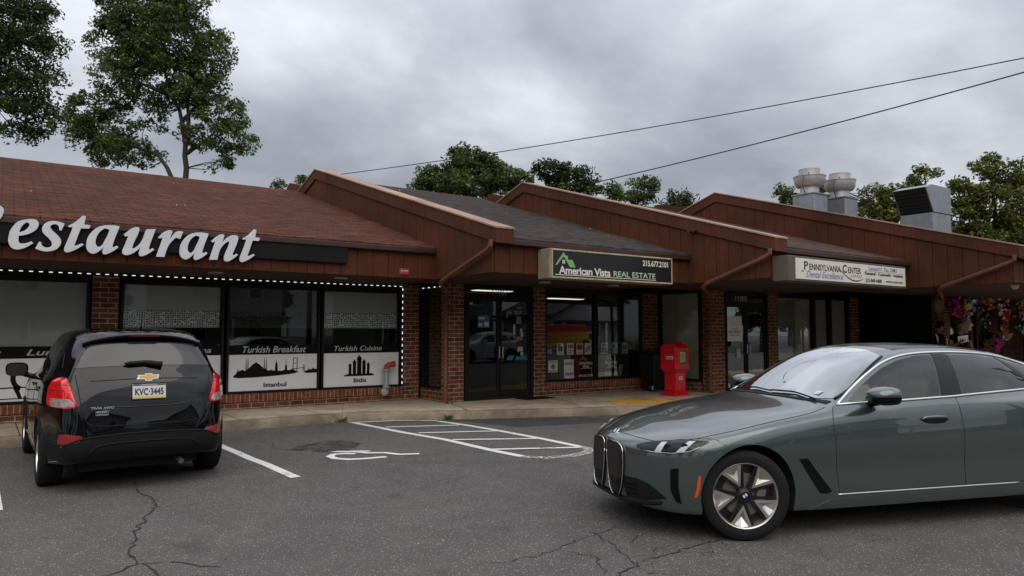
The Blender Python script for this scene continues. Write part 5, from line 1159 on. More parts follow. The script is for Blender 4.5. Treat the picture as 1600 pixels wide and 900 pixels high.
st_ = on(sbv, [(.95, -.50, 1.05)], (-.45, 0, 1), .006)[0]; q_ = MB().box(-.03, .03, -.035, .035, -.001, .001).build('windscreen_sticker', mat('windscreen_sticker', (.55, .58, .6), .6, var=.5, vs=60), sed); q_.location = st_; q_.rotation_euler = (0, R(-25), 0)

# ------------------------------------------------------------------ black compact SUV seen from behind
def suv(root, BP, plate='KVC\u00b73445', full=True):
    S = {}
    S[-.84] = [(0, .30), (.40, .30), (.46, .32), (.50, .42), (.52, .52), (.52, .62), (.50, .74), (.44, .80), (.34, .83), (.24, .845), (.12, .85), (0, .852)]
    S[-.74] = [(0, .25), (.62, .25), (.70, .28), (.73, .40), (.74, .52), (.74, .66), (.71, .82), (.62, .89), (.48, .92), (.32, .935), (.16, .94), (0, .942)]
    S[-.50] = [(0, .22), (.76, .22), (.82, .25), (.845, .38), (.85, .52), (.85, .70), (.82, .90), (.74, .955), (.58, .985), (.38, 1.0), (.19, 1.01), (0, 1.012)]
    S[0.0] = [(0, .22), (.80, .22), (.865, .25), (.88, .38), (.885, .54), (.885, .74), (.855, .97), (.78, 1.02), (.62, 1.05), (.42, 1.065), (.2, 1.075), (0, 1.078)]
    S[.42] = [(0, .22), (.80, .22), (.86, .25), (.875, .38), (.885, .56), (.885, .78), (.85, 1.02), (.79, 1.065), (.66, 1.10), (.45, 1.115), (.22, 1.125), (0, 1.128)]
    S[.62] = [(0, .22), (.80, .22), (.86, .25), (.872, .38), (.885, .56), (.884, .78), (.85, 1.04), (.80, 1.09), (.70, 1.17), (.47, 1.21), (.24, 1.225), (0, 1.23)]
    S[1.00] = [(0, .22), (.80, .22), (.86, .25), (.872, .38), (.885, .56), (.882, .78), (.85, 1.05), (.805, 1.10), (.64, 1.42), (.46, 1.475), (.24, 1.495), (0, 1.50)]
    S[1.30] = [(0, .22), (.80, .22), (.86, .25), (.872, .38), (.885, .56), (.882, .78), (.85, 1.06), (.81, 1.11), (.615, 1.545), (.47, 1.590), (.24, 1.610), (0, 1.616)]
    S[1.70] = [(0, .22), (.80, .22), (.86, .25), (.872, .38), (.885, .56), (.884, .78), (.856, 1.07), (.815, 1.12), (.615, 1.575), (.47, 1.620), (.24, 1.640), (0, 1.646)]
    S[2.20] = [(0, .22), (.80, .22), (.86, .25), (.872, .38), (.886, .56), (.888, .80), (.862, 1.08), (.82, 1.13), (.61, 1.570), (.47, 1.618), (.24, 1.640), (0, 1.646)]
    S[2.60] = [(0, .22), (.80, .22), (.865, .25), (.88, .38), (.89, .58), (.892, .82), (.862, 1.09), (.815, 1.14), (.60, 1.555), (.47, 1.600), (.24, 1.620), (0, 1.626)]
    S[2.85] = [(0, .24), (.80, .24), (.865, .27), (.882, .40), (.89, .60), (.89, .83), (.855, 1.09), (.80, 1.14), (.585, 1.530), (.46, 1.575), (.24, 1.597), (0, 1.602)]
    S[3.00] = [(0, .26), (.79, .26), (.855, .29), (.875, .41), (.882, .60), (.880, .83), (.842, 1.09), (.785, 1.14), (.605, 1.430), (.49, 1.515), (.26, 1.560), (0, 1.570)]
    S[3.10] = [(0, .27), (.78, .27), (.84, .30), (.862, .42), (.868, .60), (.864, .82), (.825, 1.08), (.765, 1.13), (.668, 1.300), (.565, 1.395), (.29, 1.435), (0, 1.445)]
    S[3.18] = [(0, .28), (.76, .28), (.82, .31), (.845, .42), (.850, .60), (.843, .81), (.81, 1.06), (.765, 1.12), (.715, 1.19), (.62, 1.24), (.32, 1.275), (0, 1.285)]
    S[3.24] = [(0, .29), (.73, .29), (.79, .32), (.82, .42), (.825, .59), (.812, .78), (.785, 1.01), (.745, 1.07), (.69, 1.12), (.59, 1.16), (.31, 1.185), (0, 1.195)]
    S[3.30] = [(0, .31), (.69, .31), (.75, .34), (.785, .43), (.79, .57), (.765, .74), (.735, .93), (.69, .99), (.64, 1.03), (.55, 1.07), (.29, 1.10), (0, 1.105)]
    S[3.345] = [(0, .34), (.64, .34), (.70, .37), (.74, .45), (.745, .54), (.72, .64), (.68, .81), (.63, .86), (.57, .90), (.48, .935), (.26, .96), (0, .97)]
    S[3.375] = [(0, .38), (.56, .38), (.63, .40), (.67, .46), (.675, .52), (.65, .57), (.61, .67), (.56, .71), (.50, .74), (.42, .765), (.23, .79), (0, .795)]
    S[3.395] = [(0, .43), (.44, .43), (.50, .435), (.53, .47), (.535, .50), (.52, .53), (.49, .58), (.44, .60), (.38, .61), (.31, .62), (.17, .63), (0, .632)]
    for x_ in S:
        f_ = np.interp(x_, [2.7, 2.85, 3.0, 3.1, 3.2], [1, .98, .94, .915, .905])
        S[x_] = [((y * f_), z) for y, z in S[x_]]
    me, bv = car_body(S, 130, 5, (0, 2.555), .375, .335, .30, (BP, WELL), sm=6)
    body = link('body', me, None, root, True, 32)
    RX = (1, 0, .12); SDn = (0, -1, .3)
    W1 = [(.72, -.9, 1.115), (1.02, -.9, 1.375), (1.22, -.9, 1.485), (1.58, -.9, 1.530), (1.62, -.9, 1.125)]
    W2 = [(1.70, -.9, 1.13), (1.66, -.9, 1.532), (2.20, -.9, 1.525), (2.42, -.9, 1.50), (2.52, -.9, 1.16)]
    W3 = [(2.60, -.9, 1.185), (2.52, -.9, 1.485), (2.78, -.9, 1.44), (2.93, -.9, 1.28)]
    for q in (W1, W2, W3): PT('side_window', q, bv, CGL, root, .003, SDn, both=True)
    PT('windscreen', [(.62, -.66, 1.2), (.52, 0, 1.2), (.62, .66, 1.2), (1.05, .58, 1.5), (1.14, 0, 1.5), (1.05, -.58, 1.5)], bv, CGL, root, .003, (-.8, 0, 1), step=.08)
    if not full: pass
    # tailgate glass, wiper, spoiler
    RG = smooth3([(3.1, -.635, 1.215), (3.1, -.585, 1.34), (3.1, -.545, 1.445), (3.1, -.50, 1.475), (3.1, -.25, 1.49), (3.1, 0, 1.495), (3.1, .25, 1.49), (3.1, .50, 1.475), (3.1, .545, 1.445), (3.1, .585, 1.34), (3.1, .635, 1.215), (3.1, .58, 1.195), (3.1, .3, 1.198), (3.1, 0, 1.20), (3.1, -.3, 1.198), (3.1, -.58, 1.195)], 2)
    rgl = mat('rear_glass', (.030, .026, .025), .06, spec=.7)
    PT('rear_window', RG, bv, rgl, root, .004, (1, 0, .4))
    sp = MB(); n = 17; v = []; f = []
    for i in range(n):
        t = -1 + 2 * i / (n - 1); y = t * .56; dz = -.085 * abs(t) ** 2.4; dx = -.05 * t * t
        v += [(2.90 + dx, y, 1.590 + dz), (3.10 + dx, y, 1.578 + dz), (3.125 + dx, y, 1.560 + dz), (3.11 + dx, y, 1.535 + dz), (2.98 + dx, y, 1.520 + dz * 1.1)]
    for i in range(n - 1):
        for k in range(5): f.append((i * 5 + k, i * 5 + (k + 1) % 5, i * 5 + 5 + (k + 1) % 5, i * 5 + 5 + k))
    f += [tuple(range(5)), tuple(len(v) - 1 - k for k in range(5))]
    spo = MB().add(v, f).build('spoiler', BP, root, smooth=True, angle=50)
    MB().box(3.108, 3.128, -.14, .14, 1.540, 1.556).build('brake_light', mat('dark_red_lens', (.12, .008, .008), .2), spo)
    p0 = on(bv, dens([(3.2, .155, 1.225), (3.2, 0, 1.262), (3.2, -.20, 1.248)], .05), (1, 0, .4), .028)
    MB().tube(p0, [.034] + [.027] * 2 + [.02] * (len(p0) - 4) + [.006], 8).build('rear_wiper', BLM, root, smooth='all')
    # tail lamps
    RED = mat('red_lens', (.72, .008, .012), .12, coat=1, var=.35, vs=14); RED.node_tree.nodes['Principled BSDF'].inputs['Emission Color'].default_value = (.5, .0, .0, 1); RED.node_tree.nodes['Principled BSDF'].inputs['Emission Strength'].default_value = 0.0
    CLR = mat('clear_lens', (.45, .40, .37), .15, .3, coat=1, var=.5, vs=30)
    for s in (1, -1):
        T = [(3.05, -.82, 1.120), (3.15, -.76, 1.140), (3.2, -.70, 1.120), (3.25, -.655, 1.035), (3.3, -.62, 0.925), (3.3, -.60, 0.845), (3.25, -.70, 0.840), (3.15, -.80, 0.850), (3.05, -.862, 0.865), (3.0, -.872, 0.915), (3.0, -.862, 1.045)]
        n_ = (.75, -.66 * s, .1)
        tl = PT('tail_lamp', smooth3([(x, y * s, z) for x, y, z in T], 2), bv, RED, root, .012, n_, back=.03)
        PT('lamp_lens', smooth3([(x, y * s, z) for x, y, z in [(3.08, -.840, 0.933), (3.18, -.755, 0.931), (3.26, -.655, 0.927), (3.28, -.625, 0.905), (3.3, -.612, 0.855), (3.2, -.74, 0.851), (3.10, -.832, 0.861)]], 2), bv, CLR, tl, .015, n_, back=.004)
        TR('lamp_line', [(3.04, -.838 * s, 1.015), (3.2, -.70 * s, 1.010), (3.25, -.64 * s, 1.005)], bv, mat('lamp_shadow_line', (.16, .004, .006), .3), tl, n_, .004, .012)
        TR('lamp_line', [(3.04, -.838 * s, 1.065), (3.2, -.70 * s, 1.063), (3.25, -.66 * s, 1.055)], bv, mat('lamp_shadow_line2', (.16, .004, .006), .3), tl, n_, .003, .012)
        PT('reflector', smooth3([(x, y * s, z) for x, y, z in [(3.3, -.79, .590), (3.3, -.60, .585), (3.35, -.54, .565), (3.35, -.62, .480), (3.3, -.79, .465)]], 2), bv, mat('red_reflector', (.28, .01, .01), .25, coat=1), root, .007, (.8, -.6 * s, 0))
    # tailgate seam, crease, lower black bumper
    sm = smooth3([(3.1, -.63, 1.16), (3.3, -.605, 1.02), (3.3, -.575, .84), (3.3, -.54, .72), (3.3, -.44, .665), (3.3, 0, .655), (3.3, .44, .665), (3.3, .54, .72), (3.3, .575, .84), (3.3, .605, 1.02), (3.1, .63, 1.16)], 4, False)
    TR('panel_gap', sm, bv, SEAM, root, (1, 0, 0), .005, -.001, ns=5)
    TR('tailgate_crease', smooth3([(3.2, -.50, 1.10), (3.2, 0, 1.11), (3.2, .50, 1.10)], 6, False), bv, BP, root, (1, 0, 0), .007, -.001, ns=6)
    TR('tailgate_crease', smooth3([(3.2, -.42, .87), (3.2, -.32, .84), (3.2, 0, .835), (3.2, .32, .84), (3.2, .42, .87)], 6, False), bv, BP, root, (1, 0, 0), .007, -.001, ns=6)
    LB = smooth3([(3.3, -.83, .50), (3.3, -.70, .485), (3.3, -.52, .545), (3.3, -.3, .565), (3.3, 0, .568), (3.3, .3, .565), (3.3, .52, .545), (3.3, .70, .485), (3.3, .83, .50), (3.3, .80, .33), (3.3, .4, .36), (3.3, 0, .38), (3.3, -.4, .36), (3.3, -.80, .33)], 2)
    PT('bumper_cladding', LB, bv, BLM, root, .010, (1, 0, 0), step=.04, lift=None)
    TR('bumper_ridge', smooth3([(3.3, -.80, .505), (3.3, -.70, .492), (3.3, -.52, .552), (3.3, 0, .575), (3.3, .52, .552), (3.3, .70, .492), (3.3, .80, .505)], 5, False), bv, BLM, root, (1, 0, 0), .010, .006)
    TR('bumper_ridge', smooth3([(3.3, -.50, .40), (3.3, -.40, .475), (3.3, 0, .49), (3.3, .40, .475), (3.3, .50, .40)], 5, False), bv, BLM, root, (1, 0, 0), .009, .012)
    # door gaps, sill trim, cladding
    for q in ([(1.66, -.9, 1.12), (1.66, -.9, .8), (1.64, -.9, .38)], [(2.55, -.9, 1.12), (2.50, -.9, .9), (2.30, -.9, .75), (2.14, -.9, .55), (2.10, -.9, .38)], [(.66, -.9, 1.08), (.62, -.9, .8), (.64, -.9, .38)]):
        TR('panel_gap', smooth3(q, 4, False), bv, SEAM, root, (0, -1, 0), .0035, -.0008, both=True, ns=5)
    TR('sill_trim', [(.5, -.9, .36), (2.05, -.9, .36)], bv, ALU, root, (0, -1, 0), .010, .002, both=True)
    for ax in (0, 2.555):
        arc = [(ax + .40 * cos(t), -.95, .335 + .40 * sin(t)) for t in np.linspace(-.25, pi + .25, 26)]
        TR('arch_lip', arc, bv, BLM, root, (0, -1, 0), .022, -.008, both=True)
    for x0 in (1.45, 2.28):
        for s in (1, -1): MB().tube([Vector((p.x, p.y * s, p.z)) for p in on(bv, [(x0, -.9, .985), (x0 + .04, -.9, 1.0), (x0 + .15, -.9, 1.0), (x0 + .2, -.9, .985)], (0, -1, 0), .014)], [.008, .014, .014, .008], 8).build('door_handle', BP, root, smooth='all')
    # mirrors
    for s in (1, -1):
        n = 16; v = []; f = []
        prof = [(-.10, .4, .4), (-.07, .8, .8), (-.02, 1, 1), (.04, 1, 1), (.055, .93, .93)]
        for dx, a, b in prof:
            for k in range(n):
                t = 2 * pi * k / n; cy = abs(cos(t)) ** .6 * (1 if cos(t) > 0 else -1); cz = abs(sin(t)) ** .6 * (1 if sin(t) > 0 else -1); v.append((dx, cy * .115 * a, cz * .082 * b))
        for i in range(len(prof) - 1):
            for k in range(n): f.append((i * n + k, i * n + (k + 1) % n, (i + 1) * n + (k + 1) % n, (i + 1) * n + k))
        f.append(tuple(range(n))); f.append(tuple(len(v) - 1 - k for k in range(n)))
        mo = MB().add(v, f).build('door_mirror', BP, root, smooth=True, angle=50); mo.location = (.92, s * 1.02, 1.14)
        g = MB().add([(.056, cy * .100, cz * .068) for cy, cz in [(abs(cos(t)) ** .6 * (1 if cos(t) > 0 else -1), abs(sin(t)) ** .6 * (1 if sin(t) > 0 else -1)) for t in np.linspace(0, 2 * pi, 20, endpoint=False)]], [tuple(range(20))]).build('mirror_glass', mat('mirror_glass', (.09, .09, .095), .12, .8), mo)
        MB().tube([(-.02, -.06 * s, -.05), (-.03, -.15 * s, -.09), (-.04, -.20 * s, -.10)], [.035, .03, .04], 8).build('mirror_arm', BLK, mo, smooth='all')
    # wheels
    for wx in (0, 2.555):
        for s in (1, -1):
            w = bpy.data.objects.new('wheel', None); COL.objects.link(w); w.parent = root; w.location = (wx, s * .775, .335)
            if s > 0: w.scale = (1, -1, 1)
            tyre(w, .335, .225, .215)
            MB().lathe([(.215, -.085), (.222, -.098), (.212, -.100), (.205, -.08), (.20, .07), (.216, .085)], n=48, axis='y').build('rim', ALU, w, smooth=True)
            MB().lathe([(0, -.03), (.205, -.028), (.205, -.02), (0, -.02)], n=32, axis='y').build('barrel', DALU, w)
            sp_ = MB()
            for k in range(5):
                a = 2 * pi * k / 5 + pi / 2
                for d in (-.10, .10):
                    p = lambda r, t, y: (r * cos(a + d) - t * sin(a + d), y, r * sin(a + d) + t * cos(a + d))
                    A = [p(.03, .016, -.085), p(.206, .016, -.095), p(.206, -.016, -.095), p(.03, -.016, -.085)]; B = [p(.03, .018, -.05), p(.206, .018, -.06), p(.206, -.018, -.06), p(.03, -.018, -.05)]
                    sp_.add(A + B, [(0, 1, 2, 3), (7, 6, 5, 4), (0, 4, 5, 1), (1, 5, 6, 2), (2, 6, 7, 3), (3, 7, 4, 0)])
            sp_.build('spokes', ALU, w)
            MB().lathe([(0, -.092), (.03, -.092), (.05, -.086), (.05, -.05), (0, -.05)], n=24, axis='y').build('hub', ALU, w, smooth=True)
    # exhaust, undertray
    MB().tube([(2.9, .35, .24), (3.25, .35, .25), (3.32, .35, .235)], .028, 10).build('exhaust_pipe', DISC, root, smooth=True)
    MB().box(.5, 3.1, -.55, .55, .19, .27).build('undertray', WELL, root)
    MB().box(2.5, 2.62, -.65, .65, .26, .36).build('rear_axle', WELL, root)
    # aerial
    MB().tube([(2.62, .04, 1.62), (2.66, .04, 1.655), (2.72, .04, 1.80)], [.016, .006, .003], 6).build('aerial', BLM, root, smooth='all')
    # plate and emblem
    TXM = Matrix(((0, 0, 1), (1, 0, 0), (0, 1, 0)))   # text facing +x, right = +y
    if plate:
        px_ = on(bv, [(3.3, 0, .975)], (1, 0, 0), 0)[0].x + .022
        pb = MB().box(-.008, 0, -.155, .155, -.078, .078).build('number_plate', mat('plate_white', (.60, .60, .57), .4), root, bevel=.003); pb.location = (px_, .02, .985); pb.rotation_euler = (0, R(-12), 0)
        text('plate_text', plate, .002, 0, -.005, .265, .072, mat('plate_navy', (.015, .018, .035), .5), pb, bold=.02, rot=TXM)
        MB().box(.0005, .0018, -.150, .150, -.074, -.052).build('plate_band', mat('plate_yellow', (.60, .42, .10), .5), pb); MB().box(.0005, .0018, -.150, .150, .056, .074).build('plate_band', mat('plate_blue', (.06, .07, .12), .5), pb)
        text('plate_text', 'PENNSYLVANIA', .003, 0, .065, .15, .011, MT['white'], pb, rot=TXM)
        f_ = MB(); f_.box(-.004, .004, -.16, .16, .078, .085); f_.box(-.004, .004, -.16, .16, -.085, -.078); f_.build('plate_frame', BLM, pb)
        ex = on(bv, [(3.3, 0, 1.115)], (1, 0, 0), 0)[0].x + .004
        em = flat_shape([[(-.10, .012), (-.10, .032), (-.036, .032), (-.034, .045), (.034, .045), (.036, .032), (.10, .032), (.10, .030), (.088, -.012), (.035, -.012), (.032, -.030), (-.032, -.030), (-.035, -.012), (-.115, -.012)]], .004)
        em.transform(Matrix.Translation((ex, .02, 1.115)) @ (Matrix.Rotation(R(-14), 4, 'Y') @ TXM.to_4x4())); link('emblem_edge', em, CHR, root)
        em = flat_shape([[(-.088, -.004), (-.088, .025), (-.030, .025), (-.028, .038), (.028, .038), (.030, .025), (.090, .025), (.080, -.005), (.029, -.005), (.026, -.023), (-.026, -.023), (-.029, -.005)]], .0055)
        em.transform(Matrix.Translation((ex, .02, 1.115)) @ (Matrix.Rotation(R(-14), 4, 'Y') @ TXM.to_4x4())); link('emblem', em, mat('gold', (.62, .36, .10), .35, .6), root)
        for s_, z, w_, h_ in (('TRAX AWD', .835, .20, .024), ('HERBERT', .797, .115, .022), ('CHEVROLET', .770, .115, .017)):
            q = on(bv, [(3.3, -.40, z)], (1, 0, 0), .014)[0]; o = text('badge_lettering', s_, 0, 0, 0, w_, h_, mat('badge_grey', (.22, .22, .22), .4, .5), root, rot=TXM, bold=.02); o.location = q; o.rotation_euler = (0, R(-16), R(-9))
    return bv
BLP = paint('black_paint', (.004, .004, .0045), .2, .0); BLP.node_tree.nodes['Principled BSDF'].inputs['Specular IOR Level'].default_value = 0; BLP.node_tree.nodes['Principled BSDF'].inputs['Coat IOR'].default_value = 1.5; 
suvr = thing('compact_suv', 'black compact SUV with red tail lamps parked nose-in facing the restaurant windows', 'car', (1.33, 9.0, 0), R(-90.5))
suvbv = suv(suvr, BLP)
# local frame has +x towards the tail, origin under the front axle
def place_by_rear(r, X, Y, ang):
    r.rotation_euler = (0, 0, ang); r.location = (X - 2.555 * cos(ang), Y - 2.555 * sin(ang), 0)
place_by_rear(suvr, 1.27, 9.05, R(-89))
TREES = {"poplar":[[[5.23,38.01,18.1,2.25,1.2],[5.26,37.99,16.99,2.25,1.35],[6.76,36.92,17.3,1.5,1.2],[6.3,37.26,15.72,2.7,1.65],[4.55,38.5,15.25,1.65,1.5],[7.82,36.17,14.94,1.14,1.5],[5.59,37.76,13.84,2.55,1.35],[7.53,36.38,13.21,1.35,1.26],[3.88,38.98,12.59,1.2,0.9],[3.15,39.5,11.96,1.05,0.84],[4.16,38.77,11.19,1.65,0.9],[3.05,39.56,10.88,0.75,0.6],[4.94,38.22,10.16,1.44,0.66],[3.95,38.93,10.1,0.9,0.54],[8.38,35.77,11.96,1.26,0.9],[8.65,35.58,10.88,1.32,0.9],[8.42,35.74,9.79,0.54,0.66],[7.4,36.47,11.03,0.66,0.75],[5.77,37.63,11.81,0.66,0.75]],[[[7.05,36.72,7.95],[7.07,36.71,9.42],[7.07,36.71,10.57],[6.89,36.83,11.65],[6.44,37.15,12.9],[6.08,37.41,14.46],[5.9,37.53,16.35]],[[7.07,36.71,10.57],[7.11,36.68,11.96],[6.93,36.8,13.21],[7.2,36.62,14.78]],[[7.08,36.7,10.1],[7.73,36.23,10.72],[8.39,35.76,11.34]],[[6.64,37.01,8.56],[6.37,37.2,9.42],[5.93,37.51,10.1],[4.93,38.23,10.47],[3.8,39.03,10.88]],[[6.89,36.83,11.65],[7.74,36.23,12.9]],[[6.44,37.15,12.9],[5.22,38.02,13.52],[4.25,38.71,12.59]],[[6.08,37.41,14.46],[4.67,38.41,15.41]]]],"locust":[[[-0.31,32.14,13.48,1.61,0.92],[0.55,31.52,13.6,0.8,0.57],[0.31,31.7,12.4,1.15,0.73],[1.18,31.08,12.03,0.55,0.64],[-0.04,31.95,11.43,1.15,0.8],[0.84,31.32,10.83,0.87,0.69],[-0.0,31.92,10.24,1.15,0.64],[0.78,31.36,9.76,0.87,0.51],[1.27,31.01,9.28,0.46,0.37],[0.23,31.75,8.93,0.92,0.28],[-0.85,32.52,12.4,1.15,1.38],[0.81,31.34,8.76,0.46,0.23],[-0.96,32.6,10.24,0.92,1.15]],[[[-1.55,33.02,5.98],[-1.44,32.94,7.86],[-1.12,32.72,9.52],[-0.81,32.49,11.43],[-0.5,32.27,13.36]],[[-1.44,32.94,7.86],[-0.34,32.16,9.05],[0.6,31.49,9.28]],[[-1.12,32.72,9.52],[-0.0,31.92,10.24],[0.93,31.26,10.95]],[[-0.81,32.49,11.43],[0.31,31.7,12.4],[1.06,31.17,12.88]]]],"maple_a":[[[21.3,33.94,10.95,1.59,0.92],[19.99,34.87,10.16,1.41,0.78],[22.47,33.1,10.34,1.48,0.85],[20.92,34.21,11.61,0.78,0.42],[19.12,35.49,9.72,0.71,0.42],[23.55,32.33,10.05,0.78,0.64],[21.31,33.93,9.79,2.47,0.64],[22.18,33.31,10.95,0.71,0.49]],[[[21.32,33.93,6.55],[21.31,33.93,9.43],[21.16,34.04,10.88]],[[21.31,33.93,9.07],[20.29,34.66,9.97]],[[21.31,33.93,9.07],[22.47,33.1,10.16]]]],"maple_b":[[[26.44,32.73,10.89,1.19,0.74],[27.52,31.97,10.66,1.11,0.74],[25.83,33.17,11.12,0.67,0.45],[28.19,31.49,10.01,0.74,0.45],[26.81,32.47,10.01,1.48,0.52]],[[[26.95,32.37,6.8],[26.81,32.47,9.45],[26.66,32.58,10.77]],[[26.87,32.43,9.45],[27.58,31.92,10.39]]]],"maple_c":[[[30.57,29.79,9.98,0.96,0.67],[30.85,29.59,10.47,0.59,0.37],[29.32,30.68,9.86,0.74,0.45],[30.02,30.19,9.45,0.96,0.37]],[[[30.15,30.09,6.8],[30.32,29.97,9.07],[30.64,29.75,10.2]],[[30.32,29.97,9.07],[29.41,30.62,9.75]]]],"maple_d":[[[32.37,28.51,9.52,0.74,0.37],[31.85,28.88,9.14,0.82,0.33],[32.76,28.23,9.14,0.45,0.3]],[[[32.28,28.58,6.8],[32.24,28.6,8.69],[32.37,28.51,9.52]]]],"maple_e":[[[37.36,24.96,9.75,0.63,0.45],[37.65,24.75,9.14,0.74,0.45]],[[[37.5,24.86,6.05],[37.49,24.86,8.69],[37.39,24.94,9.64]]]],"oak_a":[[[35.62,18.83,8.65,0.51,0.32],[35.81,18.7,8.06,1.02,0.64],[36.53,18.18,7.51,1.02,0.76],[37.68,17.36,9.46,0.76,0.38],[35.27,19.08,7.35,0.7,0.7],[37.27,17.66,8.65,0.7,0.51],[33.73,20.18,8.65,0.83,0.7],[36.35,18.31,8.65,0.64,0.38]],[[[36.21,18.41,3.49],[36.16,18.45,6.38],[35.94,18.6,8.0]],[[36.16,18.45,6.38],[37.4,17.56,8.65]]]],"oak_b":[[[37.08,14.11,9.19,0.82,0.52],[37.71,13.66,8.51,0.99,0.7],[36.08,14.82,7.91,0.99,0.7],[37.27,13.98,7.46,1.46,0.99],[38.35,13.21,7.46,1.05,1.46],[36.16,14.76,6.72,1.11,0.82],[37.82,13.58,6.13,1.22,0.93],[36.74,14.35,5.98,1.28,0.64],[35.73,15.07,8.36,0.47,0.35],[39.1,12.67,8.36,1.05,1.05],[38.4,13.17,8.95,0.87,0.58]],[[[37.34,13.92,2.75],[37.35,13.91,5.09],[37.26,13.98,7.17],[37.19,14.03,8.65]],[[37.35,13.91,5.09],[36.41,14.59,6.87]],[[37.35,13.91,5.09],[38.34,13.21,7.17],[38.86,12.84,8.36]]]],"sapling":[[[13.01,37.39,9.69,0.3,0.23],[11.99,38.11,9.45,0.2,0.13]],[[[13.03,37.37,8.01],[13.01,37.38,9.55]]]]}
# ------------------------------------------------------------------ trees
def leaf_mat(name, c1, c2, c3):
    s = NT(name); s.b.inputs['Roughness'].default_value = .55; s.b.inputs['Specular IOR Level'].default_value = .3
    g = s.t.nodes.new('ShaderNodeNewGeometry')
    c = s.ramp(g.outputs['Random Per Island'], [(0, c1), (.55, c2), (1, c3)])
    nz = s.n('TexNoise', Scale=.8, Detail=3.0); s.l(s.tc.outputs['Object'], nz.inputs['Vector'])
    c = s.mul(c, s.ramp(nz.outputs[0], [(.3, (.6, .65, .6)), (.7, (1.7, 1.6, 1.35))]))
    s.l(c, s.b.inputs['Base Color']); s.b.inputs['Transmission Weight'].default_value = 0
    tl = s.n('BsdfTranslucent'); s.l(c, tl.inputs[0]); mx = s.n('MixShader'); mx.inputs[0].default_value = .22
    s.l(s.b.outputs[0], mx.inputs[1]); s.l(tl.outputs[0], mx.inputs[2]); s.l(mx.outputs[0], s.o.inputs[0]); return s.m
LF = {'a': leaf_mat('leaves_green', (.045, .068, .024), (.075, .108, .036), (.12, .155, .055)), 'b': leaf_mat('leaves_dark', (.022, .036, .014), (.040, .060, .020), (.075, .098, .030)), 'c': leaf_mat('leaves_olive', (.055, .072, .020), (.095, .115, .030), (.15, .155, .045))}
BARK = mat('bark', (.050, .040, .032), .9, var=.35, vs=8, bump=.5, bs=20, bd=.02)
def leaves(blobs, seed, size, dens_, sub=.42, spread=.30):
    r = np.random.default_rng(seed); CEN = []
    for (x, y, z, rx, rz) in blobs:
        vol = rx * rx * rz * 4.19; n = max(5, int(vol ** .72 * dens_))
        d = r.normal(size=(n, 3)); d /= np.linalg.norm(d, axis=1)[:, None]; q = r.uniform(.25, 1.0, n)[:, None] ** .45
        CEN.append(np.array([x, y, z]) + d * q * np.array([rx, rx * .9, rz]))
    CEN = np.concatenate(CEN); P = []
    for c in CEN:
        k = int(r.uniform(18, 75)); s_ = sub * r.uniform(.55, 1.5)
        o = r.normal(size=(k, 3)); o /= np.maximum(1, np.linalg.norm(o, axis=1)[:, None] / 1.7); o = o * s_ * spread * 1.5 * np.array([1, 1, .7]); P.append(c + o)
    P = np.concatenate(P); n = len(P); nr = r.normal(size=(n, 3)) + np.array([0, 0, .7]); nr /= np.linalg.norm(nr, axis=1)[:, None]
    a = np.cross(nr, r.normal(size=(n, 3))); a /= np.linalg.norm(a, axis=1)[:, None]; b = np.cross(nr, a); s = size * r.uniform(.6, 1.3, n)[:, None]
    V = np.stack([P - a * s, P + b * s * .45 + nr * s * .15, P + a * s, P - b * s * .45 + nr * s * .15], 1).reshape(-1, 3)
    return V, CEN
def tree(name, label, blobs, limbs, seed, size=.075, dens_=26, m='a', r0=.22, group=None, sub=.42):
    x, y, _ = limbs[0][0]; t = thing(name, label, 'tree', (x, y, 0), 0, group)
    V, CEN = leaves(blobs, seed, size, dens_, sub); V = V - np.array([x, y, 0]); n = len(V) // 4
    me = bpy.data.meshes.new('crown'); me.vertices.add(len(V)); me.vertices.foreach_set('co', V.ravel().astype(np.float32)); me.loops.add(4 * n); me.loops.foreach_set('vertex_index', np.arange(4 * n, dtype=np.int32)); me.polygons.add(n); me.polygons.foreach_set('loop_start', np.arange(n, dtype=np.int32) * 4)
    try: me.polygons.foreach_set('loop_total', np.full(n, 4, dtype=np.int32))
    except Exception: pass
    me.update(); me.validate(); link('crown', me, LF[m], t)
    b = MB(); rg = random.Random(seed); pts_all = []
    for i, l in enumerate(limbs):
        P = [Vector(p) - Vector((x, y, 0)) for p in l]
        if i == 0 and P[0].z > 0: P = [Vector((P[0].x, P[0].y, 0))] + P
        Q = []
        for k in range(len(P) - 1):
            m_ = max(2, int((P[k + 1] - P[k]).length / .7))
            for j in range(m_): Q.append(P[k].lerp(P[k + 1], j / m_) + Vector((rg.gauss(0, .03), rg.gauss(0, .03), 0)))
        Q.append(P[-1]); ra = r0 if i == 0 else r0 * .5; rr = [max(.02, ra * (1 - .82 * k / (len(Q) - 1))) for k in range(len(Q))]
        b.tube(Q, rr, 7); pts_all += [(q, rr[k]) for k, q in enumerate(Q) if q.z > 1.5]
    # twigs from the limbs to the leaf clusters
    for c in CEN[::2]:
        c = Vector(c) - Vector((x, y, 0)); q, rr_ = min(pts_all, key=lambda p: (p[0] - c).length + max(0, p[0].z - c.z) * .8)
        if (q - c).length < 5: mid = q.lerp(c, .5) + Vector((rg.gauss(0, .12), rg.gauss(0, .12), rg.gauss(0, .1) - .05)); b.tube([q, mid, c], [min(rr_, .03), .018, .007], 4, cap=False)
    b.build('trunk', BARK, t, smooth='all', fixn=False); return t
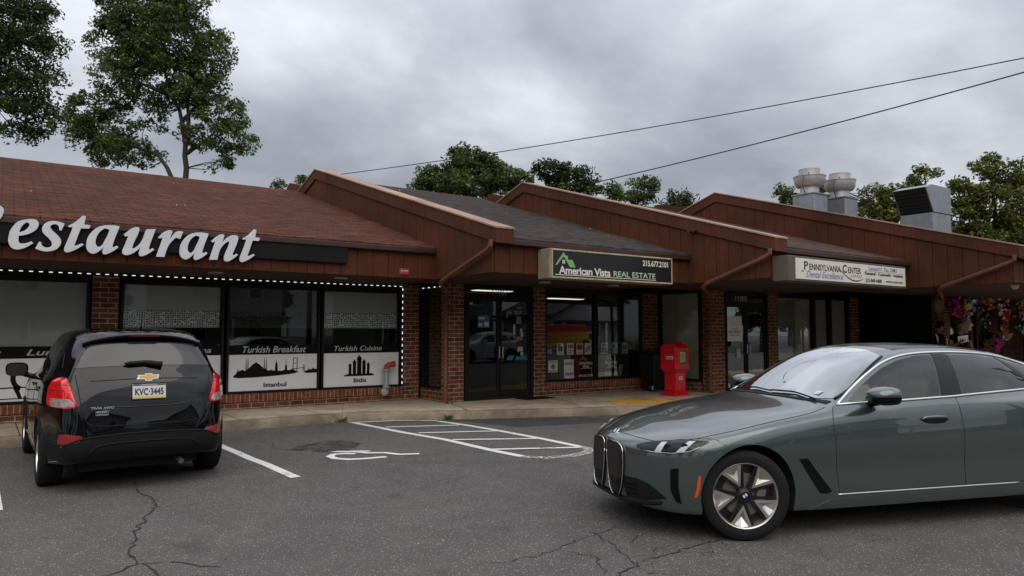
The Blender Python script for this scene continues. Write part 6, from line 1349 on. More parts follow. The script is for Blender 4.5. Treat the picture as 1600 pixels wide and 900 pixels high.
TL = {'poplar': ('poplar_tree', 'tall loose poplar with forked trunk behind the red restaurant roof', 'a', .095, 11, .24), 'locust': ('locust_tree', 'dark feathery tree filling the top left corner', 'b', .08, 17, .25),
      'maple_a': ('maple_tree', 'broad green treetop behind the grey shingle roof', 'a', .11, 15, .2), 'maple_b': ('maple_tree', 'dark treetop above the second sloping parapet wall', 'b', .11, 14, .2), 'maple_c': ('maple_tree', 'small loose treetop between the second parapet and the third roof ridge', 'a', .10, 15, .15),
      'maple_d': ('maple_tree', 'lowest small treetop just left of the third parapet peak', 'b', .10, 14, .12), 'maple_e': ('maple_tree', 'small treetop immediately left of the round exhaust fans', 'a', .10, 22, .12), 'oak_a': ('oak_tree', 'olive treetop between the exhaust fans and the angled intake hood', 'c', .105, 15, .22),
      'oak_b': ('oak_tree', 'large spreading olive tree behind the roof at the right edge', 'c', .10, 15, .28), 'sapling': ('sapling', 'tiny treetop peeking over the left ridge beside the first parapet', 'a', .09, 26, .06)}
for i, (k, (nm, lb, m, sz, dn, r0)) in enumerate(TL.items()):
    B, L_ = TREES[k]; tree(nm, lb, B, L_, 11 + i, sz, dn, m, r0)
# trees across the street (seen in the glass and the paint)
rg = random.Random(3); far = []
base = tree('street_tree', 'round green tree across the street left of the white gabled house', [(-6 + rg.uniform(-1.5, 1.5), -36 + rg.uniform(-1.5, 1.5), 5 + rg.uniform(-2, 3), 1.9, 1.6) for _ in range(12)], [[(-6, -36, 0), (-6, -36, 4), (-6.2, -36, 7)], [(-6, -36, 3), (-4.5, -36, 6)], [(-6, -36, 3.4), (-7.5, -35.5, 6)]], 77, .17, 9, 'b', .3)
for i, (x, y, lb) in enumerate([(19, -37, 'round tree across the street right of the gabled house'), (30, -33, 'street tree behind the white parked car'), (39, -36, 'street tree behind the yellow truck'), (50, -31, 'street tree right of the grey house across the street'), (62, -38, 'farthest street tree on the right side of the street'), (-20, -33, 'street tree at the left end of the street'), (-34, -30, 'farthest street tree on the left side'), (74, -26, 'tree past the end of the street to the right'), (52, -14, 'added unseen tree at the right, beyond the low white house, darkens reflections'), (64, -17, 'second added unseen tree at the right, darkens reflections'), (78, -14, 'third added unseen tree at the right, darkens reflections'), (92, -20, 'fourth added unseen tree at the right, darkens reflections'), (105, -12, 'farthest added unseen tree of the near right row, darkens reflections'), (88, -34, 'added unseen tree at the far right corner of the street, darkens reflections'), (120, -26, 'last added unseen tree at the far right, darkens reflections'), (-22, -9, 'added unseen tree left of the parking lot, near the street, darkens reflections'), (-30, 0, 'added unseen tree left of the parking lot, middle one, darkens reflections'), (-27, 10, 'added unseen tree at the left end of the strip mall, darkens reflections'), (-40, -14, 'large added unseen tree far left behind the parking lot, darkens reflections'), (7, -46, 'tall tree behind the white gabled house')]):  # outer right row and trees left of the lot are unseen, added to darken reflections
    dup(base, (x, y, 0), i * 1.3, lb)
# ------------------------------------------------------------------ houses across the street
def house(lb, x, y, w, d, h, gab, wall, roofm, seed=0):
    t = thing('house', lb, 'house', (x, y, 0)); wb = MB(); wb.box(-w / 2, w / 2, -d, 0, 0, h); wb.prism([(-w / 2, h), (w / 2, h), (0, h + gab)], 'y', -d, 0) if gab else None
    wb.build('wall', wall, t)
    if gab: rf = MB(); rf.prism([(-w / 2 - .4, h - .15), (0, h + gab + .02), (w / 2 + .4, h - .15), (w / 2 + .4, h + .05), (0, h + gab + .25), (-w / 2 - .4, h + .05)], 'y', -d - .3, .4); rf.build('roof', roofm, t)
    for zz in ([1.1, 4.0] if h > 4.5 else [1.1]):
        n = max(2, int(w / 2.6))
        for k in range(n):
            xx = -w / 2 + (k + .5) * w / n
            f = MB(); f.box(xx - .52, xx + .52, .0, .06, zz - .07, zz + 1.47); o = f.build('window', MT['white'], t); MB().box(xx - .42, xx + .42, .062, .07, zz + .03, zz + 1.37).build('pane', CGL, o); MB().box(xx - .42, xx + .42, .07, .085, zz + .68, zz + .73).build('sash', MT['white'], o)
    MB().box(-w / 2 - .2, w / 2 + .2, 0, 1.6, 2.55, 2.7).build('porch_roof', roofm, t)
    for xx in (-w / 2, 0, w / 2): MB().box(xx - .07, xx + .07, 1.4, 1.54, 0, 2.55).build('porch_post', MT['white'], t)
WS = mat('house_white_siding', (.34, .34, .33), .7, var=.05, vs=1); WG = mat('house_grey_siding', (.20, .21, .22), .7, var=.08, vs=1); RFm = mat('house_roof', (.06, .055, .055), .9, var=.2)
house('white two-storey house with gable across the street opposite the restaurant', 1.5, -22, 8.5, 9, 5.6, 2.4, WS, RFm)
house('white gabled house beside it with a lower front, nearer the middle of the street', 13, -24, 7.5, 9, 5.4, 2.8, WS, RFm)
house('grey two-storey house across the street opposite the estate agent', 30, -26, 10, 9, 5.6, 2.2, WG, RFm)
house('white low house at the right end across the street', 46, -25, 10, 9, 3.2, 2.2, WS, RFm)
house('grey house at the left end across the street', -13, -23, 10, 9, 5.4, 2.4, WG, RFm)
# hedge row and distant rise close the view behind
# white copy of the SUV and a box truck
WHP = paint('white_paint_car', (.55, .55, .56), .3, .0)
wsuv = dup(suvr, None, None, 'white SUV parked on the far side of the lot, reflected in the double door', {BLP: WHP}); place_by_rear(wsuv, 22.5, -6.5, R(4))
tk = thing('box_truck', 'yellow box truck with red upper band parked beyond the white SUV', 'truck', (39.6, -20.5, 0), R(4)); tk.scale = (.62, .62, .75)
YL = mat('truck_yellow', (.62, .33, .03), .45); RD = mat('truck_red', (.50, .03, .02), .45)
MB().box(-3.6, 1.2, -1.1, 1.1, .75, 2.6).build('cargo_box', YL, tk, bevel=.04); MB().box(-3.62, 1.22, -1.12, 1.12, 2.2, 3.0).build('upper_band', RD, tk, bevel=.04)
MB().prism([(1.25, .5), (3.2, .5), (3.25, 1.15), (2.9, 1.35), (2.45, 2.15), (1.25, 2.2)], 'y', -1.0, 1.0).build('cab', YL, tk, bevel=.04)
MB().prism([(1.6, 1.35), (2.75, 1.35), (2.38, 2.0), (1.6, 2.03)], 'y', -1.02, 1.02).build('cab_window', CGL, tk)
for wx in (-2.6, 2.2):
    for s in (-1, 1):
        w = bpy.data.objects.new('wheel', None); COL.objects.link(w); w.parent = tk; w.location = (wx, s * .95, .4); tyre(w, .4, .24, .24); MB().lathe([(0, -.1), (.24, -.09), (.24, .09), (0, .1)], n=24, axis='y').build('rim', ALU, w)
# ------------------------------------------------------------------ roof equipment
GAL = mat('galvanised', (.30, .32, .34), .42, .7, var=.15, vs=4); FAN = mat('fan_aluminium', (.50, .48, .46), .4, .55, var=.15, vs=5); DRK = mat('louver_dark', (.030, .027, .025), .6)
def fan(x, y, lb, dz=0):
    t = thing('exhaust_fan', lb, 'roof fan', (x, y, 4.6), 0, 'upblast exhaust fans on the roof'); t.scale = (.86, .86, 1)
    MB().box(-.37, .37, -.37, .37, 0, .70 + dz).build('curb_box', GAL, t, bevel=.01); MB().box(-.40, .40, -.40, .40, .70 + dz, .735 + dz).build('curb_cap', GAL, t, bevel=.005)
    z = .74 + dz
    MB().lathe([(.29, z), (.285, z + .20)], n=32).build('neck', FAN, t, smooth=True)
    MB().lathe([(.29, z + .19), (.40, z + .22), (.455, z + .30), (.468, z + .42), (.475, z + .47), (.492, z + .475), (.492, z + .50), (.46, z + .50), (.32, z + .49)], n=36).build('bowl', FAN, t, smooth=True, angle=30)
    MB().lathe([(.315, z + .48), (.315, z + .66), (.322, z + .665), (.322, z + .69), (.30, z + .69), (.28, z + .62), (0, z + .60)], n=32).build('motor_cover', FAN, t, smooth=True, angle=30)
    b = MB()
    for k in range(4): a = k * pi / 2 + .5; b.box(.40 * cos(a) - .012, .40 * cos(a) + .012, .40 * sin(a) - .012, .40 * sin(a) + .012, z + .48, z + .55)
    b.build('clamps', DRK, t); MB().tube([(-.47, -.1, z + .45), (-.56, -.12, z + .35), (-.55, -.12, z + .15), (-.42, -.1, z - .02)], .012, 6).build('cable', DRK, t, smooth='all')
fan(17.95, 11.2, 'left round metal exhaust fan standing on a box on the roof'); fan(19.02, 10.95, 'right round metal exhaust fan standing on a box on the roof', -.03)
t = thing('intake_hood', 'grey sheet metal intake hood with angled dark louvre on the right roof', 'roof vent', (22.15, 10.15, 4.4))
MB().box(-.52, .60, -.45, .45, 0, .62).build('curb_box', GAL, t, bevel=.008)
MB().prism([(-.50, .63), (-.92, 1.30), (-.55, 1.42), (.60, 1.42), (.60, .63)], 'y', -.47, .47).build('hood', GAL, t, bevel=.008)
b = MB(); n_ = Vector((-.85, 0, -.53)); 
for k in range(7):
    u0 = k / 7 + .02; u1 = (k + .8) / 7; P = lambda u, o: (-.50 - .42 * u + o * -.85, .63 + .67 * u + o * -.53)
    b.prism([P(u0, .004), P(u1, .03), P(u1, .036), P(u0, .010)], 'y', -.42, .42)
b.build('louvre', DRK, t)
MB().prism([(-.505, .64), (-.925, 1.30), (-.935, 1.295), (-.515, .635)], 'y', -.44, .44).build('screen', DRK, t)
# ------------------------------------------------------------------ pole and overhead wires
tp = thing('utility_pole', 'wooden utility pole with crossarms at the right of the parking lot', 'utility pole', (17.3, -2.2, 0))
WD = mat('pole_wood', (.09, .07, .055), .9, var=.3, vs=6)
MB().tube([(0, 0, -.2), (0, 0, 4.5), (0, 0, 9.2)], [.15, .13, .10], 12).build('pole', WD, tp, smooth='all')
for z in (8.7, 7.9): MB().box(-1.2, 1.2, -.06, .06, z - .06, z + .06).build('crossarm', WD, tp)
for z in (8.76, 7.96):
    for x in (-1.1, -.6, .6, 1.1): MB().lathe([(.015, z), (.045, z + .03), (.045, z + .10), (.02, z + .14), (0, z + .14)], (x, 0, 0), 10).build('insulator', MT['offwhite'], tp, smooth=True)
def wire(a, b, sag, lb, r=.014):
    pts = [Vector(a).lerp(Vector(b), k / 24) - Vector((0, 0, 4 * sag * (k / 24) * (1 - k / 24))) for k in range(25)]
    tag(MB().tube(pts, r, 6).build('overhead_wire', MT['wire'], smooth='all'), lb, 'wire', 'overhead wires')
wire((7.30, 18.7, 5.86), (17.3, -2.2, 6.79), .3, 'upper overhead wire running from the first parapet peak to the upper right', .010)
wire((12.45, 13.9, 5.45), (17.3, -2.2, 7.41), .2, 'lower overhead wire running from the second parapet to the upper right', .013)
tq = dup(tp, (13.6, -9.6, 0), R(6), 'second utility pole across the lot, mirrored in the sedan rear side window')
for yy, zz, wn in ((-1.1, 8.84, 'nearest upper'), (-.2, 8.84, 'middle upper'), (1.0, 8.84, 'farthest upper'), (-.6, 8.04, 'lower')):
    for x0, x1 in ((-28, 13.6), (13.6, 62)):
        wire((x0, -9.6 + yy * .1, zz + .1), (x1, -9.6 + yy * .1, zz + .1), .55, wn + ' street wire running ' + ('left' if x0 < 0 else 'right') + ' from the second utility pole', .012)
# ------------------------------------------------------------------ red newspaper box
RP = mat('red_enamel', (.62, .008, .016), .32, coat=.6, var=.08, vs=5)
t = thing('newspaper_box', 'bright red newspaper box on a pedestal on the walkway', 'newspaper box', (12.72, 11.42, .15), R(6))
MB().box(-.27, .27, -.23, .23, 0, .03).build('base_plate', RP, t, bevel=.008)
def frust(x0, y0, x1, y1, z0, z1): return MB().add([(-x0, -y0, z0), (x0, -y0, z0), (x0, y0, z0), (-x0, y0, z0), (-x1, -y1, z1), (x1, -y1, z1), (x1, y1, z1), (-x1, y1, z1)], [(0, 3, 2, 1), (4, 5, 6, 7), (0, 1, 5, 4), (1, 2, 6, 5), (2, 3, 7, 6), (3, 0, 4, 7)])
ped = frust(.25, .21, .185, .16, .03, .12).build('pedestal_foot', RP, t, bevel=.01); MB().box(-.185, .185, -.16, .16, .121, .53).build('pedestal', RP, t, bevel=.012)
frust(.185, .16, .245, .215, .531, .60).build('pedestal_top', RP, t, bevel=.006)
MB().prism([(-.21, .601), (.21, .601), (.21, 1.12), (.15, 1.165), (-.10, 1.165), (-.20, 1.10), (-.21, 1.05)], 'x', -.26, .26).build('housing', RP, t, bevel=.014, seg=2)
d = frame_rect(-.215, .20, .66, 1.08, -.218, .05, .03, RP, 'door', t); MB().box(-.16, .145, -.222, -.214, .71, 1.03).build('door_window', mat('perspex', (.03, .03, .03), .1, coat=1), d)
MB().box(-.12, .10, -.226, -.223, .76, 1.0).build('newspaper', mat('newsprint_colour', (.32, .30, .12), .7, var=.7, vs=22), d)
text('headline', 'NEWS', -.01, -.2275, .965, .18, .035, MT['offwhite'], d); MB().box(.165, .19, -.245, -.22, .82, .97).build('handle', RP, d, bevel=.005)
MB().box(-.10, .10, -.180, -.163, 1.168, 1.185).build('top_ridge', RP, t, bevel=.004) if False else None
MB().box(.10, .20, -.16, .04, 1.166, 1.235).build('coin_box', RP, t, bevel=.01); MB().box(.125, .175, -.164, -.159, 1.185, 1.215).build('coin_slot', BLM, t)
for x in (-.15, .15): MB().box(x - .02, x + .02, -.10, .12, 1.164, 1.176).build('top_ridge', RP, t, bevel=.004)
MB().box(-.07, .07, -.166, -.161, .36, .44).build('sticker', MT['offwhite'], t); text('sticker_text', 'FREE', 0, -.168, .40, .10, .035, mat('red_ink', (.45, .03, .03), .6), t)
MB().box(-.264, -.2605, -.15, .05, .83, .90).build('sticker', MT['offwhite'], t); text('sticker_text', 'Reader', -.2655, 0, .865, .17, .04, MT['blacktext'], t, rot=Matrix(((0, 0, -1), (-1, 0, 0), (0, 1, 0)))).location = (0, -.05, 0)
# ------------------------------------------------------------------ wheeled bin
t = thing('wheeled_bin', 'black wheeled bin tucked in the corner behind the red newspaper box', 'bin', (13.28, 12.62, .15))
BN = mat('bin_plastic', (.008, .008, .009), .5)
b = frust(.20, .20, .27, .27, .06, .92).build('body', BN, t, bevel=.02); MB().prism([(-.30, .93), (.30, .93), (.30, .96), (.2, 1.0), (-.25, .97)], 'x', -.30, .30).build('lid', BN, t, bevel=.012)
for x in (-.24, .24):
    w = MB().lathe([(0, -.03), (.10, -.03), (.10, .03), (0, .03)], n=24, axis='x').build('wheel', RUB, t, smooth=True); w.location = (x, -.16, .10); MB().lathe([(0, -.034), (.052, -.034), (.052, .034), (0, .034)], n=20, axis='x').build('hub', MT['offwhite'], w)
hb_ = MB().lathe([(0, -.004), (.055, -.004), (.055, .004), (0, .004)], n=20, axis='y').build('hub_face', MT['offwhite'], t); hb_.location = (-.27, -.245, .10)
wf = MB().lathe([(0, -.02), (.085, -.02), (.085, .02), (0, .02)], n=20, axis='y').build('castor', RUB, t); wf.location = (-.27, -.22, .10)
# ------------------------------------------------------------------ fire standpipe
t = thing('fire_standpipe', 'grey fire standpipe with red valve head in front of the last restaurant window', 'standpipe', (6.68, 13.93, .15))
PG = mat('pipe_grey', (.36, .39, .39), .5, .2, var=.2); VR = mat('valve_red', (.40, .06, .045), .45, var=.2, vs=20)
MB().tube([(-.02, .12, .20), (-.02, .05, .19), (0, 0, .22), (.004, 0, .30), (.01, 0, .66)], .055, 14).build('pipe', PG, t, smooth='all')
for z in (.27, .62): MB().lathe([(.06, z), (.075, z + .01), (.075, z + .05), (.06, z + .06)], (.005, 0, 0), 16).build('collar', PG, t, smooth=True)
MB().lathe([(0, -.07), (.06, -.07), (.085, -.05), (.085, .0), (.06, .02), (.06, .06), (0, .06)], n=18, axis='y').build('elbow_foot', PG, t, smooth=True).location = (-.03, .02, .20)
h = MB().tube([(.01, 0, .66), (.015, -.01, .73), (.06, -.03, .765), (.10, -.04, .77)], [.055, .06, .06, .05], 14).build('valve_body', VR, t, smooth='all')
MB().lathe([(0, -.03), (.055, -.03), (.065, -.02), (.065, .03), (.05, .04), (0, .04)], n=16, axis='x').build('cap', VR, t, smooth=True).location = (.14, -.05, .775)
MB().lathe([(0, -.06), (.03, -.06), (.03, -.03), (.06, -.02), (.06, .0), (0, .0)], n=12, axis='y').build('outlet', VR, t, smooth=True).location = (.07, -.075, .77)
MB().box(-.05, -.02, -.03, .0, .64, .70).build('bracket', VR, t)
# ------------------------------------------------------------------ flyers and notices in the estate agent windows
def flyer(x, z, w, h, lb, cols, y=13.041, cat='flyer', grp='property flyers hanging in the estate agent windows'):
    t = thing('flyer', lb, cat, (x, y, z - h / 2), 0, grp)
    MB().box(-w / 2, w / 2, -.002, 0, 0, h).build('paper', mat('paper', cols[0], .6), t)
    for i, (a, b, c, d, col) in enumerate(cols[1]):
        MB().box(-w / 2 + a * w, -w / 2 + b * w, -.0032 - i * .0002, -.0022, c * h, d * h).build('print', mat('print', col, .6), t)
    return t
P_ = (.78, .76, .71)
flyer(10.66, 1.205, .21, .27, 'flyer showing two portrait photos with an orange corner in the left estate agent window', (P_, [(.1, .5, .62, .95, (.35, .12, .06)), (.2, .42, .3, .7, (.04, .03, .03)), (.5, .75, .3, .72, (.05, .04, .04)), (.15, .85, .08, .12, (.2, .2, .2))]))
flyer(10.96, 1.205, .21, .27, 'flyer with a pale photo and red heading lines in the left estate agent window', (P_, [(.15, .9, .55, .85, (.22, .2, .22)), (.55, .9, .6, .8, (.35, .08, .08)), (.15, .85, .3, .36, (.15, .15, .15)), (.15, .7, .15, .2, (.15, .15, .15))]))
flyer(11.25, 1.205, .21, .27, 'flyer with a yellow green house photo in the left estate agent window', (P_, [(.12, .88, .4, .85, (.24, .20, .06)), (.4, .8, .45, .7, (.10, .10, .05)), (.2, .8, .15, .2, (.15, .15, .15))]))
flyer(11.51, 1.205, .21, .27, 'mostly white flyer with two grey figures, rightmost in the left window', ((.85, .85, .84), [(.15, .4, .2, .6, (.2, .2, .2)), (.5, .8, .35, .8, (.22, .24, .26))]))
flyer(10.38, 1.205, .26, .27, 'dark flyer with a red heading at the left edge of the window', ((.03, .03, .03), [(.05, .95, .75, .95, (.35, .03, .03)), (.15, .6, .1, .5, (.3, .3, .3))]))
flyer(12.04, 1.205, .20, .27, 'flyer with rows of six small pictures in the right estate agent window', (P_, [(.1, .42, .1, .3, (.06, .06, .06)), (.55, .9, .1, .3, (.06, .06, .06)), (.1, .42, .38, .58, (.06, .06, .06)), (.55, .9, .38, .58, (.06, .06, .06)), (.1, .9, .66, .92, (.25, .22, .25))]))
flyer(12.38, 1.205, .20, .27, 'light blue flyer in the right estate agent window', ((.34, .52, .70), [(.15, .5, .5, .8, (.05, .07, .1)), (.5, .85, .3, .6, (.4, .42, .44)), (.1, .9, .08, .2, (.4, .42, .44))]))
flyer(12.72, 1.205, .20, .27, 'beige flyer, rightmost of the three in the right estate agent window', ((.55, .53, .42), [(.12, .88, .35, .8, (.10, .10, .08)), (.2, .8, .1, .2, (.12, .12, .1))]))
t = flyer(10.44, .81, .27, .27, 'square NOTARY SERVICE sign with a gold seal, low in the left window', ((.85, .82, .74), []), cat='sign', grp=None)
text('lettering', 'NOTARY', 0, -.004, .232, .22, .035, MT['blacktext'], t, bold=.02); text('lettering', 'SERVICE', 0, -.004, .03, .22, .035, MT['blacktext'], t, bold=.02)
MB().lathe([(0, -.005), (.065, -.005), (.065, -.002), (0, -.002)], n=24, axis='y').build('seal', mat('seal', (.16, .14, .09), .5, var=.6, vs=40), t).location = (0, 0, .13)
t = thing('parking_sign', 'white RESERVED PARKING sign plate on a thin post behind the left estate agent window', 'sign', (10.93, 13.06, .46))
MB().box(-.15, .15, -.006, 0, .02, .50).build('plate', MT['white'], t, bevel=.002); MB().tube([(.02, .006, -.3), (.02, .006, .86)], .012, 8).build('post', GAL, t)
text('lettering', 'RESERVED', 0, -.008, .40, .25, .06, mat('grey_ink', (.2, .2, .2), .5), t, bold=.01); text('lettering', 'PARKING', 0, -.008, .16, .25, .07, MT['blacktext'], t, bold=.02)
for x, lb in ((11.44, 'black American Vista board with white phone number in the left estate agent window'), (12.26, 'black American Vista board with white phone number in the right estate agent window')):
    t = thing('window_board', lb, 'sign', (x, 13.045, .47), 0, 'American Vista boards in the estate agent windows')
    MB().box(-.27, .25, -.002, .002, .02, .58).build('board', MT['black'], t); pl_ = mat('board_lettering', (.9, .9, .88), .5)
    text('lettering', 'American', 0, -.004, .400, .42, .085, pl_, t, bold=.02); text('lettering', 'Vista', 0, -.004, .315, .22, .075, pl_, t, bold=.02); text('lettering', '215.677.2101', 0, -.004, .10, .42, .055, pl_, t, bold=.025)
    shape_y('underline', [[(-.18, .262), (.18, .262), (.18, .270), (-.18, .270)]], -.004, pl_, t, .001); logo(-.19, .455, .22, -.004, mat('logo_gold', (.35, .36, .06), .5), t, pl_)
t = thing('poster', 'small blue and white notice on the left leaf of door 11907', 'poster', (8.50, 12.985, 1.69))
MB().box(-.15, .15, -.002, 0, 0, .26).build('paper', mat('poster_blue', (.04, .16, .30), .5, var=.5, vs=9), t); text('lettering', 'OPEN', -.05, -.004, .20, .14, .05, MT['white'], t, bold=.02)
for a, b, c, d in ((.02, .13, .03, .12), (-.13, -.04, .03, .09)): MB().box(a, b, -.004, -.0022, c, d).build('print', MT['offwhite'], t)
t = thing('poster', 'large white notice reading PREFERRED TOGETHER on the left leaf of door 11905', 'poster', (14.98, 11.485, 1.37))
MB().box(-.29, .29, -.003, 0, 0, .62).build('paper', mat('poster_white', (.92, .92, .90), .6), t)
text('lettering', 'PREFERRED', 0, -.005, .235, .46, .05, MT['blacktext'], t, space=1.25); text('lettering', 'TOGETHER', 0, -.005, .15, .42, .04, mat('grey_ink2', (.2, .2, .2), .5), t, space=1.35); text('lettering', 'WE ARE', 0, -.005, .32, .25, .018, mat('grey_ink3', (.25, .25, .25), .5), t, space=1.3)
shape_y('print', [[(-.10, .42), (.24, .42), (.24, .426), (-.10, .426)]], -.005, mat('grey_ink4', (.2, .2, .2), .5), t, .001)
# indoor plant
t = thing('potted_plant', 'leafy plant in a white pot behind the right estate agent window', 'plant', (12.95, 13.55, .50))
MB().box(-.25, .25, -.2, .2, -.35, -.02).build('stand', MT['frame'], t); MB().lathe([(0, 0), (.11, 0), (.15, .25), (.16, .27), (.13, .27), (.11, .24), (0, .24)], n=24).build('pot', MT['offwhite'], t, smooth=True)
b = MB(); rr = random.Random(8)
for k in range(26):
    a = rr.uniform(0, 2 * pi); l = rr.uniform(.5, .95); le = rr.uniform(.25, .6); w_ = .018; p0 = Vector((0, 0, .25)); prev = p0; pts = []
    for j in range(6): u = j / 5; pts.append((Vector((cos(a) * le * u * u, sin(a) * le * u * u, .25 + l * (u - .45 * u * u * u))), w_ * (1 - u) + .003))
    sd = Vector((-sin(a), cos(a), 0)); v = []
    for p, w in pts: v += [p - sd * w, p + sd * w]
    b.add(v, [(2 * j, 2 * j + 1, 2 * j + 3, 2 * j + 2) for j in range(5)])
b.build('leaves', LF['a'], t, fixn=False)
# door mat, weeds
tag(MB().box(9.25, 10.05, 12.45, 12.88, .152, .166).build('door_mat', MT['black'], bevel=.004), 'thin black rubber mat at the foot of door 11907', 'mat')
def weed(x, y, z, lb, n, s, seed):
    t = thing('weed', lb, 'weed', (x, y, z)); b = MB(); rr = random.Random(seed); st = MB()
    for k in range(n):
        a = rr.uniform(0, 2 * pi); l = s * rr.uniform(.4, 1); p = Vector((cos(a) * l * .7, sin(a) * l * .7, rr.uniform(.1, .8) * l)); st.tube([(0, 0, 0), p * .5 + Vector((0, 0, .02)), p], .0025, 4, cap=False)
        for j in range(5):
            c = p * rr.uniform(.4, 1.1) + Vector((rr.gauss(0, .012), rr.gauss(0, .012), rr.gauss(0, .01))); u = Vector((rr.gauss(0, 1), rr.gauss(0, 1), rr.gauss(0, .5))).normalized() * .016; w = u.orthogonal().normalized() * .009; b.add([c - u, c + w, c + u, c - w], [(0, 1, 2, 3)])
    b.build('leaves', LF['c'], t, fixn=False); st.build('stems', LF['c'], t, fixn=False)
weed(5.02, 12.24, .0, 'small weed growing at the foot of the kerb with one tall stalk', 26, .17, 4); weed(6.78, 11.50, .0, 'low clump of green weeds at the kerb by the pavement joint', 34, .14, 5)
o = bpy.data.objects['weed']; MB().tube([(0, 0, 0), (.02, .02, .2), (.05, .03, .38)], .003, 5).build('stalk', LF['c'], o)
# small fixtures
t = thing('floodlight', 'tiny twin lamp on the siding of the second parapet near its front end', 'lamp', (11.68, 9.9, 3.66))
MB().box(-.05, 0, -.05, .05, -.02, .05).build('bracket', DRK, t)
for y in (-.06, .06): MB().lathe([(0, -.05), (.04, -.05), (.03, .03), (0, .03)], (-.07, y, .02), 12, 'x').build('lamp_head', DRK, t, smooth=True)
t = thing('dome_camera', 'white dome camera under the fascia at the far right', 'camera', (17.62, 6.3, 2.60))
MB().lathe([(0, -.10), (.05, -.085), (.075, -.04), (.08, 0), (0, 0)], n=20).build('dome', MT['offwhite'], t, smooth=True)
for i, (x, y) in enumerate([(3.0, 12.9), (5.2, 12.8), (9.0, 11.5), (10.8, 11.4)]):
    t = thing('soffit_light', ['round recessed light under the eave above the second restaurant window', 'round recessed light under the eave above the third restaurant window', 'round recessed light under the eave before door 11907', 'round recessed light under the eave behind the estate agent sign'][i], 'light fitting', (x, y, 2.595), 0, 'recessed lights under the eaves')
    MB().lathe([(.08, .012), (.12, .012), (.12, -.008), (.08, -.004)], n=24).build('ring', MT['offwhite'], t); MB().lathe([(0, .008), (.08, .008), (.08, .010), (0, .010)], n=20).build('lens', GAL, t)
# ------------------------------------------------------------------ flower shop display
def blossom(b, c, r, rr, n=6, cup=.3):
    nrm = Vector((rr.gauss(-.3, .5), -1, rr.gauss(.1, .5))).normalized(); u = nrm.orthogonal().normalized(); w = nrm.cross(u)
    for k in range(n):
        a = 2 * pi * k / n; d = u * cos(a) + w * sin(a); e_ = u * cos(a + .5) + w * sin(a + .5); f_ = u * cos(a - .5) + w * sin(a - .5)
        b.add([c, c + f_ * r * .6 + nrm * r * cup * .5, c + d * r + nrm * r * cup, c + e_ * r * .6 + nrm * r * cup * .5], [(0, 1, 2, 3)])
PAL = dict(magenta=(.45, .02, .20), yellow=(.65, .35, .01), white=(.62, .60, .56), orange=(.50, .16, .03), red=(.40, .02, .03), pink=(.55, .18, .25), blue=(.12, .16, .30), teal=(.10, .20, .20))
PM = {k: mat('petal_' + k, tuple(min(.8, q * 1.4) for q in v), .6, var=.2, vs=12) for k, v in PAL.items()}
WIC = mat('wicker', (.30, .22, .13), .8, var=.4, vs=25, bump=.6, bs=60)
def arrangement(lb, x, z, cols, R_, n, seed, basket=None, y=9.32, sx=1, sz=1, cat='flowers'):
    t = thing('flower_arrangement', lb, cat, (x, y, z)); rr = random.Random(seed)
    for ci, (cn, fr, br, off) in enumerate(cols):
        b = MB()
        for k in range(int(n * fr)):
            p = Vector((rr.gauss(0, .42) * R_ * sx + off[0], rr.gauss(0, .25) * R_, rr.gauss(0, .42) * R_ * sz + off[1])); blossom(b, p, br * rr.uniform(.7, 1.2), rr)
        b.build('blossoms', PM[cn], t, fixn=False)
    b = MB()
    for k in range(int(n * 1.2)):
        p = Vector((rr.gauss(0, .5) * R_ * sx, rr.gauss(.05, .22) * R_, rr.gauss(0, .5) * R_ * sz)); u = Vector((rr.gauss(0, 1), rr.gauss(0, .5), rr.gauss(0, 1))).normalized() * .07; w = u.orthogonal().normalized() * .02; b.add([p - u, p + w, p + u, p - w], [(0, 1, 2, 3)])
    b.build('leaves', LF['b'], t, fixn=False)
    if basket == 'cone': MB().lathe([(.03, -.62), (.14, -.3), (.20, -.05), (.19, -.05), (.13, -.3), (.0, -.6)], n=20).build('basket', WIC, t, smooth=True)
    if basket == 'bowl': MB().lathe([(0, -.35), (.16, -.33), (.24, -.16), (.23, -.15), (.15, -.30), (0, -.31)], n=20).build('basket', WIC, t, smooth=True)
    if basket == 'hoop': MB().tube([(.27 * cos(a), 0, .27 * sin(a)) for a in np.linspace(pi, 2 * pi, 20)], .013, 6).build('hoop', mat('hoop_wood', (.45, .36, .24), .6), t, smooth='all')
    return t
arrangement('wreath of magenta blossoms round one yellow flower hanging on the brick pillar', 21.95, 2.28, [('magenta', 1.2, .07, (-.08, .0))], .34, 46, 1, 'hoop', 9.25, .9, 1.3)
yb = MB(); yr_ = random.Random(4)
for k in range(14): blossom(yb, Vector((.10 + yr_.gauss(0, .035), -.16, .02 + yr_.gauss(0, .035))), .075, yr_)
yb.build('blossoms', PM['yellow'], bpy.data.objects['flower_arrangement'], fixn=False)
arrangement('cluster of bluish and white flowers right of the magenta wreath', 22.75, 2.45, [('blue', .6, .06, (0, 0)), ('teal', .5, .07, (0, -.1)), ('white', .5, .06, (-.1, .08))], .40, 46, 2)
arrangement('wicker cone basket spilling white and red flowers below the wreath', 22.35, 1.98, [('white', 1.1, .055, (.22, -.1)), ('red', .35, .05, (-.05, .08)), ('pink', .3, .05, (-.1, .12))], .30, 44, 3, 'cone')
arrangement('orange and brown flowers hanging in the top row left of the middle', 24.0, 2.50, [('orange', 1, .06, (0, 0)), ('yellow', .2, .05, (0, 0))], .34, 34, 4)
arrangement('pink and white flowers hanging in the middle of the top row', 24.9, 2.50, [('pink', .6, .06, (0, 0)), ('white', .4, .06, (0, .05))], .36, 34, 5)
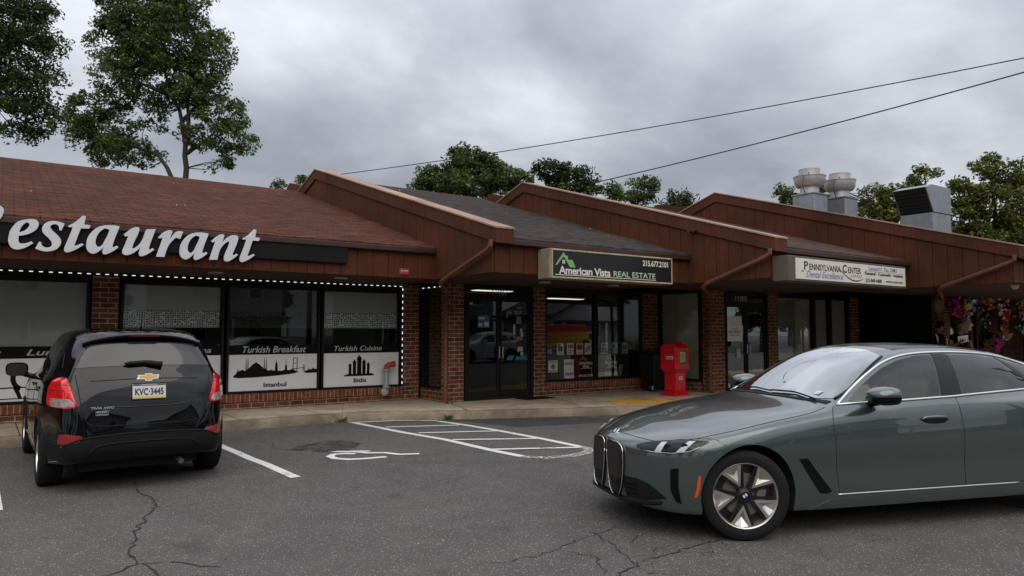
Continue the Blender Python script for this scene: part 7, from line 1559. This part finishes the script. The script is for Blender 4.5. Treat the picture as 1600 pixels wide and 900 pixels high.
arrangement('yellow flowers hanging at the right end of the top row', 26.5, 2.50, [('yellow', .5, .06, (0, 0)), ('orange', .5, .06, (.2, -.2)), ('white', .2, .05, (0, 0))], .40, 36, 6)
arrangement('red and white bouquet in the middle of the flower shop display', 25.2, 2.08, [('red', .9, .06, (0, 0)), ('white', .35, .07, (-.12, .15)), ('pink', .3, .05, (.1, .1))], .30, 40, 7)
arrangement('orange flowers in a wicker bowl under the red bouquet', 25.1, 1.72, [('orange', 1.0, .07, (0, 0))], .18, 26, 8, 'bowl')
arrangement('white bow of flowers beside the magenta pot', 24.9, 1.45, [('white', 1, .07, (.05, 0))], .22, 22, 9)
arrangement('magenta flowers at the bottom of the display', 24.6, 1.22, [('magenta', 1, .07, (0, 0)), ('red', .4, .06, (.15, .05))], .24, 26, 10)
arrangement('dim grey green foliage garland hanging at the left side of the display', 23.9, 1.95, [('teal', .5, .06, (0, 0)), ('white', .25, .05, (0, -.1))], .42, 30, 11, None, 9.4, .5, 1.3)
arrangement('white and green sprays at the right edge of the flower shop', 26.6, 1.85, [('white', .6, .06, (0, 0)), ('teal', .3, .06, (0, 0))], .38, 30, 12)
t = thing('hanging_plaque', 'round tan wooden plaque on a brown post beside the flower shop pillar', 'sign', (20.95, 9.35, .15))
MB().box(-.07, .07, -.05, .05, 0, 2.45).build('post', MT['pipe'], t, bevel=.006); MB().lathe([(0, -.03), (.26, -.03), (.27, 0), (.26, .03), (0, .03)], n=30, axis='y').build('plaque', mat('tan_wood', (.17, .085, .03), .7, var=.3, vs=6), t, smooth=True).location = (-.16, -.09, 2.22)
tag(MB().box(17.45, 17.75, 5.6, 5.95, 3.28, 3.72).build('banner', mat('blue_banner', (.05, .10, .28), .6), bevel=.02), 'small blue banner above the gutter at the right edge', 'banner')

# loose grit along the kerb and over the lot, flecks on the roofs
def scatter(name, pts, m, s0, s1, seed):
    r = random.Random(seed); b = MB()
    for p in pts:
        s = r.uniform(s0, s1); q = [Vector((r.gauss(0, 1), r.gauss(0, 1), r.gauss(0, 1))).normalized() * s * r.uniform(.6, 1.3) for _ in range(4)]
        b.add([Vector(p) + k for k in q], [(0, 1, 2), (0, 2, 3), (0, 3, 1), (1, 3, 2)])
    o = b.build(name, m, fixn=True); o['kind'] = 'stuff'; return o
r_ = random.Random(9); PTS = []
for k in range(650):
    x = r_.uniform(-1, 12); 
    ye = float(np.interp(x, [e_[0] for e_ in EDGE], [e_[1] for e_ in EDGE])); PTS.append((x, ye - abs(r_.gauss(0, .16)) - .01, .006))
for k in range(500): PTS.append((r_.uniform(-2, 9), r_.uniform(2.6, 11), .005))
scatter('loose_grit', PTS, mat('grit', (.30, .28, .25), .9, var=.4, vs=3), .004, .012, 2)
PTS = []
for k in range(16): y = r_.uniform(12.5, 19); PTS.append((r_.uniform(-3, 6.5), y, 3.215 + .3 * (y - 12.0)))
for k in range(14): y = r_.uniform(10.4, 17.5); PTS.append((r_.uniform(7.2, 11.4), y, 3.215 + .3 * (y - 10.0)))
scatter('roof_flecks', PTS, mat('fleck', (.6, .52, .42), .9), .012, .028, 3)
# cast-off leaves by the kerb weeds
# ------------------------------------------------------------------ people
SKIN = mat('skin', (.19, .09, .055), .5, var=.1, vs=20); CLB = mat('black_cloth', (.006, .006, .0065), .9, spec=.05, var=.3, vs=8); JEAN = mat('dark_trousers', (.02, .022, .03), .85, var=.2, vs=10); SHOE = mat('shoe', (.02, .02, .02), .6); WCL = mat('white_cloth', (.62, .62, .61), .7); HAIR = mat('hair_black', (.005, .0045, .004), .8, spec=.1)
def skinmesh(name, verts, edges, radii, m, parent, sub=2, root=0, flat=None):
    me = bpy.data.meshes.new(name); me.from_pydata(verts, edges, []); o = bpy.data.objects.new(name, me); COL.objects.link(o)
    o.modifiers.new('s', 'SKIN'); sv = me.skin_vertices[0].data
    for i, r in enumerate(radii): sv[i].radius = (r, r) if not isinstance(r, tuple) else r
    sv[root].use_root = True; md = o.modifiers.new('u', 'SUBSURF'); md.levels = sub; md.render_levels = sub
    dg = bpy.context.evaluated_depsgraph_get(); dg.update(); m2 = bpy.data.meshes.new_from_object(o.evaluated_get(dg)); COL.objects.unlink(o); bpy.data.objects.remove(o)
    m2.materials.clear(); return link(name, m2, m, parent, 'all')
def hand(V, E, Rr, wi, w, d, side, curl):
    """palm + five fingers from wrist vertex wi; d = direction of hand, side = thumb side"""
    d = d.normalized(); side = (side - d * side.dot(d)).normalized(); nn = d.cross(side)
    def add(p, r, par): V.append(tuple(p)); Rr.append(r); E.append((par, len(V) - 1)); return len(V) - 1
    pa = add(w + d * .045, .026, wi); pb = add(w + d * .085, .027, pa)
    for k, (o, l) in enumerate(((.028, .072), (.010, .080), (-.009, .075), (-.027, .058))):
        b = w + d * .088 + side * o; q = add(b, .0095, pb); dd = d.copy(); 
        for j in range(3): dd = (dd + nn * curl * .5).normalized(); b = b + dd * l / 3 * (1.25 - .2 * j); q = add(b, .0088 - .0009 * j, q)
    b = w + d * .03 + side * .030; q = add(b, .012, pa); dd = (d * .6 + side * .8).normalized()
    for j in range(2): b = b + dd * .034; dd = (dd + nn * curl * .4 + d * .3).normalized(); q = add(b, .0105 - .001 * j, q)
def person(lb, x, y, H, rz, top, cap, armR, armL, headturn=0, hat=None, short=True):
    t = thing('person', lb, 'person', (x, y, 0), rz); k = H / 1.75; S = lambda *p: Vector(p) * k    # faces -Y locally
    V = [S(0, .0, .95)]; Rr = [.13]; E = []
    def add(p, r, par): V.append(tuple(p)); Rr.append(r); E.append((par, len(V) - 1)); return len(V) - 1
    a = add(S(0, -.005, 1.10), (.135, .10), 0); b = add(S(0, 0, 1.27), (.155, .11), a); c = add(S(0, .01, 1.40), (.13, .085), b); n1 = add(S(0, .01, 1.47), .056, c); n2 = add(S(0, -.005, 1.535), .054, n1)
    sh = {}
    for s, arm in ((1, armL), (-1, armR)):
        q = add(S(s * .10, .01, 1.405), .072, c); q = add(S(s * .185, .01, 1.385), .06, q); sh[s] = q
        e_ = S(*arm[0]); w = S(*arm[1]); p0 = Vector(V[q]); q = add(p0.lerp(e_, .5), .047, q); q = add(e_, .040, q); q = add(e_.lerp(w, .35), .040, q); q = add(w, .027, q)
        hand(V, E, Rr, q, w, Vector(arm[2]), Vector((-s * .3, -1, .2)), .5)
    for s in (1, -1):
        q = add(S(s * .095, 0, .88), .095, 0); q = add(S(s * .10, -.01, .68), .078, q); q = add(S(s * .105, -.015, .48), .055, q); q = add(S(s * .11, 0, .33), .055, q); q = add(S(s * .115, .015, .10), .036, q); q = add(S(s * .12, -.01, .045), .038, q); add(S(s * .13, -.12, .03), .030, q)
    V = [tuple(v) for v in V]; body = skinmesh('body', V, E, Rr, SKIN, t)
    # head joined as a sculpted ellipsoid with brow, nose, mouth, chin and ears
    hb = bpy.data.meshes.new('head'); bm = bmesh.new(); bmesh.ops.create_uvsphere(bm, u_segments=28, v_segments=22, radius=1)
    for v in bm.verts:
        X, Y_, Z = v.co; f = max(0, -Y_)
        px = X * .075 * (1 - .22 * max(0, -Z) ** 1.2); py = Y_ * .095; pz = Z * .118
        if Z < -.2 and Y_ < 0: py *= 1 - .12 * (-Z - .2)
        g = lambda cx, cz, sx, sz: math.exp(-((X - cx) / sx) ** 2 - ((Z - cz) / sz) ** 2) * f
        py -= .024 * g(0, -.14, .16, .22) + .008 * g(0, .18, .5, .09) + .008 * g(0, -.44, .28, .08) + .008 * g(0, -.78, .3, .15)
        py += .012 * g(.36, .05, .2, .12) + .012 * g(-.36, .05, .2, .12) + .004 * g(0, -.36, .3, .05)
        v.co = (px, py, pz)
    bm.to_mesh(hb); bm.free(); hd = link('head', hb, SKIN, t, 'all'); hz = 1.635 * k; hd.location = (0, -.02, hz); hd.rotation_euler = (R(4), 0, headturn)
    for s in (1, -1):
        e_ = MB().lathe([(0, -.008), (.012, -.006), (.014, 0), (.010, .006), (0, .006)], n=14, axis='y').build('eye', WCL, hd, smooth=True); e_.location = (s * .030, -.083, .012); e_.scale = (.8, .4, .38)
        MB().lathe([(0, -.0095), (.006, -.009), (.006, -.006), (0, -.006)], n=10, axis='y').build('iris', HAIR, e_)
        er = MB().tube([(0, 0, .03), (0, .012, .02), (0, .014, 0), (0, .004, -.025)], [.008, .011, .010, .007], 8).build('ear', SKIN, hd, smooth='all'); er.location = (s * .077, .012, 0)
        MB().tube([(s * .015, -.098, .034), (s * .032, -.094, .040), (s * .048, -.078, .034)], .0035, 6).build('eyebrow', HAIR, hd, smooth='all')
    MB().tube([(-.022, -.088, -.052), (0, -.097, -.050), (.022, -.088, -.052)], [.003, .006, .003], 6).build('lips', mat('lips', (.20, .07, .055), .5), hd, smooth='all')
    # hair shell
    hs = bpy.data.meshes.new('hair'); bm = bmesh.new(); bmesh.ops.create_uvsphere(bm, u_segments=28, v_segments=20, radius=1)
    for v in bm.verts: v.co = (v.co.x * .081, v.co.y * .100 + .006, v.co.z * .122 + .004)
    bmesh.ops.delete(bm, geom=[v for v in bm.verts if (v.co.y < -.045 and v.co.z < .075) or v.co.z < -.02 and v.co.y < .03 or v.co.z < -.06], context='VERTS'); bm.to_mesh(hs); bm.free(); link('hair', hs, HAIR, hd, 'all')
    if hat == 'cap':
        cp = MB().lathe([(.086, .045), (.092, .065), (.088, .10), (.065, .128), (.03, .140), (0, .142)], n=26).build('cap', mat('cap_cloth', (.014, .013, .013), .9, spec=.05, var=.2, vs=30), hd, smooth='all'); cp.scale = (1, 1.17, 1)
        n = 13; v = []; f = []
        for j in range(n):
            a_ = pi + pi * j / (n - 1) ; v += [(.078 * cos(a_), -.02 + .085 * sin(a_), .052), (.070 * cos(a_), -.04 + .135 * sin(a_), .040), (.070 * cos(a_), -.04 + .135 * sin(a_), .035), (.078 * cos(a_), -.02 + .085 * sin(a_), .045)]
        for j in range(n - 1):
            for q in range(4): f.append((j * 4 + q, j * 4 + (q + 1) % 4, j * 4 + 4 + (q + 1) % 4, j * 4 + 4 + q))
        MB().add(v, f).build('cap_peak', mat('cap_peak', (.035, .03, .03), .8), hd, smooth=True)
    # clothes follow the same skeleton, slightly larger
    TV = [tuple(S(0, 0, .90)), tuple(S(0, -.005, 1.0)), tuple(S(0, -.005, 1.12)), tuple(S(0, 0, 1.27)), tuple(S(0, .01, 1.40)), tuple(S(0, .01, 1.455))]; TR_ = [(.168, .125), (.165, .12), (.16, .118), (.178, .128), (.15, .10), .072]; TE = [(0, 1), (1, 2), (2, 3), (3, 4), (4, 5)]
    for s, arm in ((1, armL), (-1, armR)):
        e_ = S(*arm[0]); w = S(*arm[1]); p0 = S(s * .185, .01, 1.385); pts = [S(s * .10, .01, 1.40), p0, p0.lerp(e_, .5)] + ([] if short else [e_, e_.lerp(w, .5), e_.lerp(w, .93)]); rs = [.088, .076, .068] + ([] if short else [.056, .052, .042]); par = 4
        for p, r in zip(pts, rs): TV.append(tuple(p)); TR_.append(r); TE.append((par, len(TV) - 1)); par = len(TV) - 1
    skinmesh('shirt', TV, TE, TR_, top, t)
    PV = [tuple(S(0, 0, .96))]; PR = [(.155, .12)]; PE = []
    for s in (1, -1):
        par = 0
        for p, r in ((S(s * .095, 0, .86), .108), (S(s * .10, -.01, .66), .092), (S(s * .105, -.01, .46), .072), (S(s * .112, 0, .28), .066), (S(s * .117, .012, .09), .06)): PV.append(tuple(p)); PR.append(r); PE.append((par, len(PV) - 1)); par = len(PV) - 1
    skinmesh('trousers', PV, PE, PR, JEAN, t)
    for s in (1, -1): skinmesh('shoe', [tuple(S(s * .117, .05, .05)), tuple(S(s * .12, -.03, .05)), tuple(S(s * .13, -.16, .035))], [(0, 1), (1, 2)], [.048, .050, .036], SHOE, t)
    return t, hd, k
p1, h1, k = person('person in a dark cap and black jacket with white shoulder stripe behind the grey sedan', 18.56, 8.27, 1.69, R(38), CLB, None, ((-.27, .03, 1.12), (-.22, -.20, .98), (.1, -1, -.1)), ((.27, .03, 1.12), (.20, -.22, 1.0), (-.1, -1, 0)), R(25), 'cap', False)
q = [(-.232, -.055, 1.37), (-.215, -.105, 1.28), (-.20, -.125, 1.16)]
for s in (-1, 1):
    MB().add([(s * .095, -.092, 1.445), (s * .135, -.092, 1.440), (s * .205, -.105, 1.27), (s * .165, -.128, 1.25), (s * .17, -.125, 1.08), (s * .14, -.13, 1.08)], [(0, 1, 2, 3), (3, 2, 4, 5)]).build('jacket_stripe', WCL, p1, fixn=False)
p2, h2, k = person('person with black hair and black T-shirt with a white print, right of the capped one', 18.98, 7.98, 1.70, R(-40), CLB, None, ((-.27, .0, 1.12), (-.16, -.24, 1.22), (.2, -.8, .5)), ((.27, .03, 1.12), (.22, -.18, .98), (-.1, -1, 0)), R(-15), None, True)
p1.location.z = p2.location.z = .15
MB().add([(-.10, .115, 1.40), (-.20, .09, 1.385), (-.262, .055, 1.20), (-.215, .09, 1.19)], [(0, 1, 2, 3)]).build('jacket_stripe', WCL, p1, fixn=False)
pr = MB().add([(-.13, -.135, 1.34), (.11, -.130, 1.38), (.12, -.142, 1.22), (-.12, -.142, 1.17)], [(0, 1, 2, 3)]).build('shirt_print', WCL, p2, fixn=False)
for k_ in range(4): MB().tube([(-.10 + .06 * k_, -.146, 1.21), (-.07 + .06 * k_, -.142, 1.31)], .006, 4).build('print_stroke', HAIR, p2)
